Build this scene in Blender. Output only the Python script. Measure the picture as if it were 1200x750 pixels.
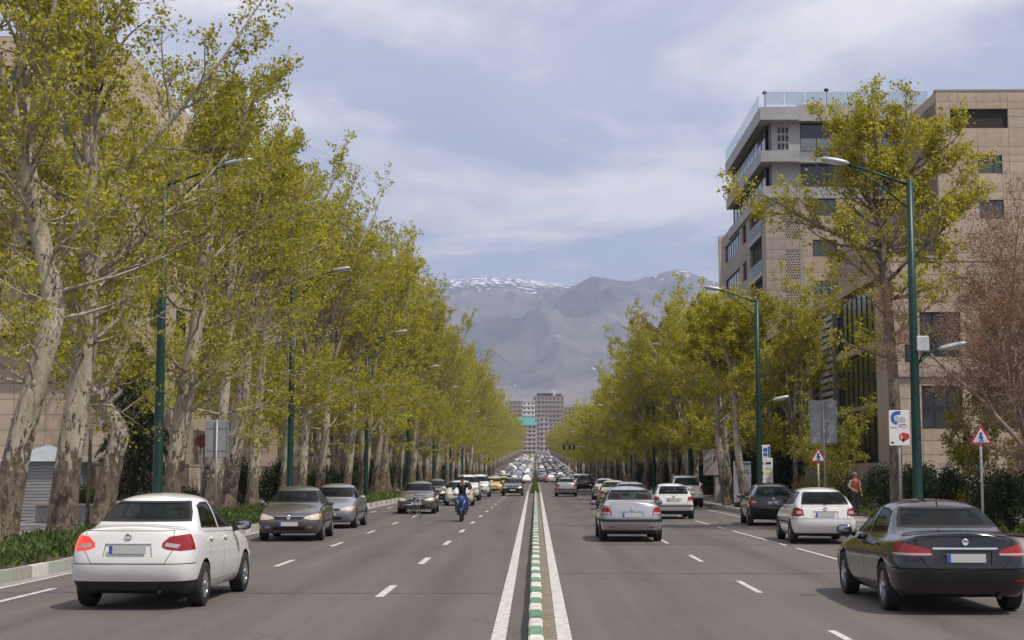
import bpy, bmesh, math, random
import numpy as np
from mathutils import Vector, Matrix

for _o in list(bpy.data.objects):
    bpy.data.objects.remove(_o)
SC = bpy.context.scene
COL = SC.collection
R = math.radians

# ------------------------------------------------------------------ camera
cam_d = bpy.data.cameras.new('camera')
cam = bpy.data.objects.new('camera', cam_d)
COL.objects.link(cam)
cam_d.sensor_width = 36.0
cam_d.lens = 51.9
cam_d.clip_end = 40000
cam.location = (0.0, 0.0, 1.85)
cam.rotation_euler = (R(90 + 5.906), 0.0, R(0.91))
SC.camera = cam

# ------------------------------------------------------------------ light
TO_SUN = Vector((0.50, -0.36, 1.0)).normalized()
SUN_EL = math.asin(TO_SUN.z)
SUN_AZ = math.atan2(TO_SUN.x, TO_SUN.y)          # clockwise from +Y
world = bpy.data.worlds.new('World')
SC.world = world
world.use_nodes = True
wn, wl = world.node_tree.nodes, world.node_tree.links
wn.clear()
w_out = wn.new('ShaderNodeOutputWorld')
w_bg = wn.new('ShaderNodeBackground')
w_bg.inputs['Strength'].default_value = 0.115
sky = wn.new('ShaderNodeTexSky')
sky.sky_type = 'NISHITA'
sky.sun_disc = False
sky.sun_elevation = SUN_EL
sky.sun_rotation = SUN_AZ
sky.altitude = 1400
sky.air_density = 1.0
sky.dust_density = 2.2
sky.ozone_density = 2.0
# thin broken cloud: noise laid on a flat layer overhead, the same in every direction
tc = wn.new('ShaderNodeTexCoord')
sep = wn.new('ShaderNodeSeparateXYZ')
wl.new(tc.outputs['Generated'], sep.inputs[0])
def wmath(op, a, b=None):
    n = wn.new('ShaderNodeMath'); n.operation = op
    for i, v in enumerate((a, b)):
        if v is None: continue
        if isinstance(v, (int, float)): n.inputs[i].default_value = v
        else: wl.new(v, n.inputs[i])
    return n.outputs[0]
zc = wmath('ADD', wmath('MAXIMUM', sep.outputs['Z'], 0.0), 0.10)
comb = wn.new('ShaderNodeCombineXYZ')
wl.new(wmath('DIVIDE', sep.outputs['X'], zc), comb.inputs[0])
wl.new(wmath('DIVIDE', sep.outputs['Y'], zc), comb.inputs[1])
def wnoise(scale, detail, rough, off):
    mp = wn.new('ShaderNodeMapping'); mp.inputs['Location'].default_value = off
    wl.new(comb.outputs[0], mp.inputs['Vector'])
    n = wn.new('ShaderNodeTexNoise'); n.inputs['Scale'].default_value = scale
    n.inputs['Detail'].default_value = detail; n.inputs['Roughness'].default_value = rough
    n.inputs['Distortion'].default_value = 0.3
    wl.new(mp.outputs[0], n.inputs['Vector'])
    return n.outputs[0]
def wramp(src, p0, c0, p1, c1):
    r = wn.new('ShaderNodeValToRGB')
    r.color_ramp.elements[0].position = p0; r.color_ramp.elements[0].color = (c0, c0, c0, 1)
    r.color_ramp.elements[1].position = p1; r.color_ramp.elements[1].color = (c1, c1, c1, 1)
    wl.new(src, r.inputs[0]); return r.outputs[0]
veil = wramp(wnoise(0.55, 6, 0.60, (4.87, 2.687, 0)), 0.32, 0.46, 0.66, 0.92)
puff = wramp(wnoise(1.3, 8, 0.60, (2.687, 4.87, 0)), 0.45, 0.0, 0.62, 1.0)
def wmix(f, a, col):
    m = wn.new('ShaderNodeMix'); m.data_type = 'RGBA'
    wl.new(f, m.inputs[0]); wl.new(a, m.inputs[6]); m.inputs[7].default_value = (*col, 1)
    return m.outputs[2]
c1 = wmix(veil, sky.outputs[0], (6.45, 6.5, 7.75))
c2 = wmix(puff, c1, (9.2, 8.8, 8.95))
wl.new(c2, w_bg.inputs['Color'])
wl.new(w_bg.outputs[0], w_out.inputs['Surface'])

sun_d = bpy.data.lights.new('sun', 'SUN')
sun_d.energy = 4.2
sun_d.angle = R(0.6)
sun_d.color = (1.0, 0.93, 0.82)
sun = bpy.data.objects.new('sun', sun_d)
COL.objects.link(sun)
sun.rotation_euler = TO_SUN.to_track_quat('Z', 'Y').to_euler()
sun.location = TO_SUN * 60

SC.view_settings.view_transform = 'Standard'
SC.view_settings.look = 'None'
SC.view_settings.exposure = 0.0
SC.view_settings.gamma = 1.0
SC.view_settings.use_curve_mapping = False
SC.render.engine = 'CYCLES'
cy = SC.cycles
cy.max_bounces = 6; cy.diffuse_bounces = 3; cy.glossy_bounces = 3
cy.transmission_bounces = 3; cy.transparent_max_bounces = 10; cy.volume_bounces = 0
cy.use_denoising = True
cy.sample_clamp_indirect = 6.0
cy.caustics_reflective = False; cy.caustics_refractive = False
# ------------------------------------------------------------------ helpers
PI = math.pi
def road_z(y):
    """height of the avenue: level to about 270 m, then a steady climb of two in a hundred"""
    t = max(0.0, y - 270.0)
    return 0.00015 * t * t if t < 66 else 0.00015 * 66 * 66 + (t - 66) * 0.0198
_side = bpy.data.scenes.new('workbench')                   # modifiers are worked out in a scene of their own, which stays empty
def evaluated(o):
    """mesh of an unlinked object with its modifiers applied; the object is deleted"""
    _side.collection.objects.link(o)
    with bpy.context.temp_override(scene=_side, view_layer=_side.view_layers[0]):
        dg = bpy.context.evaluated_depsgraph_get(); dg.update()
        me = bpy.data.meshes.new_from_object(o.evaluated_get(dg))
    bpy.data.objects.remove(o)
    return me

def new_mat(name):
    m = bpy.data.materials.new(name); m.use_nodes = True
    nt = m.node_tree
    b = nt.nodes.get('Principled BSDF')
    return m, nt, b
def N(nt, typ, **kw):
    n = nt.nodes.new(typ)
    for k, v in kw.items():
        if k in n.inputs.keys(): n.inputs[k].default_value = v
        else: setattr(n, k, v)
    return n
def plain(name, col, rough=0.6, metal=0.0, coat=0.0, spec=0.5, emit=None, es=0.0):
    m, nt, b = new_mat(name)
    b.inputs['Base Color'].default_value = (*col, 1)
    b.inputs['Roughness'].default_value = rough
    b.inputs['Metallic'].default_value = metal
    b.inputs['Coat Weight'].default_value = coat
    b.inputs['Coat Roughness'].default_value = 0.05
    b.inputs['Specular IOR Level'].default_value = spec
    if emit:
        b.inputs['Emission Color'].default_value = (*emit, 1)
        b.inputs['Emission Strength'].default_value = es
    m.diffuse_color = (*col, 1)
    return m
def noisy(name, cols, scale=5.0, detail=6, rough=0.8, bump=0.0, bscale=None, coord='Object', stretch=(1, 1, 1), pos=(0.3, 0.7),
          rnd=0.0, metal=0.0, spec=0.4, rough2=None, bdist=0.02):
    """noise-mottled material; cols = two or three colours, rnd = brightness spread from object to object"""
    m, nt, b = new_mat(name)
    tcn = N(nt, 'ShaderNodeTexCoord'); mp = N(nt, 'ShaderNodeMapping'); mp.inputs['Scale'].default_value = stretch
    nt.links.new(tcn.outputs[coord], mp.inputs['Vector'])
    nz = N(nt, 'ShaderNodeTexNoise', Scale=scale, Detail=detail, Roughness=0.6)
    nt.links.new(mp.outputs[0], nz.inputs['Vector'])
    rp = N(nt, 'ShaderNodeValToRGB')
    el = rp.color_ramp.elements
    el[0].position = pos[0]; el[0].color = (*cols[0], 1)
    el[1].position = pos[1]; el[1].color = (*cols[-1], 1)
    if len(cols) == 3:
        e = el.new((pos[0] + pos[1]) / 2); e.color = (*cols[1], 1)
    nt.links.new(nz.outputs[0], rp.inputs[0])
    src = rp.outputs[0]
    if rnd:
        oi = N(nt, 'ShaderNodeObjectInfo')
        mr = N(nt, 'ShaderNodeMapRange'); mr.inputs['To Min'].default_value = 1 - rnd; mr.inputs['To Max'].default_value = 1 + rnd
        nt.links.new(oi.outputs['Random'], mr.inputs['Value'])
        hs = N(nt, 'ShaderNodeHueSaturation')
        nt.links.new(mr.outputs[0], hs.inputs['Value']); nt.links.new(src, hs.inputs['Color'])
        src = hs.outputs[0]
    nt.links.new(src, b.inputs['Base Color'])
    b.inputs['Roughness'].default_value = rough; b.inputs['Metallic'].default_value = metal
    b.inputs['Specular IOR Level'].default_value = spec
    if bump:
        n2 = N(nt, 'ShaderNodeTexNoise', Scale=bscale or scale * 4, Detail=5)
        nt.links.new(mp.outputs[0], n2.inputs['Vector'])
        bp = N(nt, 'ShaderNodeBump', Strength=bump, Distance=bdist)
        nt.links.new(n2.outputs[0], bp.inputs['Height']); nt.links.new(bp.outputs[0], b.inputs['Normal'])
    m.diffuse_color = (*cols[-1], 1)
    return m
def leaf_mat(name, dark, light, trans=0.35, rnd=0.12, tint=(1.25, 1.15, 0.6)):
    """leaves: colour varies from leaf to leaf, light passes through"""
    m, nt, b = new_mat(name)
    g = N(nt, 'ShaderNodeNewGeometry')
    mx = N(nt, 'ShaderNodeMix', data_type='RGBA')
    mx.inputs[6].default_value = (*dark, 1); mx.inputs[7].default_value = (*light, 1)
    nt.links.new(g.outputs['Random Per Island'], mx.inputs[0])
    oi = N(nt, 'ShaderNodeObjectInfo')
    mr = N(nt, 'ShaderNodeMapRange'); mr.inputs['To Min'].default_value = 1 - rnd; mr.inputs['To Max'].default_value = 1 + rnd
    nt.links.new(oi.outputs['Random'], mr.inputs['Value'])
    hs = N(nt, 'ShaderNodeHueSaturation')
    nt.links.new(mr.outputs[0], hs.inputs['Value']); nt.links.new(mx.outputs[2], hs.inputs['Color'])
    nt.links.new(hs.outputs[0], b.inputs['Base Color'])
    b.inputs['Roughness'].default_value = 0.55; b.inputs['Specular IOR Level'].default_value = 0.3
    tr = N(nt, 'ShaderNodeBsdfTranslucent')
    tm = N(nt, 'ShaderNodeMix', data_type='RGBA', blend_type='MULTIPLY'); tm.inputs[0].default_value = 1
    nt.links.new(hs.outputs[0], tm.inputs[6]); tm.inputs[7].default_value = (*tint, 1)
    nt.links.new(tm.outputs[2], tr.inputs[0])
    ms = N(nt, 'ShaderNodeMixShader'); ms.inputs[0].default_value = trans
    nt.links.new(b.outputs[0], ms.inputs[1]); nt.links.new(tr.outputs[0], ms.inputs[2])
    out = [n for n in nt.nodes if n.type == 'OUTPUT_MATERIAL'][0]
    nt.links.new(ms.outputs[0], out.inputs['Surface'])
    m.diffuse_color = (*light, 1)
    return m

def link(name, me, parent=None, loc=None):
    o = bpy.data.objects.new(name, me); COL.objects.link(o)
    if parent is not None: o.parent = parent
    if loc is not None: o.location = loc
    return o
def tag(o, label=None, cat=None, group=None, kind=None):
    if label: o['label'] = label
    if cat: o['category'] = cat
    if group: o['group'] = group
    if kind: o['kind'] = kind
    return o
def thing(name, label, cat, loc=(0, 0, 0), rz=0.0, group=None):
    o = bpy.data.objects.new(name, None); COL.objects.link(o)
    o.empty_display_size = 0.3
    o.location = loc; o.rotation_euler = (0, 0, rz)
    return tag(o, label, cat, group)
def sub_empty(name, parent, loc=(0, 0, 0)):
    o = bpy.data.objects.new(name, None); COL.objects.link(o); o.parent = parent; o.location = loc
    return o
_kids = {}
def kids(o):
    """children of a model, looked up once (obj.children walks every object each time)"""
    if o.name not in _kids:
        for q in [o] + list(o.children_recursive): _kids[q.name] = []
        for q in o.children_recursive: _kids[q.parent.name].append(q)
    return _kids[o.name]
def copy_tree(o, parent=None, made=None):
    c = o.copy(); COL.objects.link(c); c.parent = parent
    if made is not None: made.append(c)
    for ch in kids(o): copy_tree(ch, c, made)
    return c
def np_mesh(name, V, F, mats=(), smooth=False, mi=None):
    """mesh from numpy arrays, all faces with the same number of corners"""
    V = np.asarray(V, np.float32); F = np.asarray(F, np.int32)
    me = bpy.data.meshes.new(name)
    k = F.shape[1]; n = F.shape[0]
    me.vertices.add(len(V)); me.vertices.foreach_set('co', V.ravel())
    me.loops.add(n * k); me.loops.foreach_set('vertex_index', F.ravel())
    me.polygons.add(n)
    me.polygons.foreach_set('loop_start', np.arange(0, n * k, k, dtype=np.int32))
    if smooth: me.polygons.foreach_set('use_smooth', np.ones(n, bool))
    for m in mats: me.materials.append(m)
    if mi is not None: me.polygons.foreach_set('material_index', np.asarray(mi, np.int32))
    me.update(calc_edges=True); me.validate()
    return me

class MB:
    """collects faces of one mesh"""
    def __init__(s): s.v = []; s.f = []; s.m = []; s.sm = []; s.mi = 0; s.smooth = False
    def add(s, vs, fs, sm=None):
        n = len(s.v); s.v.extend([tuple(p) for p in vs])
        for f in fs:
            s.f.append(tuple(i + n for i in f)); s.m.append(s.mi); s.sm.append(s.smooth if sm is None else sm)
        return s
    def box(s, c, d, rz=0.0, rot=None, taper=1.0):
        x, y, z = d[0] / 2, d[1] / 2, d[2] / 2
        P = [(-x, -y, -z), (x, -y, -z), (x, y, -z), (-x, y, -z),
             (-x * taper, -y * taper, z), (x * taper, -y * taper, z), (x * taper, y * taper, z), (-x * taper, y * taper, z)]
        M = rot if rot is not None else Matrix.Rotation(rz, 3, 'Z')
        C = Vector(c)
        return s.add([C + M @ Vector(p) for p in P], [(0, 3, 2, 1), (4, 5, 6, 7), (0, 1, 5, 4), (1, 2, 6, 5), (2, 3, 7, 6), (3, 0, 4, 7)], False)
    def bx(s, x0, x1, y0, y1, z0, z1):
        return s.box(((x0 + x1) / 2, (y0 + y1) / 2, (z0 + z1) / 2), (x1 - x0, y1 - y0, z1 - z0))
    def tube(s, pts, rad, n=8, cap=True):
        pts = [Vector(p) for p in pts]
        if isinstance(rad, (int, float)): rad = [rad] * len(pts)
        rings = []; up = None
        for i, p in enumerate(pts):
            t = (pts[min(i + 1, len(pts) - 1)] - pts[max(i - 1, 0)]).normalized()
            if up is None:
                a = Vector((0, 0, 1)) if abs(t.z) < 0.9 else Vector((1, 0, 0))
                u = t.cross(a).normalized()
            else:
                u = (up - t * up.dot(t)).normalized()
            up = u; w = t.cross(u)
            rings.append([p + (u * math.cos(2 * PI * k / n) + w * math.sin(2 * PI * k / n)) * rad[i] for k in range(n)])
        V = [q for r in rings for q in r]; F = []
        for i in range(len(pts) - 1):
            for k in range(n):
                F.append((i * n + k, i * n + (k + 1) % n, (i + 1) * n + (k + 1) % n, (i + 1) * n + k))
        s.add(V, F, True)
        if cap:
            b = len(s.v) - len(V)
            s.f.append(tuple(b + k for k in reversed(range(n)))); s.m.append(s.mi); s.sm.append(False)
            s.f.append(tuple(b + (len(pts) - 1) * n + k for k in range(n))); s.m.append(s.mi); s.sm.append(False)
        return s
    def lathe(s, prof, axis='Z', c=(0, 0, 0), n=24, close=False):
        """prof = [(radius, height along the axis)]"""
        C = Vector(c); V = []; F = []
        for r, h in prof:
            for k in range(n):
                a = 2 * PI * k / n
                if axis == 'Z': p = (r * math.cos(a), r * math.sin(a), h)
                elif axis == 'Y': p = (r * math.cos(a), h, -r * math.sin(a))
                else: p = (h, r * math.cos(a), r * math.sin(a))
                V.append(C + Vector(p))
        m = len(prof)
        for i in range(m if close else m - 1):
            j = (i + 1) % m
            for k in range(n):
                F.append((i * n + k, i * n + (k + 1) % n, j * n + (k + 1) % n, j * n + k))
        return s.add(V, F, True)
    def prism(s, poly, a, b, axis='Y'):
        """polygon (two coordinates) pushed from a to b along axis"""
        def P(u, v, w):
            return (u, w, v) if axis == 'Y' else ((w, u, v) if axis == 'X' else (u, v, w))
        n = len(poly)
        V = [P(u, v, a) for u, v in poly] + [P(u, v, b) for u, v in poly]
        F = [tuple(range(n)), tuple(range(2 * n - 1, n - 1, -1))] + [(i, i + n, (i + 1) % n + n, (i + 1) % n) for i in range(n)]
        return s.add(V, F, False)
    def ell(s, c, d, n=14, m=9, e=1.0, rot=None):
        """ellipsoid, e < 1 makes it boxier; d = half sizes"""
        sg = lambda x: math.copysign(abs(x) ** e, x)
        V = []; F = []
        for i in range(m + 1):
            th = PI * i / m - PI / 2
            for k in range(n):
                ph = 2 * PI * k / n
                V.append(Vector((d[0] * sg(math.cos(th)) * sg(math.cos(ph)), d[1] * sg(math.cos(th)) * sg(math.sin(ph)), d[2] * sg(math.sin(th)))))
        for i in range(m):
            for k in range(n):
                F.append((i * n + k, i * n + (k + 1) % n, (i + 1) * n + (k + 1) % n, (i + 1) * n + k))
        C = Vector(c)
        return s.add([C + (rot @ p if rot is not None else p) for p in V], F, True)
    def mesh(s, name, mats, weld=False):
        me = bpy.data.meshes.new(name)
        me.from_pydata(s.v, [], s.f)
        if not isinstance(mats, (list, tuple)): mats = [mats]
        for m in mats: me.materials.append(m)
        me.polygons.foreach_set('material_index', s.m)
        me.polygons.foreach_set('use_smooth', s.sm)
        bm = bmesh.new(); bm.from_mesh(me)
        if weld: bmesh.ops.remove_doubles(bm, verts=bm.verts, dist=1e-5)
        bmesh.ops.recalc_face_normals(bm, faces=bm.faces)
        bm.to_mesh(me); bm.free()
        return me
    def build(s, name, mats, parent=None, loc=None):
        return link(name, s.mesh(name, mats), parent, loc)
    def bevel(s, name, mats, width=0.01, seg=2, parent=None, loc=None, angle=40):
        me = s.mesh(name, mats)
        bm = bmesh.new(); bm.from_mesh(me)
        ed = [e for e in bm.edges if len(e.link_faces) == 2 and e.calc_face_angle(0) > R(angle)]
        bmesh.ops.bevel(bm, geom=ed, offset=width, segments=seg, affect='EDGES', profile=0.5)
        bm.to_mesh(me); bm.free()
        return link(name, me, parent, loc)

_unit = {}
def unit_box(mat):
    if mat.name not in _unit:
        b = MB(); b.box((0, 0, 0), (1, 1, 1)); _unit[mat.name] = b.mesh('piece', mat)
    return _unit[mat.name]
def piece(name, mat, parent, c, d, rz=0.0):
    """box piece that shares one mesh with all pieces of its material"""
    o = link(name, unit_box(mat), parent, c); o.scale = d
    if rz: o.rotation_euler = (0, 0, rz)
    return o
# ------------------------------------------------------------------ setting: ground, avenue, kerbs, mountains
def asphalt_mat():
    m, nt, b = new_mat('asphalt')
    tcn = N(nt, 'ShaderNodeTexCoord')
    def nz(scale, detail, st, rough=.6):
        mp = N(nt, 'ShaderNodeMapping'); mp.inputs['Scale'].default_value = st; nt.links.new(tcn.outputs['Object'], mp.inputs['Vector'])
        n = N(nt, 'ShaderNodeTexNoise', Scale=scale, Detail=detail, Roughness=rough); nt.links.new(mp.outputs[0], n.inputs['Vector']); return n.outputs[0]
    streak = nz(1.1, 4, (1.4, .035, 1)); blot = nz(.35, 6, (1, .35, 1)); grain = nz(38, 3, (1, 1, 1), .8); grain2 = nz(9, 4, (1, .6, 1), .7)
    def mth(op, a, b_):
        n = N(nt, 'ShaderNodeMath', operation=op)
        for i, v in enumerate((a, b_)):
            if isinstance(v, (int, float)): n.inputs[i].default_value = v
            else: nt.links.new(v, n.inputs[i])
        return n.outputs[0]
    s = mth('ADD', mth('MULTIPLY', streak, .45), mth('MULTIPLY', blot, .30))
    s = mth('ADD', s, mth('MULTIPLY', grain2, .22)); s = mth('ADD', s, mth('MULTIPLY', grain, .36))
    # oil-dark strip down the middle of each lane, fading in and out along the road
    sx_ = N(nt, 'ShaderNodeSeparateXYZ'); nt.links.new(tcn.outputs['Object'], sx_.inputs[0])
    oil = None
    for cx in (-1.45, -3.75, -6.45, 1.95, 5.0):
        d_ = mth('ABSOLUTE', mth('SUBTRACT', mth('ADD', sx_.outputs['X'], mth('MULTIPLY', mth('SUBTRACT', blot, .5), .6)), cx), 0.0)
        k_ = mth('MAXIMUM', mth('SUBTRACT', 1.0, mth('DIVIDE', d_, .55)), 0.0)
        oil = k_ if oil is None else mth('MAXIMUM', oil, k_)
    s = mth('SUBTRACT', s, mth('MULTIPLY', mth('MULTIPLY', oil, nz(.9, 5, (1, .12, 1))), .16))
    r = N(nt, 'ShaderNodeValToRGB'); e = r.color_ramp.elements
    e[0].position = .40; e[0].color = (.070, .060, .055, 1); e[1].position = .88; e[1].color = (.165, .142, .130, 1)
    nt.links.new(s, r.inputs[0])
    # hairline cracks and old paving joints
    mpv = N(nt, 'ShaderNodeMapping'); mpv.inputs['Scale'].default_value = (.16, .11, 1)
    nd = N(nt, 'ShaderNodeTexNoise', Scale=.8, Detail=4); nt.links.new(tcn.outputs['Object'], nd.inputs['Vector'])
    dm = N(nt, 'ShaderNodeMix', data_type='RGBA', blend_type='LINEAR_LIGHT'); dm.inputs[0].default_value = .35
    nt.links.new(tcn.outputs['Object'], dm.inputs[6]); nt.links.new(nd.outputs['Color'], dm.inputs[7]); nt.links.new(dm.outputs[2], mpv.inputs['Vector'])
    vo = N(nt, 'ShaderNodeTexVoronoi', Scale=1.0, feature='DISTANCE_TO_EDGE'); nt.links.new(mpv.outputs[0], vo.inputs['Vector'])
    cr = mth('MULTIPLY', mth('LESS_THAN', vo.outputs['Distance'], .0022), .45)
    mx = N(nt, 'ShaderNodeMix', data_type='RGBA'); nt.links.new(cr, mx.inputs[0]); nt.links.new(r.outputs[0], mx.inputs[6]); mx.inputs[7].default_value = (.03, .028, .026, 1)
    nt.links.new(mx.outputs[2], b.inputs['Base Color'])
    b.inputs['Roughness'].default_value = .82; b.inputs['Specular IOR Level'].default_value = .3
    bp = N(nt, 'ShaderNodeBump', Strength=.35, Distance=.006); nt.links.new(grain, bp.inputs['Height']); nt.links.new(bp.outputs[0], b.inputs['Normal'])
    return m
M_ASPH = asphalt_mat()
M_GROUND = noisy('dusty_ground', [(.10, .085, .065), (.19, .165, .13)], .4, 8, .95, .3, 6)
M_PAVE = noisy('paving', [(.20, .19, .175), (.33, .31, .285)], 3, 6, .9, .2, 20)
M_PAINTW = noisy('road_paint', [(.17, .155, .14), (.44, .42, .39), (.55, .53, .49)], 9, 8, .75, pos=(.30, .55))
M_SOIL = noisy('soil', [(.05, .038, .026), (.11, .085, .06)], 6, 6, .95, .5, 20)
M_CONC = noisy('concrete', [(.20, .19, .175), (.36, .34, .31)], 4, 6, .9, .25, 30)
M_KW = noisy('kerb_white', [(.30, .27, .23), (.52, .49, .44), (.60, .57, .52)], 7, 6, .85, .3, 40, pos=(.25, .55), rnd=.10)
M_KG = noisy('kerb_green', [(.22, .22, .18), (.14, .24, .15), (.11, .215, .125)], 7, 6, .85, .3, 40, pos=(.25, .55), rnd=.12)
M_KF = noisy('kerb_faded_green', [(.30, .28, .24), (.36, .37, .32), (.33, .36, .30)], 7, 6, .85, .3, 40, pos=(.25, .55), rnd=.10)
M_KP = noisy('kerb_stone', [(.24, .22, .19), (.42, .39, .34)], 6, 6, .9, .3, 40, rnd=.12)
M_SAND = noisy('gutter_dust', [(.14, .115, .085), (.26, .22, .165)], 9, 5, .95)

def grid(xs, ys, zf):
    V = np.array([(x, y, zf(x, y)) for y in ys for x in xs], np.float32)
    nx = len(xs); F = []
    for j in range(len(ys) - 1):
        for i in range(nx - 1):
            F.append((j * nx + i, j * nx + i + 1, (j + 1) * nx + i + 1, (j + 1) * nx + i))
    return V, np.array(F)
YS = [-2400, -1200, -400, -100] + list(range(-40, 240, 20)) + list(range(240, 900, 10)) + list(range(900, 1500, 50)) + list(range(1500, 9600, 300))
V, F = grid([-5500, -2500, -800, -200, -60, -20, 0, 20, 60, 200, 800, 2500, 5500], YS, lambda x, y: road_z(y) - .05)
tag(link('ground', np_mesh('ground', V, F, [M_GROUND])), kind='structure')
YR = [y for y in YS if -401 < y <= 1300]
def strip(name, mat, x0, x1, z, y0, y1, kind='structure', parent=None):
    ys = sorted({y0, y1} | {y for y in YR if y0 < y < y1})
    V, F = grid([x0, x1], ys, lambda x, y: road_z(y) + z)
    o = link(name, np_mesh(name, V, F, [mat]), parent)
    return tag(o, kind=kind) if parent is None else o
XL, XR = -8.93, 9.32                                       # kerb faces
road = strip('road', M_ASPH, XL, XR, 0.0, -400, 1300)
strip('gutter', M_CONC, XL, XL + .24, .004, -400, 240)
strip('planting_bed', M_SOIL, XL - 3.0, XL - .14, .17, -400, 1300)
strip('left_pavement', M_PAVE, XL - 9.0, XL - 3.0, .16, -400, 1300)
strip('right_pavement', M_PAVE, XR + .14, XR + 3.6, .14, -400, 1300)
strip('right_bed', M_SOIL, XR + 3.6, XR + 6.5, .16, -400, 1300)
# painted lines: long edge lines beside the median (they drift apart), lane dashes, bay lines
def line_mesh(name, pts, w, z=.006):
    V = []; F = []
    for i, (x, y) in enumerate(pts):
        V += [(x - w / 2, y, road_z(y) + z), (x + w / 2, y, road_z(y) + z)]
        if i: F.append((2 * i - 2, 2 * i - 1, 2 * i + 1, 2 * i))
    return link(name, np_mesh(name, V, F, [M_PAINTW]), road)
ly = [8, 30, 60, 90, 136, 200, 250, 300, 360, 420, 500, 600, 700]
line_mesh('edge_line', [(-.405 - .0026 * max(0, y - 16.7) if y < 136 else -.72, y) for y in ly], .165)
line_mesh('edge_line', [(.315 + .0012 * max(0, y - 16.7) if y < 136 else .46, y) for y in ly], .165)
for x0, w, y0, y1, ln in ((-2.34, .13, 22.3, 300, 2.3), (-5.15, .12, 21.5, 300, 2.2), (-7.72, .12, 21.3, 260, 2.6), (3.47, .10, 15.2, 300, 2.5)):
    y = y0
    while y < y1:
        if not (x0 > 0 and False): line_mesh('lane_dash', [(x0, y), (x0, y + ln)], w)
        y += 8.0
line_mesh('bay_line', [(-8.60, 12), (-8.62, 60), (-8.62, 140)], .11)
for a, c in ((32.0, 36.8), (38.2, 47.6), (49.4, 51.2), (53.5, 57.5), (60, 64), (67, 73), (76, 82), (86, 93), (97, 110)):
    line_mesh('bay_line', [(6.47 - .012 * (a - 32), a), (6.47 - .012 * (c - 32), c)], .10)
line_mesh('bay_line', [(8.62, 62), (8.55, 110)], .10)
# tar-filled paving joints across the carriageways
for (xa, xb, y, w) in ((.2, 9.0, 27.6, .022), (-8.5, -.6, 23.0, .016), (.9, 8.8, 62.0, .05), (.9, 8.8, 38.6, .03), (-8.4, -.7, 47.0, .03)):
    n = 24; rj = random.Random(int(y * 10))
    V = []; F = []
    for i in range(n + 1):
        x = xa + (xb - xa) * i / n; yy = y + rj.uniform(-.03, .03); ww = w * rj.uniform(.6, 1.4)
        V += [(x, yy - ww, .005), (x, yy + ww, .005)]
        if i: F.append((2 * i - 2, 2 * i, 2 * i + 1, 2 * i - 1))
    link('tar_joint', np_mesh('tar_joint', V, F, [plain('tar', (.03, .028, .027), .7)]), road)
strip('median_dust', M_SAND, .07, .235, .003, -20, 140)
# kerbs, stone by stone
def kerb_block(name, mats, w, h, L):
    out = []
    for m in mats:
        b = MB(); b.box((0, 0, h / 2 - .06), (w, L - .018, h + .12), taper=.985)
        me = b.mesh(name, m); bm = bmesh.new(); bm.from_mesh(me)
        bmesh.ops.bevel(bm, geom=[e for e in bm.edges if min(v.co.z for v in e.verts) > h * .5], offset=.016, segments=2, affect='EDGES'); bm.to_mesh(me); bm.free()
        for p in me.polygons: p.use_smooth = False
        out.append(me)
    return out
def kerb_run(name, x, y0, y1, w, h, mats, L=.92, wander=.004, phase=0, parts_to=None):
    k = link(name, None) ; tag(k, kind='structure')
    blocks = kerb_block('kerb_stone', mats, w, h, L); rk = random.Random(int(x * 100) + 5)
    y = y0; i = phase; end = parts_to or y1
    while y < end:
        o = link('kerb_stone', blocks[i % len(blocks)], k, (x + rk.uniform(-wander, wander), y + L / 2, road_z(y) + rk.uniform(-.006, .006)))
        o.rotation_euler = (0, 0, rk.uniform(-.006, .006)); y += L; i += 1
    if end < y1:
        b = MB()
        while y < y1:
            z = road_z(y); b.bx(x - w / 2, x + w / 2, y, y + 9.98, z - .1, z + h); y += 10
        o = b.build('kerb_far_run', mats[0] if len(mats) == 1 else M_KP, k); o['kind'] = 'stuff'
    return k
kerb_run('median_kerb', 0.0, 11.6, 138, .155, .21, [M_KG, M_KW])
kerb_run('left_kerb', XL - .075, 4.28, 900, .15, .21, [M_KW, M_KF, M_KP], parts_to=120)
kerb_run('right_kerb', XR + .075, 4.28, 900, .15, .20, [M_KP], parts_to=120)
# beyond 138 m the median is a narrow grass island between low kerbs
V, F = grid([-.52, 0, .30], [138] + [y for y in YR if 138 < y <= 900], lambda x, y: road_z(y) + .15)
tag(link('median_island', np_mesh('median_island', V, F, [M_SOIL])), kind='structure')
kerb_run('island_kerb_left', -.57, 138, 880, .10, .18, [M_KP], parts_to=138.1); kerb_run('island_kerb_right', .35, 138, 880, .10, .18, [M_KP], parts_to=138.1)

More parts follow.
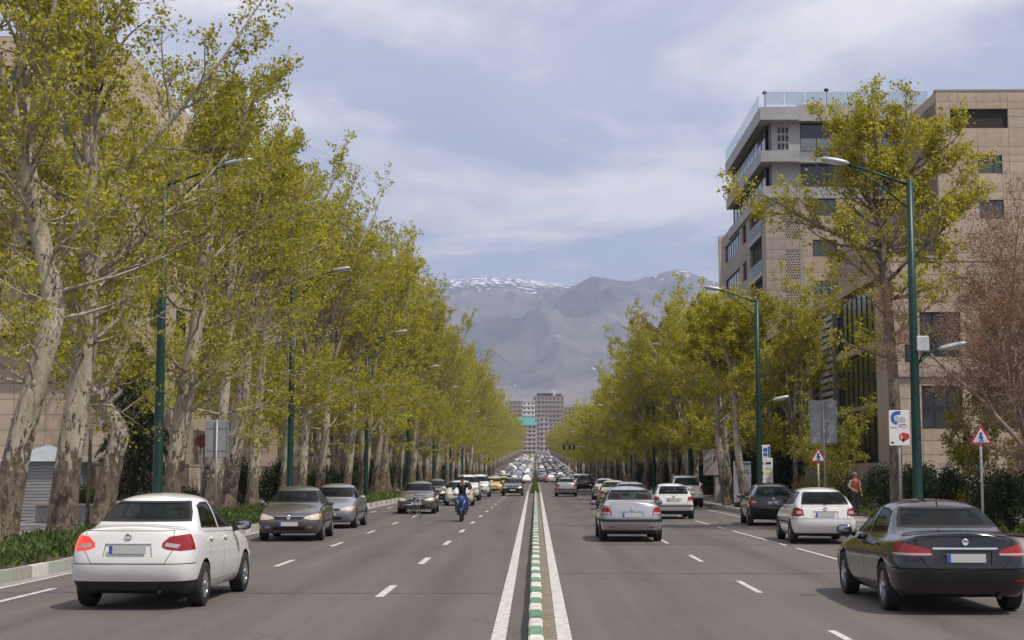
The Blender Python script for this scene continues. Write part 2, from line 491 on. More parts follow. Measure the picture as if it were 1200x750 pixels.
# ------------------------------------------------------------------ mountains
def mountain_mat():
    m, nt, b = new_mat('mountain_rock')
    tcn = N(nt, 'ShaderNodeTexCoord'); sp = N(nt, 'ShaderNodeSeparateXYZ'); nt.links.new(tcn.outputs['Object'], sp.inputs[0])
    n1 = N(nt, 'ShaderNodeTexNoise', Scale=.0022, Detail=9, Roughness=.62); nt.links.new(tcn.outputs['Object'], n1.inputs['Vector'])
    r = N(nt, 'ShaderNodeValToRGB'); e = r.color_ramp.elements
    e[0].position = .40; e[0].color = (.07, .065, .055, 1); e[1].position = .62; e[1].color = (.23, .185, .145, 1)
    nt.links.new(n1.outputs[0], r.inputs[0])
    n2 = N(nt, 'ShaderNodeTexNoise', Scale=.021, Detail=6, Roughness=.7); nt.links.new(tcn.outputs['Object'], n2.inputs['Vector'])
    mr = N(nt, 'ShaderNodeMapRange'); mr.inputs['From Min'].default_value = 960; mr.inputs['From Max'].default_value = 1200
    mr.inputs['To Min'].default_value = -.34; mr.inputs['To Max'].default_value = .10
    nt.links.new(sp.outputs['Z'], mr.inputs['Value'])
    # old snow lies on the middle of the crest, not on the right-hand shoulder
    mrx = N(nt, 'ShaderNodeMapRange'); mrx.inputs['From Min'].default_value = 250; mrx.inputs['From Max'].default_value = 900
    mrx.inputs['To Min'].default_value = 0; mrx.inputs['To Max'].default_value = -.14; nt.links.new(sp.outputs['X'], mrx.inputs['Value'])
    ad = N(nt, 'ShaderNodeMath', operation='ADD'); cn = N(nt, 'ShaderNodeMath', operation='MULTIPLY_ADD'); cn.inputs[1].default_value = 2.2; cn.inputs[2].default_value = -.6; nt.links.new(n2.outputs[0], cn.inputs[0])
    nt.links.new(mr.outputs[0], ad.inputs[0]); nt.links.new(cn.outputs[0], ad.inputs[1])
    ad2 = N(nt, 'ShaderNodeMath', operation='ADD'); nt.links.new(ad.outputs[0], ad2.inputs[0]); nt.links.new(mrx.outputs[0], ad2.inputs[1])
    st = N(nt, 'ShaderNodeMapRange'); st.inputs['From Min'].default_value = .52; st.inputs['From Max'].default_value = .56; nt.links.new(ad2.outputs[0], st.inputs['Value'])
    mx = N(nt, 'ShaderNodeMix', data_type='RGBA'); nt.links.new(st.outputs[0], mx.inputs[0]); nt.links.new(r.outputs[0], mx.inputs[6]); mx.inputs[7].default_value = (.9, .9, .92, 1)
    nt.links.new(mx.outputs[2], b.inputs['Base Color']); b.inputs['Roughness'].default_value = .95; b.inputs['Specular IOR Level'].default_value = .1
    return m
def vnoise(x, y, seed):
    """value noise on arrays"""
    rs = np.random.default_rng(seed); T = rs.random((64, 64))
    xi = np.floor(x).astype(int); yi = np.floor(y).astype(int); fx = x - xi; fy = y - yi
    fx = fx * fx * (3 - 2 * fx); fy = fy * fy * (3 - 2 * fy)
    g = lambda i, j: T[i % 64, j % 64]
    return (g(xi, yi) * (1 - fx) + g(xi + 1, yi) * fx) * (1 - fy) + (g(xi, yi + 1) * (1 - fx) + g(xi + 1, yi + 1) * fx) * fy
def ridged(x, y, oc, seed, s):
    h = 0; a = 1.0; t = 0
    for o in range(oc):
        n = 1 - np.abs(2 * vnoise(x / s, y / s, seed + o) - 1); h = h + a * n * n; t += a; a *= .5; s *= .5
    return h / t
def seg_dist(X, Y, pts):
    """nearest distance to a polyline and the height of that nearest place"""
    best = np.full(X.shape, 1e9); hh = np.zeros(X.shape)
    for (x0, y0, z0), (x1, y1, z1) in zip(pts[:-1], pts[1:]):
        dx, dy = x1 - x0, y1 - y0
        t = np.clip(((X - x0) * dx + (Y - y0) * dy) / (dx * dx + dy * dy), 0, 1)
        d = np.hypot(X - x0 - t * dx, Y - y0 - t * dy); z = z0 + t * (z1 - z0)
        m = d < best; best = np.where(m, d, best); hh = np.where(m, z, hh)
    return best, hh
mxs = np.concatenate([np.linspace(-4200, -1300, 30)[:-1], np.linspace(-1300, 1500, 300), np.linspace(1500, 4400, 30)[1:]])
mys = np.linspace(4300, 9800, 300)
X, Y = np.meshgrid(mxs, mys)
base_h = np.clip((Y - 4300) / 4700, 0, 1)
crest_pts = [(-4200, 9100, 900), (-1500, 9000, 1080), (-900, 9000, 1150), (-400, 9000, 1188), (-140, 9000, 1190), (90, 9000, 1172), (330, 9000, 1125), (520, 9000, 1105), (700, 8700, 1160), (820, 8600, 1195), (900, 8600, 1185), (1050, 8600, 1120), (1500, 8900, 1020), (4400, 9000, 900)]
d0, z0 = seg_dist(X, Y, crest_pts)
h0 = z0 - d0 * .27
sp_r = [(1500, 7600, 1000), (860, 7200, 880), (640, 6600, 620), (420, 6000, 400), (230, 5300, 200), (120, 4700, 90)]
d1, z1 = seg_dist(X, Y, sp_r); h1 = z1 - d1 * .62
sp_l = [(-1400, 8000, 1000), (-620, 7600, 840), (-330, 7000, 640), (-120, 6200, 420), (40, 5400, 220), (90, 4800, 100)]
d2, z2 = seg_dist(X, Y, sp_l); h2 = z2 - d2 * .52
sp_c = [(-100, 8900, 1100), (60, 8200, 800), (200, 7500, 560), (260, 6900, 380)]
d3, z3 = seg_dist(X, Y, sp_c); h3 = z3 - d3 * .58
sp_m = [(330, 8900, 1080), (420, 8200, 820), (430, 7600, 600)]
d4, z4 = seg_dist(X, Y, sp_m); h4 = z4 - d4 * .58
ground_h = np.vectorize(road_z)(Y) + 10
hh = np.maximum.reduce([h0, h1, h2, h3, h4, ground_h - 5])
rg = ridged(X, Y, 5, 11, 900) - .45
am = np.clip((hh - ground_h) / 500, 0, 1) * np.clip(d0 / 1100 + .05, 0, 1)
WX = X + 120 * vnoise(X / 400, Y / 400, 71); WY = Y + 120 * vnoise(X / 380, Y / 420, 72)
hh = hh + rg * 230 * am + (ridged(WX, WY * .45, 4, 31, 260) - .45) * 100 * np.clip(am * .9 + .14, 0, 1)
hh[0] = ground_h[0] - 15
V = np.stack([X, Y, hh], -1).reshape(-1, 3); nx = len(mxs)
F = np.array([(j * nx + i, j * nx + i + 1, (j + 1) * nx + i + 1, (j + 1) * nx + i) for j in range(len(mys) - 1) for i in range(nx - 1)])
tag(link('mountain', np_mesh('mountain', V, F, [mountain_mat()], smooth=True)), kind='structure')

# ------------------------------------------------------------------ the air: pale haze from the street to the crest
hz = MB(); hz.bx(-5600, 5600, -2500, 9900, -1.2, 1320)
hm = bpy.data.materials.new('haze_air'); hm.use_nodes = True
hn = hm.node_tree.nodes; hn.clear()
ho = hn.new('ShaderNodeOutputMaterial'); hv = hn.new('ShaderNodeVolumePrincipled')
hv.inputs['Color'].default_value = (.59, .71, 1.0, 1); hv.inputs['Density'].default_value = 1.25e-4; hv.inputs['Anisotropy'].default_value = .1
hm.node_tree.links.new(hv.outputs[0], ho.inputs['Volume'])
tag(hz.build('haze', hm), kind='stuff')
# ------------------------------------------------------------------ buildings
M_STONE = noisy('beige_stone', [(.36, .285, .215), (.47, .38, .295)], 1.6, 6, .8, .12, 14, rnd=.07)
M_STONEG = noisy('grey_stone', [(.28, .24, .205), (.38, .33, .285)], 1.6, 6, .8, .12, 14, rnd=.07)
M_STONEL = noisy('pale_beige_render', [(.40, .315, .24), (.50, .40, .315)], .8, 7, .85, .1, 10, rnd=.05)
M_COREB = noisy('beige_core', [(.27, .215, .165), (.35, .28, .215)], .7, 6, .9)
M_COREG = noisy('grey_core', [(.19, .175, .165), (.26, .24, .225)], .7, 6, .9)
M_BAND = noisy('grey_band', [(.30, .295, .295), (.40, .395, .39)], 1.2, 5, .6, rnd=.04)
M_FRAME = plain('window_frame', (.035, .035, .038), .45, .3)
M_WGLASS = plain('window_glass', (.025, .045, .055), .06, 0, 0, .9)
M_WDARK = plain('dark_window_glass', (.015, .018, .018), .08, 0, 0, .8)
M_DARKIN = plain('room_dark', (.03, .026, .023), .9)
M_ROOF = noisy('flat_roof', [(.17, .16, .15), (.27, .25, .23)], .5, 5, .95)
def clear_glass():
    m, nt, b = new_mat('balcony_glass')
    b.inputs['Base Color'].default_value = (.42, .46, .48, 1); b.inputs['Roughness'].default_value = .05; b.inputs['Specular IOR Level'].default_value = .7
    tr = N(nt, 'ShaderNodeBsdfTransparent'); tr.inputs[0].default_value = (.88, .93, .95, 1)
    ms = N(nt, 'ShaderNodeMixShader'); ms.inputs[0].default_value = .74
    nt.links.new(b.outputs[0], ms.inputs[1]); nt.links.new(tr.outputs[0], ms.inputs[2])
    nt.links.new(ms.outputs[0], [n for n in nt.nodes if n.type == 'OUTPUT_MATERIAL'][0].inputs['Surface'])
    return m
M_BGLASS = clear_glass()

class Face:
    """an upright face of a building: u along it, v up, w out of it"""
    def __init__(s, parent, o, ud, nd):
        s.p = parent; s.o = Vector(o); s.u = Vector(ud).normalized(); s.n = Vector(nd).normalized()
        s.rz = math.atan2(s.u.y, s.u.x)
    def pt(s, u, v, w=0.0): return s.o + s.u * u + Vector((0, 0, v)) + s.n * w
    def piece(s, name, mat, u0, u1, v0, v1, w0, w1, parent=None):
        par = parent or s.p
        c = s.pt((u0 + u1) / 2, (v0 + v1) / 2, (w0 + w1) / 2)
        o = piece(name, mat, par, c, (u1 - u0, abs(w1 - w0), v1 - v0), s.rz)
        if parent is not None:
            pass
        return o
    def part(s, name, mat, boxes, parent=None):
        """boxes (u0, u1, v0, v1, w0, w1): frames and screens are one part, anything else a part per box"""
        if parent is None and name not in ('window', 'perforated_screen'):
            for q in boxes: s.piece(name, mat, *q)
            return
        b = MB(); M = Matrix.Rotation(s.rz, 3, 'Z')
        for u0, u1, v0, v1, w0, w1 in boxes:
            b.box(s.pt((u0 + u1) / 2, (v0 + v1) / 2, (w0 + w1) / 2), (u1 - u0, abs(w1 - w0), v1 - v0), rot=M)
        return b.build(name, mat, parent or s.p)
    def window(s, u0, u1, v0, v1, panes=3, depth=-.16, gmat=None, rows=1, fw=.06):
        """frame as the part, its panes as sub-parts"""
        bx = [(u0, u1, v0, v0 + fw, depth - .04, depth + .04), (u0, u1, v1 - fw, v1, depth - .04, depth + .04)]
        us = [u0 + (u1 - u0) * k / panes for k in range(panes + 1)]
        for k, uu in enumerate(us):
            a = min(max(uu, u0 + fw / 2), u1 - fw / 2); bx.append((a - fw / 2, a + fw / 2, v0 + fw, v1 - fw, depth - .039, depth + .039))
        vs = [v0 + (v1 - v0) * k / rows for k in range(rows + 1)]
        for vv in vs[1:-1]: bx.append((u0 + fw, u1 - fw, vv - fw / 2, vv + fw / 2, depth - .038, depth + .038))
        w = s.part('window', M_FRAME, bx)
        for a, c in zip(us[:-1], us[1:]):
            for va, vc in zip(vs[:-1], vs[1:]):
                s.piece('pane', gmat or M_WGLASS, a + fw * .5, c - fw * .5, va + fw * .5, vc - fw * .5, depth - .012, depth + .004, parent=w)
        return w
    def cladding(s, mat, W, v0, v1, tw, th, holes=(), w0=-.22, w1=0.0, gap=.018, u0=0.0, backing=None, name='panel', jit=.006):
        """stone panels laid on a grid that also breaks at every opening"""
        def lines(a, b, step, extra):
            L = [a + step * k for k in range(int((b - a) / step) + 1)] + [b]
            ex = sorted(e for e in extra if a < e < b)
            L = [x for x in L if all(abs(x - e) > step * .35 for e in ex)] + ex
            return sorted(set(round(x, 4) for x in L))
        us = lines(u0, W, tw, [h[0] for h in holes] + [h[1] for h in holes]); vs = lines(v0, v1, th, [h[2] for h in holes] + [h[3] for h in holes])
        if us[-1] < W: us.append(W)
        rj = random.Random(int(W * 10 + v1))
        n = 0
        for a, c in zip(us[:-1], us[1:]):
            for va, vc in zip(vs[:-1], vs[1:]):
                m = ((a + c) / 2, (va + vc) / 2)
                if any(h[0] < m[0] < h[1] and h[2] < m[1] < h[3] for h in holes): continue
                s.piece(name, mat, a + gap / 2, c - gap / 2, va + gap / 2, vc - gap / 2, w0, w1 + rj.uniform(-jit, jit)); n += 1
        return n

# ---- the tall office building on the right
tw = thing('office_tower', 'tall beige stone office building with grey penthouse behind the right-hand trees', 'building', (17.3, 110, 0))
def bx(parent, name, mat, *boxes):
    inv = parent.location
    for x0, x1, y0, y1, z0, z1 in boxes:
        b = MB(); b.bx(x0 - inv.x, x1 - inv.x, y0 - inv.y, y1 - inv.y, z0 - inv.z, z1 - inv.z); b.build(name, mat, parent)
# core behind the cladding (0.22 m back)
bx(tw, 'core', M_COREB, (17.55, 31.0, 110.24, 138.4, 0, 22.3), (27.6, 46, 100.24, 124, 0, 27.3), (31.0, 46, 124, 138, 0, 25))
S1 = Face(tw, (0, 0, 0), (1, 0, 0), (0, -1, 0))          # grey bay and beige front, facing the camera
holes = [(3.55, 5.35, v, v + 1.25) for v in (21.1, 18.0, 14.9, 11.8, 8.7)]
holes2 = [(7.9, 9.7, v, v + 1.25) for v in (21.1, 18.0, 14.9, 11.8)]
# perforated stone screens: small square holes in two tall panels
S1.cladding(M_STONEG, 2.75, 7.5, 22.4, 1.4, 1.03, [(1.50, 2.55, 19.3, 21.6), (1.50, 2.55, 16.2, 18.5), (1.5, 2.55, 13.1, 15.4)], w1=.05)
for v0 in (19.3, 16.2, 13.1):
    scr = []
    nu, nv = 5, 11; du, dv = 1.05 / (nu * 2 + 1), 2.3 / (nv * 2 + 1)
    for j in range(nv * 2 + 1):
        if j % 2 == 0: scr.append((1.50, 2.55, v0 + j * dv, v0 + (j + 1) * dv, -.10, .03))
        else:
            off = 0 if (j // 2) % 2 else du
            u = 1.50
            while u < 2.55 - 1e-6:
                a, c = u + (du if off == 0 else 0), min(2.55, u + du * 2 if off == 0 else u + du)
                scr.append((max(1.5, a), c, v0 + j * dv, v0 + (j + 1) * dv, -.098, .028)); u += du * 2
    S1.part('perforated_screen', M_STONEG, scr)
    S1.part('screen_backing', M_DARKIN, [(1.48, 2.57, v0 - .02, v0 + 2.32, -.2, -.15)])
S1.cladding(M_STONE, 12.6, 7.5, 22.4, 1.55, 1.03, holes + holes2, u0=2.9, w1=-.06)
S1.part('corner_return', M_STONEG, [(2.752, 2.9, 7.5, 22.4, -.22, .048)])
for h in holes + holes2: S1.window(h[0], h[1], h[2], h[3], 3, -.18)
S1.part('lower_front', M_STONE, [(0, 12.6, 0, 7.48, -.22, .0)])
# facing the avenue: floors of ribbon windows, then a stack of loggias near the corner
W1 = Face(tw, (0, 28.6, 0), (0, -1, 0), (-1, 0, 0))
lv = [4.4, 7.5, 10.6, 13.7, 16.8, 19.9]
spand = [(2.4, 20.5, 0, 5.2, -.22, 0)]
for k, z in enumerate(lv):
    spand.append((2.4, 20.5, z + 2.35, z + 3.9 if k < 5 else 23.4, -.22, 0))
W1.part('spandrel', M_STONEG, spand)
W1.part('pier', M_STONEG, [(2.4, 5.2, 5.2, 22.3, -.22, -.004), (14.6, 16.4, 5.2, 22.3, -.22, -.004), (18.6, 20.5, 5.2, 22.3, -.22, -.004)])
for z in lv:
    W1.window(5.3, 14.5, z + .85, z + 2.33, 6, -.14); W1.window(16.5, 18.5, z + .85, z + 2.33, 2, -.14, M_WDARK)
b = MB()                                                   # rounded stair end at the far corner
b.lathe([(1.3, 0), (1.3, 23.9), (.01, 23.9)], 'Z', (1.2, 27.6, 0), 24); b.build('round_stair_end', M_STONE, tw)
dk = []; sl = []; rail = []
for z in lv:
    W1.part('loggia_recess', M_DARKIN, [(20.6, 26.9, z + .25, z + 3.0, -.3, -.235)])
    W1.part('loggia_slab', M_BAND, [(20.5, 27.2, z - .1, z + .25, -.22, .12)])
    for k in range(4):
        W1.piece('glass_rail', M_BGLASS, 20.6 + 1.62 * k, 22.18 + 1.62 * k, z + .25, z + 1.25, .05, .07)
W1.part('loggia_pier', M_STONEG, [(20.5, 20.75, 3, 22.9, -.22, .04), (27.0, 28.58, 0, 22.4, -.22, .03)])
# penthouse floors: grey bands, glass, roof terrace
bx(tw, 'penthouse_core', M_COREG, (17.9, 30.4, 110.9, 132, 22.3, 29.0))
for z0, z1, o in ((22.42, 23.3, .0), (25.15, 26.0, .12), (28.35, 29.35, .15)):
    bx(tw, 'penthouse_band', M_BAND, (17.15 - o, 19.9, 109.7 - o, 130 + o, z0, z1), (19.902, 30.3, 110.1 - o, 111.5, z0 + .003, z1 + .003 + (.25 if z0 > 28 else 0)))
bx(tw, 'terrace_floor', M_ROOF, (17.3, 30.2, 110.5, 130, 29.0, 29.30))
P1 = Face(tw, (0, .6, 0), (1, 0, 0), (0, -1, 0))
P1.window(2.9, 7.7, 26.05, 28.3, 3, -.1, M_WDARK); P1.window(7.9, 12.6, 26.05, 28.3, 3, -.1, M_WDARK); P1.window(2.9, 12.6, 23.35, 25.1, 5, -.1, M_WDARK)
P1.part('penthouse_wall', M_BAND, [(.7, 2.85, 23.3, 28.35, -.4, .05)])
for k in range(3):
    for j in range(3): P1.part('lattice', M_FRAME, [(1.15 + .3 * k, 1.35 + .3 * k, 26.3 + .62 * j, 26.75 + .62 * j, .04, .07)])
P2 = Face(tw, (-.1, 20, 0), (0, -1, 0), (-1, 0, 0))
P2.window(.5, 18.6, 26.05, 28.3, 9, -.45, M_WDARK); P2.window(.5, 18.6, 23.35, 25.1, 9, -.45, M_WDARK)
for k in range(8):
    P1.piece('glass_rail', M_BGLASS, 2.75 + 1.24 * k, 3.92 + 1.24 * k, 26.0, 26.95, .78, .80)
    P2.piece('glass_rail', M_BGLASS, .6 + 2.3 * k, 2.84 + 2.3 * k, 26.0, 26.95, .2, .22)
    P2.piece('roof_rail', M_BGLASS, .4 + 2.45 * k, 2.8 + 2.45 * k, 29.35, 30.35, .2, .22)
    P1.piece('roof_rail', M_BGLASS, .1 + 1.55 * k, 1.6 + 1.55 * k, 29.6, 30.6, .62, .64)
b = MB(); b.ell((9.2, 6, 29.6), (3.2, 2.0, 1.25), 20, 8); b.build('white_canopy', plain('canopy_cloth', (.7, .7, .7), .7), tw)
for k, (u, h) in enumerate(((.3, 1.2), (5.0, 1.6))):
    b = MB(); b.tube([(u, 1.0, 29.3), (u, 1.0, 30.2 + h * .5)], .04, 6); b.ell((u, 1.0, 30.2 + h * .5), (.2, .2, .14), 8, 5); b.build('roof_lamp', M_FRAME, tw)
# right wing, nearer to the camera
S2 = Face(tw, (10.3, -10, 0), (1, 0, 0), (0, -1, 0))
h2 = [(.95, 4.9, 25.4, 26.75), (2.75, 4.4, 22.25, 23.5), (2.75, 4.4, 19.1, 20.4), (6.3, 8.0, 22.25, 23.5)]
S2.cladding(M_STONE, 12, 11.5, 28.0, 1.5, 1.05, h2)
S2.part('lower_front', M_STONE, [(0, 18, 0, 11.48, -.22, 0)])
S2.part('wing_end', M_STONE, [(12.01, 18, 11.5, 28, -.22, -.01)])
for h in h2[1:]: S2.window(h[0], h[1], h[2], h[3], 3, -.17)
S2.part('loggia_floor', M_COREB, [(.9, 4.95, 25.2, 25.4, -3, -.23)]); S2.part('loggia_back', M_DARKIN, [(.9, 4.95, 25.4, 26.8, -.236, -.23)])
S2.part('coping', M_STONEG, [(-.05, 18, 28.0, 28.12, -.5, .04)])
S2.part('roof_hatch', M_FRAME, [(1.3, 3.2, 28.12, 28.4, -3, -1.6)])
W2 = Face(tw, (10.3, 0, 0), (0, -1, 0), (-1, 0, 0))
W2.part('wing_side', M_STONE, [(.3, 9.78, 11, 22.8, -.2, 0), (.3, 9.78, 25.6, 28.0, -.2, 0), (7.6, 9.78, 22.8, 25.6, -.2, 0)])
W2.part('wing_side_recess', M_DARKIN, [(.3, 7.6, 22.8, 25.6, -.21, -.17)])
W2.part('balcony', M_STONE, [(1.0, 7.0, 22.6, 23.5, 0.0, .9)])

# ---- the lower block in front of it, dark glazing between piers
lb = thing('office_block', 'low stone office block with dark glazed bays and louvred pier beside the right pavement', 'building', (16.0, 66, 0))
bx(lb, 'core', M_COREB, (16.25, 44, 66.24, 104, 0, 11.0)); bx(lb, 'roof', M_ROOF, (16.3, 44, 66.3, 104, 11.0, 11.15)); bx(lb, 'coping', M_STONE, (16.0, 44, 65.97, 66.35, 11.302, 11.55))
Wl = Face(lb, (0, 38, 0), (0, -1, 0), (-1, 0, 0))
Wl.part('parapet', M_STONE, [(0, 38, 10.9, 11.4, -.22, .05)])
Wl.part('pier', M_STONE, [(34.6, 37.78, 0, 10.9, -.22, 0), (17.0, 17.8, 0, 10.9, -.22, 0), (4, 5, 0, 10.9, -.22, 0)])
for k in range(26): Wl.piece('louvre', M_BAND, 21.6, 25.0, 1.2 + .37 * k, 1.42 + .37 * k, -.1, .10)
Wl.part('louvre_frame', M_COREG, [(21.4, 21.6, 0, 10.9, -.22, .12), (25.0, 25.2, 0, 10.9, -.22, .12)])
for u0, u1 in ((25.4, 34.5), (5.2, 16.9), (17.9, 21.3)):
    for v0, v1 in ((2.3, 4.9), (5.1, 7.7), (8.0, 10.7)):
        Wl.window(u0, u1, v0, v1, max(2, int((u1 - u0) / 1.1)), -.16, M_WDARK, 2)
    Wl.part('sill_beam', M_STONE, [(u0, u1, 4.9, 5.1, -.2, -.02), (u0, u1, 7.7, 8.0, -.2, .02), (u0, u1, 0, 2.3, -.2, -.01)])
Sl = Face(lb, (0, 0, 0), (1, 0, 0), (0, -1, 0))
hl = [(3.9, 6.0, 3.8, 5.7), (7.0, 9.2, 3.8, 5.7), (1.2, 3.0, 3.8, 5.7), (1.2, 3.0, 7.0, 9.0), (3.9, 6.0, 7.0, 9.0), (7.0, 9.2, 7.0, 9.0)]
Sl.cladding(M_STONE, 9.8, 1.4, 11.3, 1.1, .62, hl)
for h in hl: Sl.window(h[0], h[1], h[2], h[3], 3, -.17, M_WDARK, 2, fw=.08)
Sl.part('plinth', M_STONEG, [(0, 28, 0, 1.38, -.22, .04)]); Sl.part('front_end', M_STONE, [(9.81, 28, 1.4, 11.3, -.22, -.01)])
Sl.part('string_course', M_STONEG, [(0, 28, 6.1, 6.4, 0.0, .12)])

# ---- beige apartment block behind the left-hand trees
ab = thing('apartment_block', 'tall beige apartment building with long balconies behind the left-hand trees', 'building', (-21.6, 78, 0))
bx(ab, 'core', M_COREB, (-46, -21.9, 78.3, 100, 0, 21.6), (-46, -23.6, 79.5, 98, 21.6, 25.4)); bx(ab, 'roof', M_ROOF, (-46, -23.4, 79.3, 98.2, 25.4, 25.6))
Sa = Face(ab, (-24, 0, 0), (1, 0, 0), (0, -1, 0))
fl = [2.6, 5.9, 9.2, 12.5, 15.8, 19.1]
Sa.cladding(M_STONEL, 23.98, 2.46, 9.05, 1.7, .82, w0=-.25, w1=0.0, u0=6.0)
for z in fl[2:]:
    Sa.part('balcony_slab', M_STONEL, [(0, 23.9, z - .12, z + .12, -.25, 1.1)])
    for k in range(11):
        Sa.piece('balcony_panel', M_STONEL, 2.0 + 2.0 * k, 3.98 + 2.0 * k, z + .125, z + 1.05, .98, 1.08)
    Sa.part('wall_pier', M_STONEL, [(4.6, 7.0, z + .12, z + 3.18, -.25, 0), (11.2, 13.4, z + .12, z + 3.18, -.25, 0), (17.0, 18.6, z + .12, z + 3.18, -.25, 0), (21.8, 23.98, z + .12, z + 3.18, -.25, 0)])
    Sa.part('lintel', M_STONEL, [(0, 4.6, z + 2.5, z + 3.18, -.25, -.01), (7, 11.2, z + 2.5, z + 3.18, -.25, -.01), (13.4, 17, z + 2.5, z + 3.18, -.25, -.01), (18.6, 21.8, z + 2.5, z + 3.18, -.25, -.01)])
    for u0, u1 in ((7.05, 11.15), (13.45, 16.95), (18.65, 21.75)):
        Sa.window(u0, u1, z + .14, z + 2.48, 4, -.16, M_WDARK)
Sa.part('ground_floor', M_STONEL, [(0, 23.98, 0, 2.45, -.25, .0), (0, 5.99, 2.46, 9.05, -.25, .0)])
Sa.cladding(M_STONEL, 22.0, 21.6, 25.9, 2.0, .85, [(14.5, 18.5, 22.6, 24.2)], u0=8.0, w0=-1.45, w1=-1.2)
Sa.window(14.5, 18.5, 22.6, 24.2, 4, -1.36, M_WDARK)
Ea = Face(ab, (0, 0, 0), (0, 1, 0), (1, 0, 0))
Ea.part('side_wall', M_STONEL, [(.01, 22, 0, 21.6, -.28, 0)])
for z in fl[:5]:
    Ea.window(4, 6, z + 1, z + 2.4, 2, .05, M_WDARK); Ea.window(10, 12, z + 1, z + 2.4, 2, .05, M_WDARK)
Ea.part('top_side', M_STONEL, [(1.5, 20, 21.6, 25.9, -2.0, -1.75)])

# ---- street wall, guard hut and garden walls on the left
M_SLATM = noisy('zinc_slat', [(.25, .255, .26), (.37, .375, .38)], 3, 5, .55, rnd=.06, metal=.2)
M_HUTROOF = noisy('hut_roof_sheet', [(.27, .30, .32), (.36, .39, .41)], 2, 4, .5, metal=.2)
hut = thing('guard_hut', 'grey slatted guard hut with pyramid roof behind the two nearest left trunks', 'hut', (-19.0, 57.5, .16))
b = MB(); b.bx(-1.3, 1.3, -1.1, 1.1, 0, 2.1); b.build('wall', plain('hut_wall', (.22, .22, .22), .8), hut)
for k in range(17):
    piece('slat', M_SLATM, hut, (0, -1.125, .08 + .122 * k), (2.66, .03, .10)); piece('slat', M_SLATM, hut, (1.325, 0, .08 + .122 * k), (.03, 2.2, .10))
b = MB(); b.add([(-1.6, -1.4, 2.12), (1.6, -1.4, 2.12), (1.6, 1.4, 2.12), (-1.6, 1.4, 2.12), (-.1, 0, 2.75), (.1, 0, 2.75)], [(0, 1, 5, 4), (1, 2, 5), (2, 3, 4, 5), (3, 0, 4), (0, 3, 2, 1)]); b.build('roof', M_HUTROOF, hut)
gate = thing('slatted_gate', 'grey horizontal slatted metal gate at the far left behind the trunks', 'gate', (-22.9, 57.6, .16))
for k in range(17): piece('slat', M_SLATM, gate, (0, 0, .15 + .122 * k), (4.9, .03, .10))
for x in (-2.4, 0, 2.4): piece('post', M_SLATM, gate, (x, .06, 1.1), (.08, .08, 2.2))
gw = thing('garden_wall', 'beige stone garden wall with coping along the left pavement', 'wall', (-17.6, 59, .1))
b = MB(); b.bx(-.3, -.02, 0, 58, 0, 2.05); b.build('wall_core', M_COREB, gw)
b = MB(); b.bx(-.36, .06, -.02, 58, 2.06, 2.18); b.build('coping', M_STONEG, gw)
Fw = Face(gw, (0, 0, 0), (0, 1, 0), (1, 0, 0))
Fw.cladding(M_STONEL, 58, .02, 2.04, 1.6, .68, w0=-.02, w1=.035)
fen = thing('corrugated_fence', 'tall fence of faded beige sheet panels between the left trunks', 'fence', (-18.4, 70, .1))
M_SHEET = noisy('faded_sheet', [(.26, .22, .18), (.42, .37, .31)], 1.2, 6, .7, rnd=.14, stretch=(4, 4, .5))
for k in range(26):
    piece('sheet_panel', M_SHEET, fen, (-.4 + (.03 if k % 2 else 0), .55 + 1.1 * k, 3.1), (.05, 1.04, 2.0))
for k in range(10): piece('post', M_FRAME, fen, (-.5, .1 + 3.1 * k, 2.1), (.08, .08, 4.2))

# ---- far end of the avenue
M_PINK = noisy('far_pink_wall', [(.46, .37, .33), (.54, .45, .40)], .15, 4, .85)
M_FARW = noisy('far_white_wall', [(.60, .57, .53), (.70, .67, .62)], .15, 4, .85)
M_FARB = noisy('far_brown_wall', [(.33, .25, .195), (.41, .32, .25)], .1, 4, .85)
M_TEAL = plain('teal_roof', (.06, .25, .22), .6)
M_FARWIN = plain('far_window', (.08, .075, .07), .4)
def far_block(name, label, x, y, w, d, z0, h, mat, cols, floors, roof=None, wr=(.55, .55), side_cols=0, side=1):
    o = thing(name, label, 'building', (x, y, z0))
    b = MB(); b.bx(-w / 2, w / 2, 0, d, -12, h); b.build('wall', mat, o)
    fh = h / floors
    for j in range(floors):
        for i in range(cols):
            cw = w / cols
            piece('window', M_FARWIN, o, (-w / 2 + cw * (i + .5), -.02, fh * (j + .52)), (cw * wr[0], .16, fh * wr[1]))
        for i in range(side_cols):
            cw = d / side_cols
            piece('window', M_FARWIN, o, (side * w / 2, cw * (i + .5), fh * (j + .52)), (.16, cw * wr[0], fh * wr[1]))
        piece('floor_band', mat, o, (0, -.35, fh * (j + .06)), (w * .96, .7, fh * .14))
    if roof is not None:
        b = MB(); b.add([(-w / 2 - 1, -1, h), (w / 2 + 1, -1, h), (w / 2 + 1, d, h), (-w / 2 - 1, d, h), (-w / 2 + 3, d / 2, h + roof[1]), (w / 2 - 3, d / 2, h + roof[1])], [(0, 1, 5, 4), (1, 2, 5), (2, 3, 4, 5), (3, 0, 4)]); b.build('roof', roof[0], o)
    else:
        b = MB(); b.bx(-w / 2 - .4, w / 2 + .4, -.4, d + .4, h, h + .6); b.build('parapet', mat, o)
    return o
far_block('far_apartment_block', 'pink and white apartment block with teal roof at the end of the avenue', -8.2, 1150, 18, 16, 15.5, 23, M_PINK, 5, 7, (M_TEAL, 6.5), (.5, .42))
far_block('far_white_building', 'white stepped building above the teal roof at the avenue end', -6.5, 1420, 12, 18, 20, 50, M_FARW, 3, 11, wr=(.45, .45))
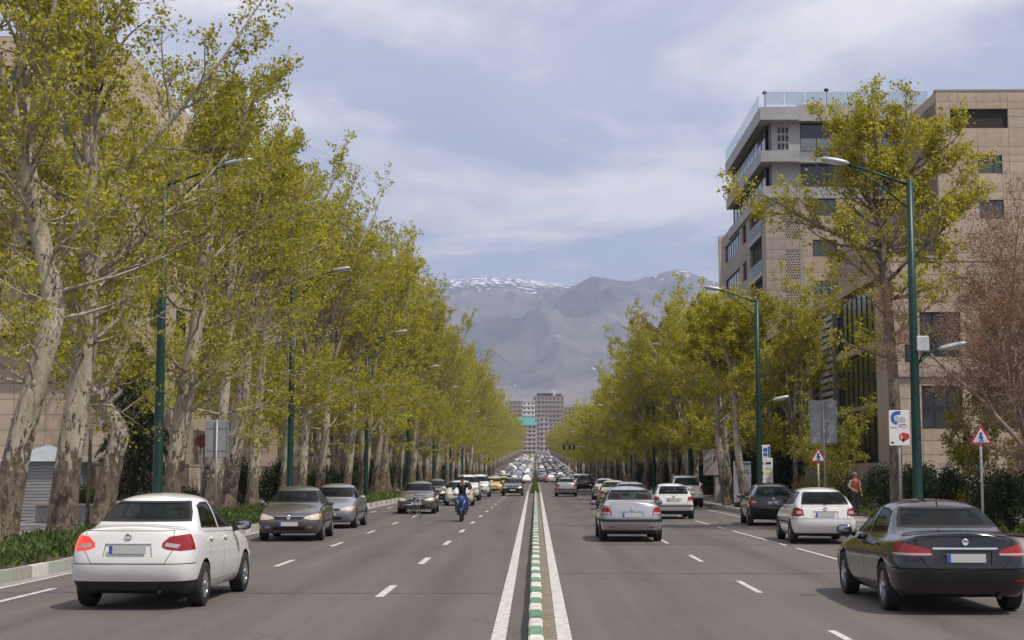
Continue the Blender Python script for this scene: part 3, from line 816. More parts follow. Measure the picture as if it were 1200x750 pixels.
o = far_block('far_tower', 'brown high-rise with dark roof storey rising above the avenue end', 14.5, 1640, 34, 30, 26, 60, M_FARB, 8, 12, wr=(.5, .5))
bb = MB(); bb.bx(-13, 5, 4, 20, 60, 64); bb.bx(8, 15, 4, 16, 60, 63); bb.build('roof_storey', M_FRAME, o); bb = MB(); bb.bx(3, 8, 6, 12, 60, 67); bb.build('lift_housing', M_FARW, o)
far_block('far_grey_building', 'grey far building half hidden left of the white stepped one', -19, 1500, 16, 16, 22, 52, M_FARB, 4, 12, wr=(.5, .4))
far_block('far_low_house', 'small pinkish far house between the high-rise and the right-hand trees', 7.5, 1300, 8, 12, 20, 30, M_PINK, 2, 7)
far_block('far_terrace_house', 'far pale house at the foot of the high-rise on the right', 22, 1380, 18, 12, 22, 26, M_BAND, 5, 7)
far_block('far_stepped_house', 'far beige house stepping down right of the high-rise', 37, 1600, 12, 14, 26, 46, M_FARB, 3, 10)
# ---- street fronts hidden behind the trees further up
def side_block(name, label, x, y, d, h, mat, side, floors):
    """block along the avenue; side -1 stands left of it and faces right"""
    o = thing(name, label, 'building', (x, y, road_z(y)))
    w = 14.0; b = MB(); x0, x1 = (-w, 0) if side < 0 else (0, w); b.bx(x0, x1, 0, d, -2, h); b.build('wall', mat, o)
    fh = h / floors; n = int(d / 3.4)
    for j in range(floors):
        for i in range(n):
            piece('window', M_WDARK, o, (0, d * (i + .5) / n, fh * (j + .55)), (.12, 1.7, 1.5))
        piece('sill_band', M_STONEG, o, (-side * .1 if False else (.06 if side < 0 else -.06), d / 2, fh * j + .25), (.14, d, .22))
    for i in range(4): piece('window', M_WDARK, o, ((x0 + x1) / 2 - 5 + 3.2 * i, 0, h - 1.8), (1.6, .12, 1.4))
    b = MB(); b.bx(x0 - .2, x1 + .2, -.2, d + .2, h, h + .5); b.build('parapet', mat, o)
for k, (y, d, h, m, f) in enumerate(((121, 26, 10, M_STONEL, 3), (152, 30, 13, M_STONEG, 4), (188, 34, 9, M_STONE, 3), (228, 40, 12, M_STONEL, 4), (276, 50, 11, M_STONEG, 3), (334, 60, 13, M_STONE, 4))):
    side_block('street_building', f'{["first", "second", "third", "fourth", "fifth", "sixth"][k]} street building glimpsed between trunks behind the left row', -19.5, y, d, h, m, -1, f)
for k, (y, d, h, m, f) in enumerate(((142, 30, 11, M_STONEG, 3), (178, 36, 9, M_STONE, 3), (220, 44, 12, M_STONEG, 4), (272, 50, 10, M_STONEL, 3), (330, 60, 11, M_STONE, 3))):
    side_block('street_building', f'{["first", "second", "third", "fourth", "fifth"][k]} street building glimpsed between trunks behind the right row', 17.8, y, d, h, m, 1, f)
# ------------------------------------------------------------------ cars
def car_paint(name, col, metal=0.0, rough=0.24):
    m, nt, b = new_mat(name)
    b.inputs['Base Color'].default_value = (*col, 1)
    b.inputs['Metallic'].default_value = metal
    b.inputs['Roughness'].default_value = rough
    b.inputs['Specular IOR Level'].default_value = 0.3
    b.inputs['Coat Roughness'].default_value = 0.05
    # road dust, thicker low on the body
    tcn = N(nt, 'ShaderNodeTexCoord'); sp = N(nt, 'ShaderNodeSeparateXYZ'); nt.links.new(tcn.outputs['Object'], sp.inputs[0])
    nz = N(nt, 'ShaderNodeTexNoise', Scale=7.0, Detail=5); nt.links.new(tcn.outputs['Object'], nz.inputs['Vector'])
    mr = N(nt, 'ShaderNodeMapRange'); mr.inputs['From Min'].default_value = 0.75; mr.inputs['From Max'].default_value = 0.15
    mr.inputs['To Min'].default_value = 0.01; mr.inputs['To Max'].default_value = 0.26
    nt.links.new(sp.outputs['Z'], mr.inputs['Value'])
    mu = N(nt, 'ShaderNodeMath', operation='MULTIPLY'); nt.links.new(mr.outputs[0], mu.inputs[0]); nt.links.new(nz.outputs[0], mu.inputs[1])
    mx = N(nt, 'ShaderNodeMix', data_type='RGBA'); nt.links.new(mu.outputs[0], mx.inputs[0])
    mx.inputs[6].default_value = (*col, 1); mx.inputs[7].default_value = (0.11, 0.092, 0.075, 1)
    nt.links.new(mx.outputs[2], b.inputs['Base Color'])
    rr = N(nt, 'ShaderNodeMapRange'); rr.inputs['To Min'].default_value = rough; rr.inputs['To Max'].default_value = 0.55
    nt.links.new(mu.outputs[0], rr.inputs['Value']); nt.links.new(rr.outputs[0], b.inputs['Roughness'])
    cw = N(nt, 'ShaderNodeMapRange'); cw.inputs['To Min'].default_value = 0.9; cw.inputs['To Max'].default_value = 0.2
    nt.links.new(mu.outputs[0], cw.inputs['Value']); nt.links.new(cw.outputs[0], b.inputs['Coat Weight'])
    m.diffuse_color = (*col, 1)
    return m
PAINT = {
    'white': car_paint('paint_white', (0.74, 0.73, 0.70)),
    'offwhite': car_paint('paint_offwhite', (0.62, 0.60, 0.55)),
    'black': car_paint('paint_black', (0.005, 0.005, 0.007), 0.0, 0.12),
    'silver': car_paint('paint_silver', (0.42, 0.42, 0.43), 0.65, 0.38),
    'grey': car_paint('paint_grey', (0.115, 0.107, 0.103), 0.45, 0.34),
    'bluegrey': car_paint('paint_bluegrey', (0.30, 0.32, 0.345), 0.55, 0.36),
    'maroon': car_paint('paint_maroon', (0.07, 0.014, 0.018)),
    'yellow': car_paint('paint_taxi', (0.62, 0.40, 0.05)),
    'beige': car_paint('paint_beige', (0.40, 0.34, 0.24)),
    'green': car_paint('paint_taxi_green', (0.06, 0.22, 0.10)),
    'blue': car_paint('paint_blue', (0.03, 0.06, 0.16)),
}
def glass_mat(name, tint, mixf):
    m, nt, b = new_mat(name)
    b.inputs['Base Color'].default_value = (0.010, 0.013, 0.012, 1)
    b.inputs['Roughness'].default_value = 0.03
    b.inputs['Specular IOR Level'].default_value = 0.6
    tr = N(nt, 'ShaderNodeBsdfTransparent'); tr.inputs[0].default_value = (*tint, 1)
    ms = N(nt, 'ShaderNodeMixShader'); ms.inputs[0].default_value = mixf
    nt.links.new(b.outputs[0], ms.inputs[1]); nt.links.new(tr.outputs[0], ms.inputs[2])
    out = [n for n in nt.nodes if n.type == 'OUTPUT_MATERIAL'][0]
    nt.links.new(ms.outputs[0], out.inputs['Surface'])
    return m
M_GLASS = glass_mat('car_glass', (0.55, 0.62, 0.56), 0.62)
M_RUB = plain('black_rubber', (0.012, 0.012, 0.012), 0.6)
M_TRIM = plain('black_plastic', (0.018, 0.018, 0.02), 0.5)
M_SEAM = plain('seam_shadow_gap', (0.01, 0.01, 0.01), 0.9)
M_TYRE = noisy('tyre_rubber', [(0.014, 0.014, 0.014), (0.035, 0.032, 0.03)], 30, 3, 0.85)
M_RIM = plain('alloy', (0.42, 0.42, 0.43), 0.35, 0.8)
M_DARKM = plain('dark_metal', (0.03, 0.03, 0.03), 0.5, 0.5)
M_CHROME = plain('chrome', (0.75, 0.75, 0.75), 0.15, 1.0)
M_RED = plain('tail_lens', (0.27, 0.004, 0.006), 0.14, 0, 0.35)
M_REDLIT = plain('brake_light_lit', (0.4, 0.008, 0.006), 0.14, 0, 0.35, emit=(1.0, 0.07, 0.02), es=0.7)
M_LENSW = plain('clear_lens', (0.42, 0.36, 0.36), 0.12, 0.2, 1.0)
M_HEAD = plain('head_lens', (0.55, 0.54, 0.50), 0.10, 0.35, 1.0)
M_HEADLIT = plain('head_lens_lit', (0.55, 0.50, 0.42), 0.1, 0.2, 1.0, emit=(1.0, 0.62, 0.28), es=0.12)
M_AMBER = plain('amber_lens', (0.45, 0.20, 0.07), 0.15, 0, 1.0)
M_PLATE = plain('plate_pale', (0.50, 0.50, 0.48), 0.45)
M_PLATEB = plain('plate_blue_band', (0.04, 0.10, 0.36), 0.4)
M_PLATEY = plain('plate_yellow', (0.6, 0.42, 0.06), 0.4)
M_SEAT = noisy('seat_cloth', [(0.03, 0.03, 0.032), (0.06, 0.058, 0.055)], 20, 3, 0.9)
M_LINING = plain('cabin_lining', (0.045, 0.043, 0.04), 0.9)
M_MIRROR = plain('mirror_glass', (0.3, 0.32, 0.34), 0.05, 1.0)

# control rings, rear to front. Each ring: seven points from the floor edge up to the top centre line (x, half width, z)
SEDAN = [
 [(.16,.54,.26),(.08,.57,.34),(-.02,.59,.53),(.035,.57,.80),(.07,.55,.985),(.10,.44,1.055),(.09,0,1.085)],
 [(.25,.69,.23),(.19,.765,.32),(.12,.80,.54),(.16,.775,.82),(.20,.715,.98),(.22,.58,1.065),(.17,0,1.105)],
 [(.46,.74,.20),(.44,.83,.29),(.42,.865,.56),(.42,.85,.83),(.44,.77,.975),(.46,.64,1.06),(.42,0,1.095)],
 [(.86,.75,.19),(.86,.84,.28),(.86,.872,.58),(.86,.86,.83),(.86,.775,.975),(.74,.69,1.07),(.58,0,1.11)],
 [(1.25,.75,.19),(1.25,.83,.27),(1.25,.868,.56),(1.25,.855,.82),(1.24,.775,.965),(1.28,.565,1.42),(1.17,0,1.48)],
 [(1.75,.75,.19),(1.75,.825,.27),(1.75,.865,.55),(1.75,.85,.80),(1.75,.775,.95),(1.75,.585,1.465),(1.72,0,1.53)],
 [(2.25,.75,.19),(2.25,.825,.27),(2.25,.865,.54),(2.25,.85,.79),(2.25,.775,.94),(2.22,.58,1.45),(2.25,0,1.51)],
 [(2.75,.75,.19),(2.75,.825,.27),(2.75,.865,.53),(2.75,.85,.78),(2.78,.775,.93),(2.60,.56,1.36),(2.56,0,1.42)],
 [(3.20,.75,.19),(3.20,.83,.27),(3.20,.868,.54),(3.20,.85,.78),(3.18,.77,.925),(3.22,.66,.985),(3.24,0,1.03)],
 [(3.62,.75,.19),(3.62,.84,.28),(3.62,.868,.55),(3.62,.845,.76),(3.62,.755,.885),(3.62,.60,.925),(3.62,0,.955)],
 [(4.02,.74,.20),(4.02,.82,.29),(4.02,.85,.54),(4.02,.82,.72),(4.02,.72,.80),(4.00,.55,.845),(4.02,0,.875)],
 [(4.20,.69,.22),(4.24,.76,.31),(4.27,.78,.52),(4.24,.74,.68),(4.20,.64,.745),(4.18,.48,.785),(4.20,0,.815)],
 [(4.25,.55,.25),(4.33,.60,.34),(4.37,.62,.50),(4.34,.60,.66),(4.30,.52,.715),(4.27,.40,.745),(4.29,0,.77)],
]
HATCH = [
 [(.16,.58,.27),(.09,.62,.35),(.00,.65,.52),(.04,.64,.78),(.07,.60,.98),(.16,.50,1.14),(.16,0,1.16)],
 [(.22,.69,.23),(.15,.765,.32),(.07,.80,.54),(.09,.785,.80),(.13,.74,.99),(.24,.605,1.20),(.22,0,1.25)],
 [(.44,.74,.20),(.42,.82,.29),(.38,.855,.56),(.38,.84,.82),(.40,.765,.985),(.52,.575,1.38),(.42,0,1.43)],
 [(.78,.75,.19),(.78,.83,.28),(.78,.862,.57),(.78,.85,.82),(.78,.77,.97),(.80,.575,1.425),(.74,0,1.475)],
 [(1.20,.75,.19),(1.20,.82,.27),(1.20,.858,.55),(1.20,.845,.81),(1.20,.77,.955),(1.22,.585,1.45),(1.20,0,1.495)],
 [(1.60,.75,.19),(1.60,.82,.27),(1.60,.858,.55),(1.60,.845,.80),(1.60,.77,.945),(1.62,.585,1.45),(1.60,0,1.50)],
 [(2.02,.75,.19),(2.02,.82,.27),(2.02,.858,.54),(2.02,.845,.79),(2.02,.77,.935),(2.00,.58,1.43),(2.02,0,1.48)],
 [(2.48,.75,.19),(2.48,.82,.27),(2.48,.858,.53),(2.48,.845,.78),(2.52,.77,.925),(2.36,.56,1.35),(2.32,0,1.415)],
 [(2.92,.75,.19),(2.92,.825,.27),(2.92,.86,.54),(2.92,.845,.78),(2.92,.765,.92),(2.97,.655,.985),(2.99,0,1.03)],
 [(3.28,.75,.19),(3.28,.835,.28),(3.28,.86,.55),(3.28,.84,.76),(3.28,.75,.885),(3.28,.60,.93),(3.28,0,.96)],
 [(3.60,.74,.20),(3.60,.81,.29),(3.60,.84,.54),(3.60,.81,.72),(3.60,.71,.81),(3.58,.55,.85),(3.60,0,.88)],
 [(3.78,.68,.22),(3.82,.75,.31),(3.85,.77,.52),(3.82,.73,.68),(3.78,.63,.75),(3.76,.48,.79),(3.78,0,.815)],
 [(3.83,.55,.25),(3.91,.60,.34),(3.95,.62,.50),(3.92,.60,.66),(3.88,.52,.715),(3.85,.40,.75),(3.87,0,.77)],
]
SUV = [
 [(.16,.62,.34),(.09,.66,.44),(.00,.70,.62),(.03,.70,.88),(.05,.67,1.10),(.17,.58,1.40),(.14,0,1.44)],
 [(.22,.74,.32),(.15,.83,.42),(.07,.87,.64),(.08,.855,.90),(.11,.81,1.11),(.25,.655,1.50),(.20,0,1.56)],
 [(.44,.79,.30),(.42,.88,.40),(.38,.91,.66),(.38,.895,.92),(.40,.83,1.10),(.50,.64,1.62),(.40,0,1.67)],
 [(.86,.80,.30),(.86,.89,.40),(.86,.915,.68),(.86,.90,.93),(.86,.83,1.10),(.88,.65,1.67),(.82,0,1.72)],
 [(1.35,.80,.30),(1.35,.88,.38),(1.35,.91,.66),(1.35,.895,.92),(1.35,.83,1.09),(1.36,.655,1.69),(1.34,0,1.74)],
 [(1.80,.80,.30),(1.80,.88,.38),(1.80,.91,.66),(1.80,.895,.91),(1.80,.83,1.08),(1.80,.655,1.69),(1.80,0,1.74)],
 [(2.25,.80,.30),(2.25,.88,.38),(2.25,.91,.65),(2.25,.895,.91),(2.25,.83,1.075),(2.22,.65,1.67),(2.25,0,1.72)],
 [(2.80,.80,.30),(2.80,.88,.38),(2.80,.91,.64),(2.80,.895,.90),(2.84,.83,1.07),(2.62,.63,1.57),(2.56,0,1.64)],
 [(3.25,.80,.30),(3.25,.885,.38),(3.25,.91,.66),(3.25,.89,.90),(3.25,.82,1.06),(3.30,.71,1.12),(3.32,0,1.17)],
 [(3.70,.80,.30),(3.70,.89,.40),(3.70,.91,.68),(3.70,.885,.90),(3.70,.80,1.04),(3.70,.65,1.09),(3.70,0,1.12)],
 [(4.12,.79,.31),(4.12,.87,.41),(4.12,.89,.66),(4.12,.86,.86),(4.12,.77,.97),(4.10,.60,1.02),(4.12,0,1.05)],
 [(4.30,.73,.33),(4.34,.81,.42),(4.37,.82,.64),(4.34,.79,.82),(4.30,.69,.90),(4.28,.52,.94),(4.30,0,.97)],
 [(4.35,.59,.36),(4.43,.65,.46),(4.47,.67,.62),(4.44,.65,.80),(4.40,.57,.86),(4.37,.44,.89),(4.39,0,.92)],
]
GEO = {   # windows and doors in side view (x, z); glass in end view (y, z); axle positions
 'sedan': dict(rows=SEDAN, L=4.37, axles=(.88, 3.46), wr=.305, ar=.352,
   side=[('rear_side_window', [(1.06,1.035),(1.99,1.005),(1.99,1.375),(1.62,1.372),(1.38,1.33)]),
         ('front_side_window', [(2.07,1.003),(2.98,.985),(2.86,1.09),(2.60,1.30),(2.52,1.335),(2.07,1.372)])],
   doors=[('rear_door', [(1.30,.45),(1.42,.30),(2.02,.30),(2.02,.96),(1.10,.985),(1.14,.70)]),
          ('front_door', [(2.035,.30),(2.95,.30),(3.02,.45),(3.03,.93),(2.035,.96)])],
   handles=[(1.32,.885),(2.22,.87)], mirror=(2.86,.86,1.00),
   rear=[(-.645,1.125),(.645,1.125),(.60,1.25),(.515,1.395),(-.515,1.395),(-.60,1.25)],
   front=[(-.675,1.035),(.675,1.035),(.62,1.2),(.535,1.365),(-.535,1.365),(-.62,1.2)],
   seats=(1.45, 2.42, 1.0), cap=.40),
 'hatch': dict(rows=HATCH, L=3.95, axles=(.68, 3.12), wr=.30, ar=.345,
   side=[('quarter_window', [(.66,1.05),(.99,1.03),(1.02,1.36),(.86,1.35),(.76,1.25)]),
         ('rear_side_window', [(1.06,1.03),(1.76,1.0),(1.76,1.375),(1.09,1.37)]),
         ('front_side_window', [(1.83,1.0),(2.72,.985),(2.60,1.09),(2.36,1.29),(2.28,1.33),(1.83,1.372)])],
   doors=[('rear_door', [(1.10,.45),(1.22,.30),(1.79,.30),(1.79,.96),(1.00,.985),(1.0,.72)]),
          ('front_door', [(1.805,.30),(2.68,.30),(2.75,.45),(2.76,.93),(1.805,.96)])],
   handles=[(1.16,.885),(1.98,.87)], mirror=(2.58,.855,1.0),
   rear=[(-.63,1.03),(.63,1.03),(.58,1.20),(.51,1.365),(-.51,1.365),(-.58,1.20)],
   front=[(-.67,1.035),(.67,1.035),(.62,1.2),(.535,1.36),(-.535,1.36),(-.62,1.2)],
   seats=(1.12, 2.18, .5), cap=.40),
 'suv': dict(rows=SUV, L=4.47, axles=(.86, 3.52), wr=.355, ar=.41,
   side=[('quarter_window', [(.48,1.18),(1.06,1.17),(1.08,1.58),(.66,1.57),(.56,1.45)]),
         ('rear_side_window', [(1.16,1.17),(2.0,1.15),(2.0,1.60),(1.18,1.60)]),
         ('front_side_window', [(2.08,1.15),(3.02,1.12),(2.88,1.27),(2.62,1.5),(2.52,1.55),(2.08,1.595)])],
   doors=[('rear_door', [(1.32,.6),(1.42,.42),(2.03,.42),(2.03,1.10),(1.10,1.12),(1.12,.85)]),
          ('front_door', [(2.045,.42),(3.0,.42),(3.06,.55),(3.07,1.08),(2.045,1.10)])],
   handles=[(1.32,1.0),(2.24,.99)], mirror=(2.86,.91,1.17),
   rear=[(-.68,1.17),(.68,1.17),(.65,1.35),(.56,1.585),(-.56,1.585),(-.65,1.35)],
   front=[(-.74,1.18),(.74,1.18),(.69,1.36),(.60,1.57),(-.60,1.57),(-.69,1.36)],
   seats=(1.35, 2.42, .6), cap=.50),
}
def inset(poly, d):
    n = len(poly); L = []
    A = sum(poly[i][0] * poly[(i + 1) % n][1] - poly[(i + 1) % n][0] * poly[i][1] for i in range(n))
    P = poly if A > 0 else poly[::-1]
    for i in range(n):
        (x0, y0), (x1, y1) = P[i], P[(i + 1) % n]
        l = math.hypot(x1 - x0, y1 - y0); nx, ny = -(y1 - y0) / l, (x1 - x0) / l
        L.append((nx, ny, nx * (x0 + nx * d) + ny * (y0 + ny * d)))
    out = []
    for i in range(n):
        a, b = L[i - 1], L[i]
        D = a[0] * b[1] - a[1] * b[0]
        if abs(D) < 1e-6: out.append(P[i]); continue
        out.append(((a[2] * b[1] - a[1] * b[2]) / D, (a[0] * b[2] - a[2] * b[0]) / D))
    return out
def circle_poly(cx, cz, r, n=20):
    return [(cx + r * math.cos(2 * PI * k / n), cz + r * math.sin(2 * PI * k / n)) for k in range(n)]
def shell_bm(rows, level, sx=1, sy=1, sz=1):
    V = []; F = []
    for r in rows:
        r = [(r[0][0], 0, r[0][2])] + list(r)
        left = [(x * sx, y * sy, z * sz) for x, y, z in r]
        V += left + [(x, -y, z) for x, y, z in left[6:0:-1]]
    n = 14
    for i in range(len(rows) - 1):
        for k in range(n):
            F.append((i * n + k, (i + 1) * n + k, (i + 1) * n + (k + 1) % n, i * n + (k + 1) % n))
    for b, rev in ((0, False), ((len(rows) - 1) * n, True)):
        caps = [(b + 0, b + 1, b + 13)] + [(b + i, b + i + 1, b + 13 - i, b + 14 - i) for i in range(1, 6)] + [(b + 6, b + 7, b + 8)]
        F += [c[::-1] for c in caps] if rev else caps
    me = bpy.data.meshes.new('cage'); me.from_pydata(V, [], F)
    bm0 = bmesh.new(); bm0.from_mesh(me)
    bmesh.ops.recalc_face_normals(bm0, faces=bm0.faces)
    cl = bm0.edges.layers.float.new('crease_edge')
    bm0.verts.ensure_lookup_table()
    for e in bm0.edges:
        a, b = e.verts[0].index, e.verts[1].index
        ka, kb = a % n, b % n
        if ka == kb and a // n != b // n:
            s = min(a // n, b // n)
            k = min(ka, n - ka)
            if k == 5: e[cl] = 0.45
            if k == 6 and 3 <= s <= 7: e[cl] = 0.25
            if k == 1: e[cl] = 0.6
        elif a // n == b // n:
            s = a // n; k = max(min(ka, n - ka), min(kb, n - kb))
            if s == 8 and k >= 6: e[cl] = 0.6
            if s in (4, 7) and k == 7: e[cl] = 0.35
            if s == 0 and k == 4: e[cl] = 0.2
    bm0.to_mesh(me); bm0.free()
    o = bpy.data.objects.new('cage', me)
    md = o.modifiers.new('s', 'SUBSURF'); md.levels = level; md.render_levels = level
    me2 = evaluated(o); bpy.data.meshes.remove(me)
    bm = bmesh.new(); bm.from_mesh(me2); bpy.data.meshes.remove(me2)
    for l in list(bm.edges.layers.float.values()):
        bm.edges.layers.float.remove(l)
    return bm
class Carver:
    def __init__(s, bm):
        s.bm = bm; s.tl = bm.faces.layers.int.new('tag'); s.names = ['body']
    def tid(s, name):
        if name not in s.names: s.names.append(name)
        return s.names.index(name)
    def cut(s, poly, name, proj, filt, allow=('body',)):
        A = sum(poly[i][0] * poly[(i + 1) % len(poly)][1] - poly[(i + 1) % len(poly)][0] * poly[i][1] for i in range(len(poly)))
        P = poly if A > 0 else poly[::-1]
        iu = 0 if proj == 'S' else 1
        u0 = min(p[0] for p in P); u1 = max(p[0] for p in P); v0 = min(p[1] for p in P); v1 = max(p[1] for p in P)
        ok = {s.names.index(a) for a in allow if a in s.names}
        fs = []
        for f in s.bm.faces:
            if f[s.tl] not in ok: continue
            c = f.calc_center_median()
            if not filt(c, f.normal): continue
            us = [v.co[iu] for v in f.verts]; vs = [v.co.z for v in f.verts]
            if max(us) < u0 or min(us) > u1 or max(vs) < v0 or min(vs) > v1: continue
            fs.append(f)
        for i in range(len(P)):
            if not fs: return
            a, b = P[i], P[(i + 1) % len(P)]
            du, dv = b[0] - a[0], b[1] - a[1]; l = math.hypot(du, dv)
            if l < 1e-6: continue
            nu, nv = dv / l, -du / l                      # outward
            no = (nu, 0, nv) if proj == 'S' else (0, nu, nv)
            co = (a[0], 0, a[1]) if proj == 'S' else (0, a[0], a[1])
            es = {e for f in fs for e in f.edges}; vs = {v for f in fs for v in f.verts}
            r = bmesh.ops.bisect_plane(s.bm, geom=list(vs) + list(es) + fs, dist=1e-5, plane_co=co, plane_no=no)
            nf = []
            for g in r['geom']:
                if isinstance(g, bmesh.types.BMFace):
                    c = g.calc_center_median()
                    if nu * (c[iu] - a[0]) + nv * (c.z - a[1]) < 0: nf.append(g)
            fs = nf
        t = s.tid(name)
        for f in fs: f[s.tl] = t
    def ring(s, poly, outer, inner, w, proj, filt, allow=('body',)):
        s.cut(poly, outer, proj, filt, allow)
        s.cut(inset(poly, w), inner, proj, filt, (outer,))
    def take(s, name, mat, shift=0.0):
        """the faces tagged name as a mesh of their own, smooth with their old normals"""
        if name not in s.names: return None
        t = s.names.index(name); idx = {}; V = []; NO = []; F = []
        for f in s.bm.faces:
            if f[s.tl] != t: continue
            for v in f.verts:
                if v not in idx:
                    idx[v] = len(V); V.append(v.co - v.normal * shift); NO.append(tuple(v.normal))
            F.append([idx[v] for v in f.verts])
        if not F: return None
        me = bpy.data.meshes.new(name); me.from_pydata(V, [], F)
        me.polygons.foreach_set('use_smooth', [True] * len(F))
        me.materials.append(mat)
        me.update()
        me.normals_split_custom_set_from_vertices(NO)
        return me

def wheel_parts(parent, x, y, r, side, style):
    w = sub_empty('wheel', parent, (x, y, r))
    key = ('tyre', round(r, 3), side, style)
    if key not in WHEELS:
        b = MB(); hw = .10
        b.lathe([(r * .62, -hw), (r * .93, -hw * 1.02), (r * .985, -hw * .9), (r, -hw * .6), (r, hw * .6), (r * .985, hw * .9), (r * .93, hw * 1.02), (r * .62, hw), (r * .62, -hw)], 'Y', n=32)
        ty = b.mesh('tyre', M_TYRE)
        b = MB(); s = side
        rr = r * .66
        b.lathe([(rr, s * .085), (rr * .96, s * .098), (rr * .9, s * .085), (rr * .88, -s * .02)], 'Y', n=32)
        b.mi = 1
        b.lathe([(rr * .9, s * .01), (.001, s * .01)], 'Y', n=24)
        b.mi = 0
        if style == 'steel':
            b.lathe([(rr * .92, s * .088), (rr * .7, s * .10), (rr * .4, s * .092), (rr * .2, s * .105), (.001, s * .105)], 'Y', n=32)
            b.mi = 1
            for k in range(9):
                a = 2 * PI * k / 9
                b.box((rr * .72 * math.cos(a), s * .099, rr * .72 * math.sin(a)), (.05, .012, .035), rot=Matrix.Rotation(-a, 3, 'Y'))
        else:
            ns = 5 if style == 'five' else 9
            for k in range(ns):
                a = 2 * PI * k / ns + .3
                wd = .07 if style == 'five' else .038
                Rm = Matrix.Rotation(-a, 3, 'Y')
                L0, L1 = .02, rr * .94
                P = [(L0, -.03), (L1, -wd / 2), (L1, wd / 2), (L0, .03)]
                V = [Rm @ Vector((u, s * q, v)) for q in (.05, .092) for u, v in P]
                b.add(V, [(0, 1, 2, 3), (4, 7, 6, 5), (0, 4, 5, 1), (1, 5, 6, 2), (2, 6, 7, 3), (3, 7, 4, 0)], False)
            b.lathe([(.045, s * .05), (.045, s * .1), (.03, s * .106), (.001, s * .106)], 'Y', n=16)
        rm = b.mesh('rim', [M_RIM, M_DARKM])
        WHEELS[key] = (ty, rm)
    ty, rm = WHEELS[key]
    link('tyre', ty, w); link('rim', rm, w)
    return w
WHEELS = {}

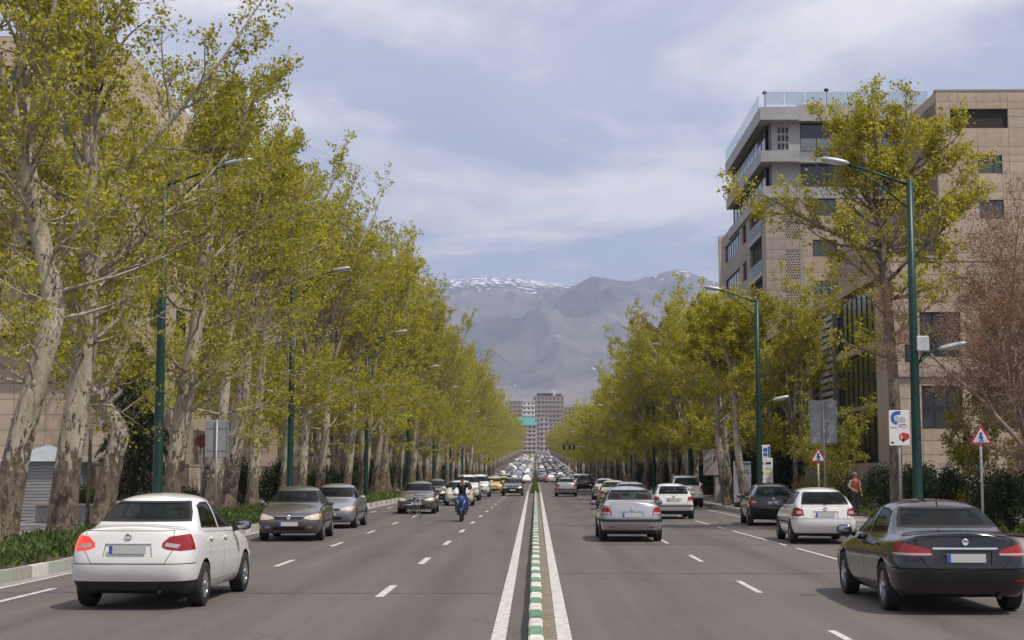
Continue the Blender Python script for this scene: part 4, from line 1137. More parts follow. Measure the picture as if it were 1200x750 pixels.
def make_car(spec):
    """one car, hidden at the origin until it is placed or copied; x forward, origin on the ground under its middle"""
    g = GEO[spec['type']]
    sx = spec.get('L', g['L']) / g['L']; sy = spec.get('W', 1.0); sz = spec.get('H', 1.0)
    bm = shell_bm(g['rows'], spec.get('level', 2), sx, sy, sz)
    L = g['L'] * sx
    S = lambda poly: [(u * sx, v * sz) for u, v in poly]
    E = lambda poly: [(u * sy, v * sz) for u, v in poly]
    C = Carver(bm)
    root = thing('car', 'car', 'car')
    half = L / 2
    def part(name, me, parent=root):
        if me is None: return None
        o = link(name, me, parent)
        o.location = (-half, 0, 0) if parent is root else (0, 0, 0)
        return o
    sides = (1, -1)
    # wheel arches
    wz = g['wr'] * spec.get('wr', 1.0); ar = g['ar'] * spec.get('wr', 1.0)
    ax = [a * sx for a in g['axles']]
    for s in sides:
        for a in ax:
            fl = lambda c, n, s=s: c.y * s > .42 and c.z < 1.05
            C.cut(circle_poly(a, wz + .005, ar + .028), 'arch_lip', 'S', fl)
            C.cut(circle_poly(a, wz + .005, ar), 'hole', 'S', fl, ('arch_lip', 'body'))
    # glass
    sidef = lambda s: (lambda c, n: c.y * s > .3 and n.y * s > .3)
    for s in sides:
        for nm, poly in g['side']:
            if nm in spec.get('skip', ()): continue
            sn = nm + ('_l' if s > 0 else '_r')
            C.ring(S(poly), sn + '|seal', sn, .022, 'S', sidef(s))
    C.ring(E(spec.get('rearglass', g['rear'])), 'rear_window|seal', 'rear_window', .028, 'E', lambda c, n: n.x < -.15 and c.x < 1.6 * sx)
    C.ring(E(g['front']), 'windscreen|seal', 'windscreen', .028, 'E', lambda c, n: n.x > .15 and c.x > 2.0 * sx and c.z > .93 * sz)
    # lamps; they wrap round the corners
    rf = lambda c, n: c.x < spec.get('wrap', .42) * sx and n.z < .75
    ff = lambda c, n: c.x > L - .62 * sx and abs(n.z) < .93
    for s in sides:
        ls = '_l' if s > 0 else '_r'
        for nm, poly, allow in spec.get('tail', ()):
            C.cut([(u * s * sy, v * sz) for u, v in poly], nm + ls, 'E', rf, allow or ('body',)) if not allow else \
                C.cut([(u * s * sy, v * sz) for u, v in poly], nm + ls, 'E', rf, tuple(a + ls for a in allow))
        for nm, poly, allow in spec.get('head', ()):
            C.cut([(u * s * sy, v * sz) for u, v in poly], nm + ls, 'E', ff, tuple(a + ls for a in allow) if allow else ('body',))
    for nm, poly in spec.get('rearcuts', ()):
        C.cut(E(poly), nm, 'E', lambda c, n: c.x < .5 * sx and n.x < -.1)
    for nm, poly in spec.get('frontcuts', ()):
        C.cut(E(poly), nm, 'E', lambda c, n: c.x > L - .5 * sx and n.x > .1)
    # black lower aprons
    if spec.get('apron'):
        z = spec['apron'] * sz
        C.cut([(-1, -.1), (1, -.1), (1, z), (-1, z)], 'lower_apron', 'E', lambda c, n: c.x < .62 * sx and n.z > -2)
    # bumpers stand a little proud of the panels above them
    zb0, zb1 = spec.get('bumper', (.30, .605)); zb0 *= sz; zb1 *= sz
    C.cut([(-1.1, zb0), (1.1, zb0), (1.1, zb1), (-1.1, zb1)], 'rear_bumper', 'E', lambda c, n: c.x < .40 * sx and n.x < .35)
    zf1 = spec.get('bumper_f', .575) * sz
    C.cut([(-1.1, zb1), (1.1, zb1), (1.1, zb1 + .011), (-1.1, zb1 + .011)], 'gap_bumper', 'E', lambda c, n: c.x < .40 * sx and n.x < .35)
    C.cut([(-1.1, zb0), (1.1, zb0), (1.1, zf1), (-1.1, zf1)], 'front_bumper', 'E', lambda c, n: c.x > L - .42 * sx and n.x > -.35)
    # boot lid with its shut line
    if spec.get('boot'):
        C.ring(E(spec['boot']), 'boot_gap', 'boot_lid', .009, 'E', lambda c, n: c.x < .55 * sx and n.x < -.12 and n.z < .9)
    # doors with shut lines
    for s in sides:
        for nm, poly in g['doors']:
            sn = nm + ('_l' if s > 0 else '_r')
            C.ring(S(poly), 'gap_' + sn, sn, .0065, 'S', lambda c, n, s=s: c.y * s > .3 and n.y * s > .25 and c.z < 1.02 * sz)
        if spec.get('rub'):
            z = spec['rub'] * sz
            for nm, poly in g['doors']:
                sn = nm + ('_l' if s > 0 else '_r')
                C.cut([(0, z - .03), (L, z - .03), (L, z + .03), (0, z + .03)], 'strip_' + sn, 'S', sidef(s), (sn,))
        # fuel flap and bumper joints
        xb = .40 * sx
        C.cut([(xb, .36), (xb + .008, .36), (xb + .012, .66 * sz), (xb + .004, .66 * sz)], 'gap_rb', 'S', sidef(s))
    bm.normal_update()
    paint = PAINT[spec['paint']]
    pts = {}
    body = part('body', C.take('body', paint)); body['paint'] = 1
    part('arch_trim', C.take('arch_lip', paint if not spec.get('dark_arch') else M_TRIM), body)
    for nm in C.names:
        if nm in ('body', 'hole', 'arch_lip') or nm.endswith('|seal'): continue
        base = nm[:-2] if nm[-2:] in ('_l', '_r') else nm
        if nm.startswith('gap_') or nm == 'boot_gap':
            part('shut_line', C.take(nm, M_SEAM, .012), body); continue
        if nm.startswith('strip_'):
            part('rub_strip', C.take(nm, M_TRIM, -.008), body); continue
        if 'door' in base or base == 'boot_lid':
            d = part(base if base == 'boot_lid' else 'door', C.take(nm, paint)); pts[nm] = d; continue
        if 'window' in base or base == 'windscreen':
            wdw = part(base, C.take(nm, M_GLASS, .004)); pts[nm] = wdw
            part('seal', C.take(nm + '|seal', M_RUB, -.002), wdw); continue
        mt = {'tail_light': M_REDLIT if spec.get('lit') and nm.endswith('_l') else M_RED, 'reversing_lens': M_LENSW, 'amber_lens': M_AMBER,
              'headlight': M_HEADLIT if spec.get('headlit') else M_HEAD, 'head_surround': M_TRIM, 'fog_lamp': M_LENSW,
              'grille': M_TRIM, 'air_intake': M_TRIM, 'plate_recess': spec.get('recess', paint), 'bumper_strip': M_TRIM,
              'lower_apron': M_TRIM, 'chrome_bar': M_CHROME, 'reflector': M_RED, 'rear_bumper': paint, 'front_bumper': paint}.get(base, M_TRIM)
        sh = {'plate_recess': .02, 'grille': .012, 'air_intake': .02, 'chrome_bar': -.006, 'reversing_lens': -.002, 'rear_bumper': -.020, 'front_bumper': -.008, 'lower_apron': -.012, 'reflector': -.024, 'bumper_strip': -.026}.get(base, -.003 if 'light' in base or 'lens' in base else 0.0)
        par = root
        if base in ('reversing_lens', 'amber_lens') and ('tail_light' + nm[-2:]) in pts: par = pts['tail_light' + nm[-2:]]
        o = part({'reversing_lens': 'clear_lens'}.get(base, base), C.take(nm, mt, sh), par)
        if o is not None: pts[nm] = o
    # lining inside the shell so that the cabin reads dark
    lin = []
    for f in bm.faces:
        t = C.names[f[C.tl]]
        if t == 'hole' or t in ('rear_window', 'windscreen') or ('window' in t and '|' not in t): continue
        if f.calc_center_median().z > .55: lin.append(f)
    idx = {}; V = []; F = []
    for f in lin:
        for v in f.verts:
            if v not in idx: idx[v] = len(V); V.append(v.co - v.normal * .022)
        F.append([idx[v] for v in f.verts][::-1])
    me = bpy.data.meshes.new('cabin_lining'); me.from_pydata(V, [], F); me.materials.append(M_LINING)
    me.polygons.foreach_set('use_smooth', [True] * len(F))
    lining = part('cabin_lining', me)
    # floor, wells
    b = MB()
    zf = (.24 if spec['type'] != 'suv' else .36) * sz
    b.bx(ax[0] + ar * .7, ax[1] - ar * .7, -.70 * sy, .70 * sy, zf - .02, zf + .22)
    b.bx(.35, ax[0] - ar * .6, -.55 * sy, .55 * sy, zf + .05, zf + .3)
    b.bx(ax[1] + ar * .6, L - .35, -.55 * sy, .55 * sy, zf + .02, zf + .3)
    b.bx(ax[0] - ar, ax[1] + ar, -.42 * sy, .42 * sy, zf + .02, zf + .26)
    for a in ax:
        for s in sides:
            n = 14; P = []
            for k in range(n + 1):
                t = -.25 + (PI + .5) * k / n
                P.append((a + (ar - .002) * math.cos(t), wz + (ar - .002) * math.sin(t)))
            V = [(x, s * .42 * sy, z) for x, z in P] + [(x, s * .80 * sy, z) for x, z in P]
            b.add(V, [(i, i + 1, i + n + 2, i + n + 1) for i in range(n)], True)
    ub = part('underbody', b.mesh('underbody', M_TRIM))
    # cabin
    xr, xf, sh = g['seats']; xr *= sx; xf *= sx
    b = MB(); zs = (.50 if spec['type'] != 'suv' else .72)
    T = Matrix.Rotation(R(-14), 3, 'Y')
    seats = []
    for (x, ys, w, hb) in ((xf - .28, (.36, -.36), .50, .60), (xr - .22, (0,), 1.22, .54)):
        for y in ys:
            b = MB()
            b.box((x, y, zs + .28), (.13, w, hb), rot=T)
            b.box((x + .26, y, zs - .02), (.5, w, .14))
            me = b.mesh('seat', M_SEAT)
            bmm = bmesh.new(); bmm.from_mesh(me); bmesh.ops.bevel(bmm, geom=bmm.edges[:], offset=.045, segments=2, affect='EDGES'); bmm.to_mesh(me); bmm.free()
            st = part('seat', me); hr = MB()
            for hy in ((y,) if w < 1 else (.36, -.36)):
                hr.ell((x - .10, hy, zs + .28 + hb / 2 + .10), (.05, .13, .085), 10, 6, .6)
            part('headrest', hr.mesh('headrest', M_SEAT), st)
    b = MB(); xd = (g['side'][-1][1][1][0]) * sx
    b.bx(xd - .38, xd + .2, -.66 * sy, .66 * sy, zs + .05, (.93 if spec['type'] != 'suv' else 1.08) * sz)
    part('dashboard', b.mesh('dashboard', M_TRIM))
    b = MB(); b.lathe([(.175, -.012), (.187, 0), (.175, .012), (.163, 0)], 'X', (xd - .52, .36 * sy, .90 * sz + (0 if spec['type'] != 'suv' else .13)), 20, True)
    part('steering_wheel', b.mesh('steering_wheel', M_TRIM))
    # rear-view mirror, wipers, aerial
    b = MB(); xt, zt = g['rows'][7][6][0] * sx, g['rows'][7][6][2] * sz
    b.ell((xt + .16, 0, zt - .17), (.02, .11, .035), 10, 6, .6); b.tube([(xt + .16, 0, zt - .15), (xt + .13, 0, zt - .06)], .008, 6)
    part('rear_view_mirror', b.mesh('rear_view_mirror', M_TRIM))
    b = MB(); p5 = g['rows'][5][6]
    b.tube([(p5[0] * sx - .35, 0, p5[2] * sz - .03), (p5[0] * sx - .37, 0, p5[2] * sz + .02), (p5[0] * sx - .55, 0, p5[2] * sz + .16)], [.016, .010, .004], 6)
    part('aerial', b.mesh('aerial', M_TRIM))
    # door mirrors and handles
    mx, my, mz = g['mirror']; mx *= sx; my *= sy; mz *= sz
    for s in sides:
        b = MB(); b.ell((mx, s * (my + .095), mz + .015), (.075, .115, .075), 14, 9, .72)
        b.tube([(mx + .02, s * (my - .07), mz - .05), (mx + .01, s * (my + .03), mz - .02)], [.045, .03], 8)
        mo = part('door_mirror', b.mesh('door_mirror', paint if spec.get('mirror_paint', True) else M_TRIM))
        if spec.get('mirror_paint', True): mo['paint'] = 1
        b = MB(); b.ell((mx - .068, s * (my + .10), mz + .015), (.012, .095, .058), 14, 7, .7)
        part('mirror_glass', b.mesh('mirror_glass', M_MIRROR), mo)
        for (hx, hz), (dn, _) in zip(g['handles'], g['doors']):
            d = pts.get(dn + ('_l' if s > 0 else '_r'))
            # find the body's half width there
            hw = max((abs(v.co.y) for v in bm.verts if abs(v.co.x - hx * sx) < .09 and abs(v.co.z - hz * sz) < .05), default=.82)
            b = MB(); b.ell((hx * sx, s * (hw + .008), hz * sz), (.095, .022, .018), 10, 6, .6)
            o = part('handle', b.mesh('handle', paint if spec.get('handle_paint', True) else M_TRIM), d if d is not None else body)
            if spec.get('handle_paint', True): o['paint'] = 1
    # number plates
    def endx(y, z, end):
        xs = [v.co.x for v in bm.verts if abs(v.co.y - y) < .14 and abs(v.co.z - z) < .07]
        return (min(xs) if end < 0 else max(xs)) if xs else (0 if end < 0 else L)
    for end, pz in ((-1, spec.get('plate_r', .79)), (1, spec.get('plate_f', .46))):
        pz *= sz; py = spec.get('plate_y', 0) if end > 0 else 0
        x = endx(py, pz, end) + end * .004
        b = MB(); b.box((x, py, pz), (.012, .50, .11))
        pl = part('number_plate', b.mesh('number_plate', M_PLATE if not spec.get('taxi') else M_PLATEY))
        b = MB(); b.box((x + end * .0075, py - end * .225, pz), (.004, .045, .106))
        part('blue_band', b.mesh('blue_band', M_PLATEB), pl)
    # badge, exhaust, rear wiper, extras
    if spec.get('badge_r'):
        bz = spec['badge_r'] * sz; x = endx(0, bz, -1)
        b = MB(); b.lathe([(.045, 0), (.045, -.012), (.034, -.016), (.026, -.006), (.001, -.006)], 'X', (x, 0, bz), 18)
        part('badge', b.mesh('badge', M_CHROME))
    if spec.get('badge_f'):
        bz = spec['badge_f'] * sz; x = endx(0, bz, 1)
        b = MB(); b.lathe([(.055, 0), (.055, .012), (.04, .016), (.03, .006), (.001, .006)], 'X', (x, 0, bz), 18)
        part('badge', b.mesh('badge', M_CHROME))
    b = MB(); b.tube([(.42, -.42 * sy, zf + .02), (.10, -.42 * sy, zf - .005)], .027, 10)
    part('exhaust', b.mesh('exhaust', M_DARKM))
    if spec.get('rear_wiper'):
        wz0 = spec['rear_wiper'] * sz; x = endx(0, wz0, -1)
        b = MB(); b.tube([(x, .02, wz0), (x + .03, -.22, wz0 + .035), (x + .04, -.34, wz0 + .03)], [.016, .011, .006], 6)
        part('rear_wiper', b.mesh('rear_wiper', M_TRIM))
    for nm, c, d, mt in spec.get('boxes', ()):
        b = MB(); b.ell((c[0] * sx, c[1] * sy, c[2] * sz), (d[0] / 2, d[1] / 2, d[2] / 2), 12, 6, .4); part(nm, b.mesh(nm, mt))
    if spec.get('rails'):
        b = MB()
        for s in sides:
            pts_ = [(r_[5][0] * sx, s * (r_[5][1] - .03) * sy, r_[5][2] * sz + .055) for r_ in g['rows'][3:7]]
            pts_ = [(pts_[0][0] - .12, pts_[0][1], pts_[0][2] - .05)] + pts_ + [(pts_[-1][0] + .14, pts_[-1][1], pts_[-1][2] - .06)]
            b.tube(pts_, .02, 8)
        part('roof_rail', b.mesh('roof_rail', M_RIM))
    if spec.get('taxi'):
        b = MB(); b.box((p5[0] * sx, 0, p5[2] * sz + .07), (.16, .46, .14), taper=.8)
        part('taxi_sign', b.mesh('taxi_sign', M_PLATEY))
    for a in ax:
        for s in sides:
            wheel_parts(root, a - half, s * (.765 if spec['type'] != 'suv' else .80) * sy, wz, s, spec.get('wheel', 'five'))
    bm.free()
    return root
def place_car(proto, x, y, heading, label, cat='car', group=None, paint=None, name=None):
    """heading in degrees: 90 drives away from the camera, -90 comes towards it"""
    made = []
    o = copy_tree(proto, None, made)
    o.name = name or 'car'
    o.location = (x, y, road_z(y) + .006); o.rotation_euler = (0, 0, R(heading))
    slope = math.atan((road_z(y + 2) - road_z(y - 2)) / 4)
    if abs(slope) > 1e-4: o.rotation_euler = (0, -slope * math.sin(R(heading)), R(heading))
    tag(o, label, cat, group)
    if paint:
        P = PAINT[paint]
        for c in made:
            if c.type == 'MESH':
                for sl in c.material_slots:
                    if sl.material and sl.material.name.startswith('paint_'):
                        sl.link = 'OBJECT'; sl.material = P
    return o
TAIL_BIG = [('tail_light', [(.455,.815),(.52,.785),(.70,.765),(.95,.785),(.95,.96),(.80,.985),(.55,.95),(.46,.87)], None),
            ('reversing_lens', [(.49,.83),(.66,.80),(.69,.85),(.51,.875)], ('tail_light',))]
TAIL_BLACK = [('tail_light', [(.40,.79),(.62,.765),(.95,.79),(.95,.93),(.76,.95),(.44,.86)], None),
              ('reversing_lens', [(.42,.785),(.95,.785),(.95,.812),(.42,.812)], ('tail_light',))]
TAIL_206 = [('tail_light', [(.56,.74),(.95,.72),(.95,.94),(.82,.95),(.62,.92)], None),
            ('reversing_lens', [(.60,.75),(.95,.75),(.95,.80),(.60,.80)], ('tail_light',))]
TAIL_HATCH = [('tail_light', [(.56,.76),(.70,.72),(.95,.73),(.95,.93),(.72,.96),(.58,.90)], None),
              ('reversing_lens', [(.60,.80),(.74,.79),(.75,.86),(.62,.87)], ('tail_light',))]
TAIL_TALL = [('tail_light', [(.70,.88),(1.0,.86),(1.0,1.30),(.78,1.26),(.70,1.12)], None),
             ('reversing_lens', [(.72,.90),(.95,.90),(.95,.98),(.72,.98)], ('tail_light',))]
HEAD_WIDE = [('headlight', [(.40,.62),(.60,.585),(.95,.60),(.95,.76),(.70,.745),(.44,.68)], None),
             ('amber_lens', [(.80,.60),(.95,.60),(.95,.68),(.80,.67)], ('headlight',)),
             ('fog_lamp', [(.50,.36),(.64,.36),(.64,.42),(.50,.42)], None)]
HEAD_TALL = [('headlight', [(.46,.76),(.62,.73),(1.0,.74),(1.0,.91),(.72,.90),(.50,.84)], None),
             ('amber_lens', [(.86,.75),(1.0,.75),(1.0,.82),(.86,.82)], ('headlight',)),
             ('fog_lamp', [(.52,.48),(.68,.48),(.68,.55),(.52,.55)], None)]
FRONT_LOW = [('grille', [(-.36,.59),(.36,.59),(.39,.672),(-.39,.672)]), ('chrome_bar', [(-.40,.673),(.40,.673),(.40,.692),(-.40,.692)]), ('air_intake', [(-.46,.30),(.46,.30),(.40,.405),(-.40,.405)])]
FRONT_TALL = [('grille', [(-.42,.74),(.42,.74),(.44,.85),(-.44,.85)]), ('air_intake', [(-.48,.44),(.48,.44),(.42,.56),(-.42,.56)])]
SPECS = {
 'sedan_white': dict(level=3, bumper=(.385, .595), type='sedan', paint='white', L=4.35, W=1.0, H=1.035, tail=TAIL_BIG, head=HEAD_WIDE, frontcuts=FRONT_LOW, apron=.385, lit=True,
    rearcuts=[('plate_recess', [(-.34,.69),(.34,.69),(.31,.86),(-.31,.86)])], boot=[(-.50,.60),(.50,.60),(.62,.80),(.60,1.03),(-.60,1.03),(-.62,.80)],
    plate_r=.785, badge_r=.955, badge_f=.70, wheel='nine', mirror_paint=False),
 'sedan_black': dict(level=3, type='sedan', paint='black', L=4.58, W=1.045, H=.985, tail=TAIL_BLACK, head=HEAD_WIDE, frontcuts=FRONT_LOW,
    rearcuts=[('chrome_bar', [(-.40,.862),(.40,.862),(.40,.885),(-.40,.885)]), ('plate_recess', [(-.31,.66),(.31,.66),(.33,.84),(-.33,.84)]), ('reflector', [(-.78,.45),(-.60,.45),(-.60,.475),(-.78,.475)])],
    boot=[(-.45,.60),(.45,.60),(.60,.80),(.60,1.03),(-.60,1.03),(-.60,.80)], plate_r=.75, badge_r=.955, badge_f=.70, wheel='five', wr=1.06),
 'sedan_silver': dict(type='sedan', paint='silver', L=4.19, W=.965, H=.985, tail=TAIL_206, head=HEAD_WIDE, frontcuts=FRONT_LOW,
    rearcuts=[('bumper_strip', [(-.95,.545),(.95,.545),(.95,.615),(-.95,.615)]), ('plate_recess', [(-.33,.68),(.33,.68),(.33,.82),(-.33,.82)]), ('reflector', [(-.64,.40),(-.48,.40),(-.48,.425),(-.64,.425)]), ('reflector', [(.48,.40),(.64,.40),(.64,.425),(.48,.425)])],
    boot=[(-.58,.64),(.58,.64),(.58,1.03),(-.58,1.03)], plate_r=.73, badge_r=.90, badge_f=.70, wheel='steel', apron=.33, rub=.55, mirror_paint=False, handle_paint=False),
 'sedan_grey': dict(type='sedan', paint='grey', L=4.45, W=1.0, H=.985, tail=TAIL_206, head=HEAD_WIDE, frontcuts=FRONT_LOW, headlit=True,
    boot=[(-.58,.64),(.58,.64),(.58,1.03),(-.58,1.03)], plate_r=.78, plate_f=.475, plate_y=0.0, badge_f=.645, badge_r=.92, wheel='nine', handle_paint=False, apron=.33, rub=.52),
 'hatch_white': dict(type='hatch', bumper=(.30, .655), paint='white', L=4.05, W=.985, H=.985, tail=TAIL_HATCH, head=HEAD_WIDE, frontcuts=FRONT_LOW,
    rearcuts=[('plate_recess', [(-.33,.70),(.33,.70),(.33,.86),(-.33,.86)])], boot=[(-.55,.66),(.55,.66),(.60,.80),(.62,1.0),(-.62,1.0),(-.60,.80)], plate_r=.77, badge_r=.93, badge_f=.7,
    rear_wiper=1.06, wheel='steel', rub=.55, handle_paint=True, apron=.30, mirror_paint=False),
 'hatch_black': dict(type='hatch', bumper=(.30, .655), paint='black', L=3.95, W=1.0, H=1.0, tail=TAIL_HATCH, head=HEAD_WIDE, frontcuts=FRONT_LOW,
    boot=[(-.55,.66),(.55,.66),(.60,.80),(.62,1.0),(-.62,1.0),(-.60,.80)], plate_r=.80, badge_r=.94, badge_f=.7, rear_wiper=1.06, wheel='five'),
 'hatch_small': dict(type='hatch', paint='white', L=3.83, W=.965, H=.96, tail=TAIL_206, head=HEAD_WIDE, frontcuts=FRONT_LOW,
    rearcuts=[('bumper_strip', [(-.95,.52),(.95,.52),(.95,.575),(-.95,.575)]), ('plate_recess', [(-.33,.73),(.33,.73),(.33,.86),(-.33,.86)])],
    boot=[(-.57,.62),(.57,.62),(.62,.98),(-.62,.98)], plate_r=.795, badge_r=.93, badge_f=.7, wheel='steel', apron=.36, rub=.55, handle_paint=False),
 'suv_white': dict(type='suv', bumper=(.42, .70), bumper_f=.70, paint='white', tail=TAIL_TALL, head=HEAD_TALL, frontcuts=FRONT_TALL, apron=.52, dark_arch=False, wrap=.5,
    boot=[(-.62,.66),(.62,.66),(.66,.9),(.66,1.13),(-.66,1.13),(-.66,.9)], plate_r=.96, plate_f=.66, badge_r=1.08, badge_f=.80, rear_wiper=1.2, rails=True, wheel='five', L=4.45),
}
# ------------------------------------------------------------------ trees
def bark_mat(name, pale=True):
    m, nt, b = new_mat(name)
    tcn = N(nt, 'ShaderNodeTexCoord')
    mp = N(nt, 'ShaderNodeMapping'); mp.inputs['Scale'].default_value = (1, 1, .45); nt.links.new(tcn.outputs['Object'], mp.inputs['Vector'])
    sp = N(nt, 'ShaderNodeSeparateXYZ'); nt.links.new(tcn.outputs['Object'], sp.inputs[0])
    n1 = N(nt, 'ShaderNodeTexNoise', Scale=2.3, Detail=4, Roughness=.6, Distortion=.6); nt.links.new(mp.outputs[0], n1.inputs['Vector'])
    vo = N(nt, 'ShaderNodeTexVoronoi', Scale=5.0, feature='SMOOTH_F1'); nt.links.new(mp.outputs[0], vo.inputs['Vector'])
    n3 = N(nt, 'ShaderNodeTexNoise', Scale=7.0, Detail=5, Roughness=.65, Distortion=1.2); nt.links.new(mp.outputs[0], n3.inputs['Vector'])
    r1 = N(nt, 'ShaderNodeValToRGB')                       # smooth upper bark, cream to olive grey
    e = r1.color_ramp.elements
    A, B, D = ((.20, .175, .125), (.34, .30, .225), (.46, .41, .32)) if pale else ((.13, .11, .085), (.20, .17, .13), (.27, .23, .18))
    e[0].position = .32; e[0].color = (*A, 1); e[1].position = .62; e[1].color = (*D, 1); k = e.new(.46); k.color = (*B, 1)
    nt.links.new(n1.outputs[0], r1.inputs[0])
    r2 = N(nt, 'ShaderNodeValToRGB')                       # flaking plates
    e = r2.color_ramp.elements
    e[0].position = .35; e[0].color = (.055, .038, .026, 1); e[1].position = .66; e[1].color = (.29, .225, .165, 1)
    nt.links.new(n3.outputs[0], r2.inputs[0])
    # where plates still cling: mostly low on the trunk, scattered above
    mr = N(nt, 'ShaderNodeMapRange'); mr.inputs['From Min'].default_value = .8; mr.inputs['From Max'].default_value = 3.2
    mr.inputs['To Min'].default_value = .66; mr.inputs['To Max'].default_value = .385
    nt.links.new(sp.outputs['Z'], mr.inputs['Value'])
    lt = N(nt, 'ShaderNodeMath', operation='SUBTRACT'); nt.links.new(mr.outputs[0], lt.inputs[0]); nt.links.new(n3.outputs[0], lt.inputs[1])
    ls = N(nt, 'ShaderNodeMapRange'); ls.inputs['From Min'].default_value = -.02; ls.inputs['From Max'].default_value = .025
    nt.links.new(lt.outputs[0], ls.inputs['Value'])
    mx = N(nt, 'ShaderNodeMix', data_type='RGBA'); nt.links.new(ls.outputs[0], mx.inputs[0])
    nt.links.new(r1.outputs[0], mx.inputs[6]); nt.links.new(r2.outputs[0], mx.inputs[7])
    nt.links.new(mx.outputs[2], b.inputs['Base Color'])
    b.inputs['Roughness'].default_value = .85; b.inputs['Specular IOR Level'].default_value = .25
    ad = N(nt, 'ShaderNodeMath', operation='ADD'); nt.links.new(n3.outputs[0], ad.inputs[0]); nt.links.new(ls.outputs[0], ad.inputs[1])
    bp = N(nt, 'ShaderNodeBump', Strength=.9, Distance=.05); nt.links.new(ad.outputs[0], bp.inputs['Height']); nt.links.new(bp.outputs[0], b.inputs['Normal'])
    return m
M_BARK = bark_mat('plane_bark')
M_BARKD = bark_mat('dull_bark', False)
M_BARKR = noisy('russet_bark', [(.16, .11, .085), (.28, .205, .165)], 5, 5, .9, .4, 20)
M_LEAF = leaf_mat('spring_leaf', (.225, .235, .018), (.53, .495, .06), .52)
M_LEAF2 = leaf_mat('fresh_leaf', (.24, .235, .02), (.50, .46, .06), .50)
M_LEAFD = leaf_mat('dark_leaf', (.012, .024, .008), (.035, .055, .014), .2)
M_LEAFM = leaf_mat('hedge_leaf', (.035, .055, .012), (.085, .115, .02), .3)
M_LEAFY = leaf_mat('yellow_leaf', (.16, .17, .016), (.30, .28, .03), .4)
M_LEAFR = leaf_mat('russet_twig_leaf', (.22, .13, .08), (.36, .235, .15), .3, tint=(1.2, .8, .5))
M_NEEDLE = leaf_mat('needle', (.022, .040, .014), (.065, .090, .028), .2)

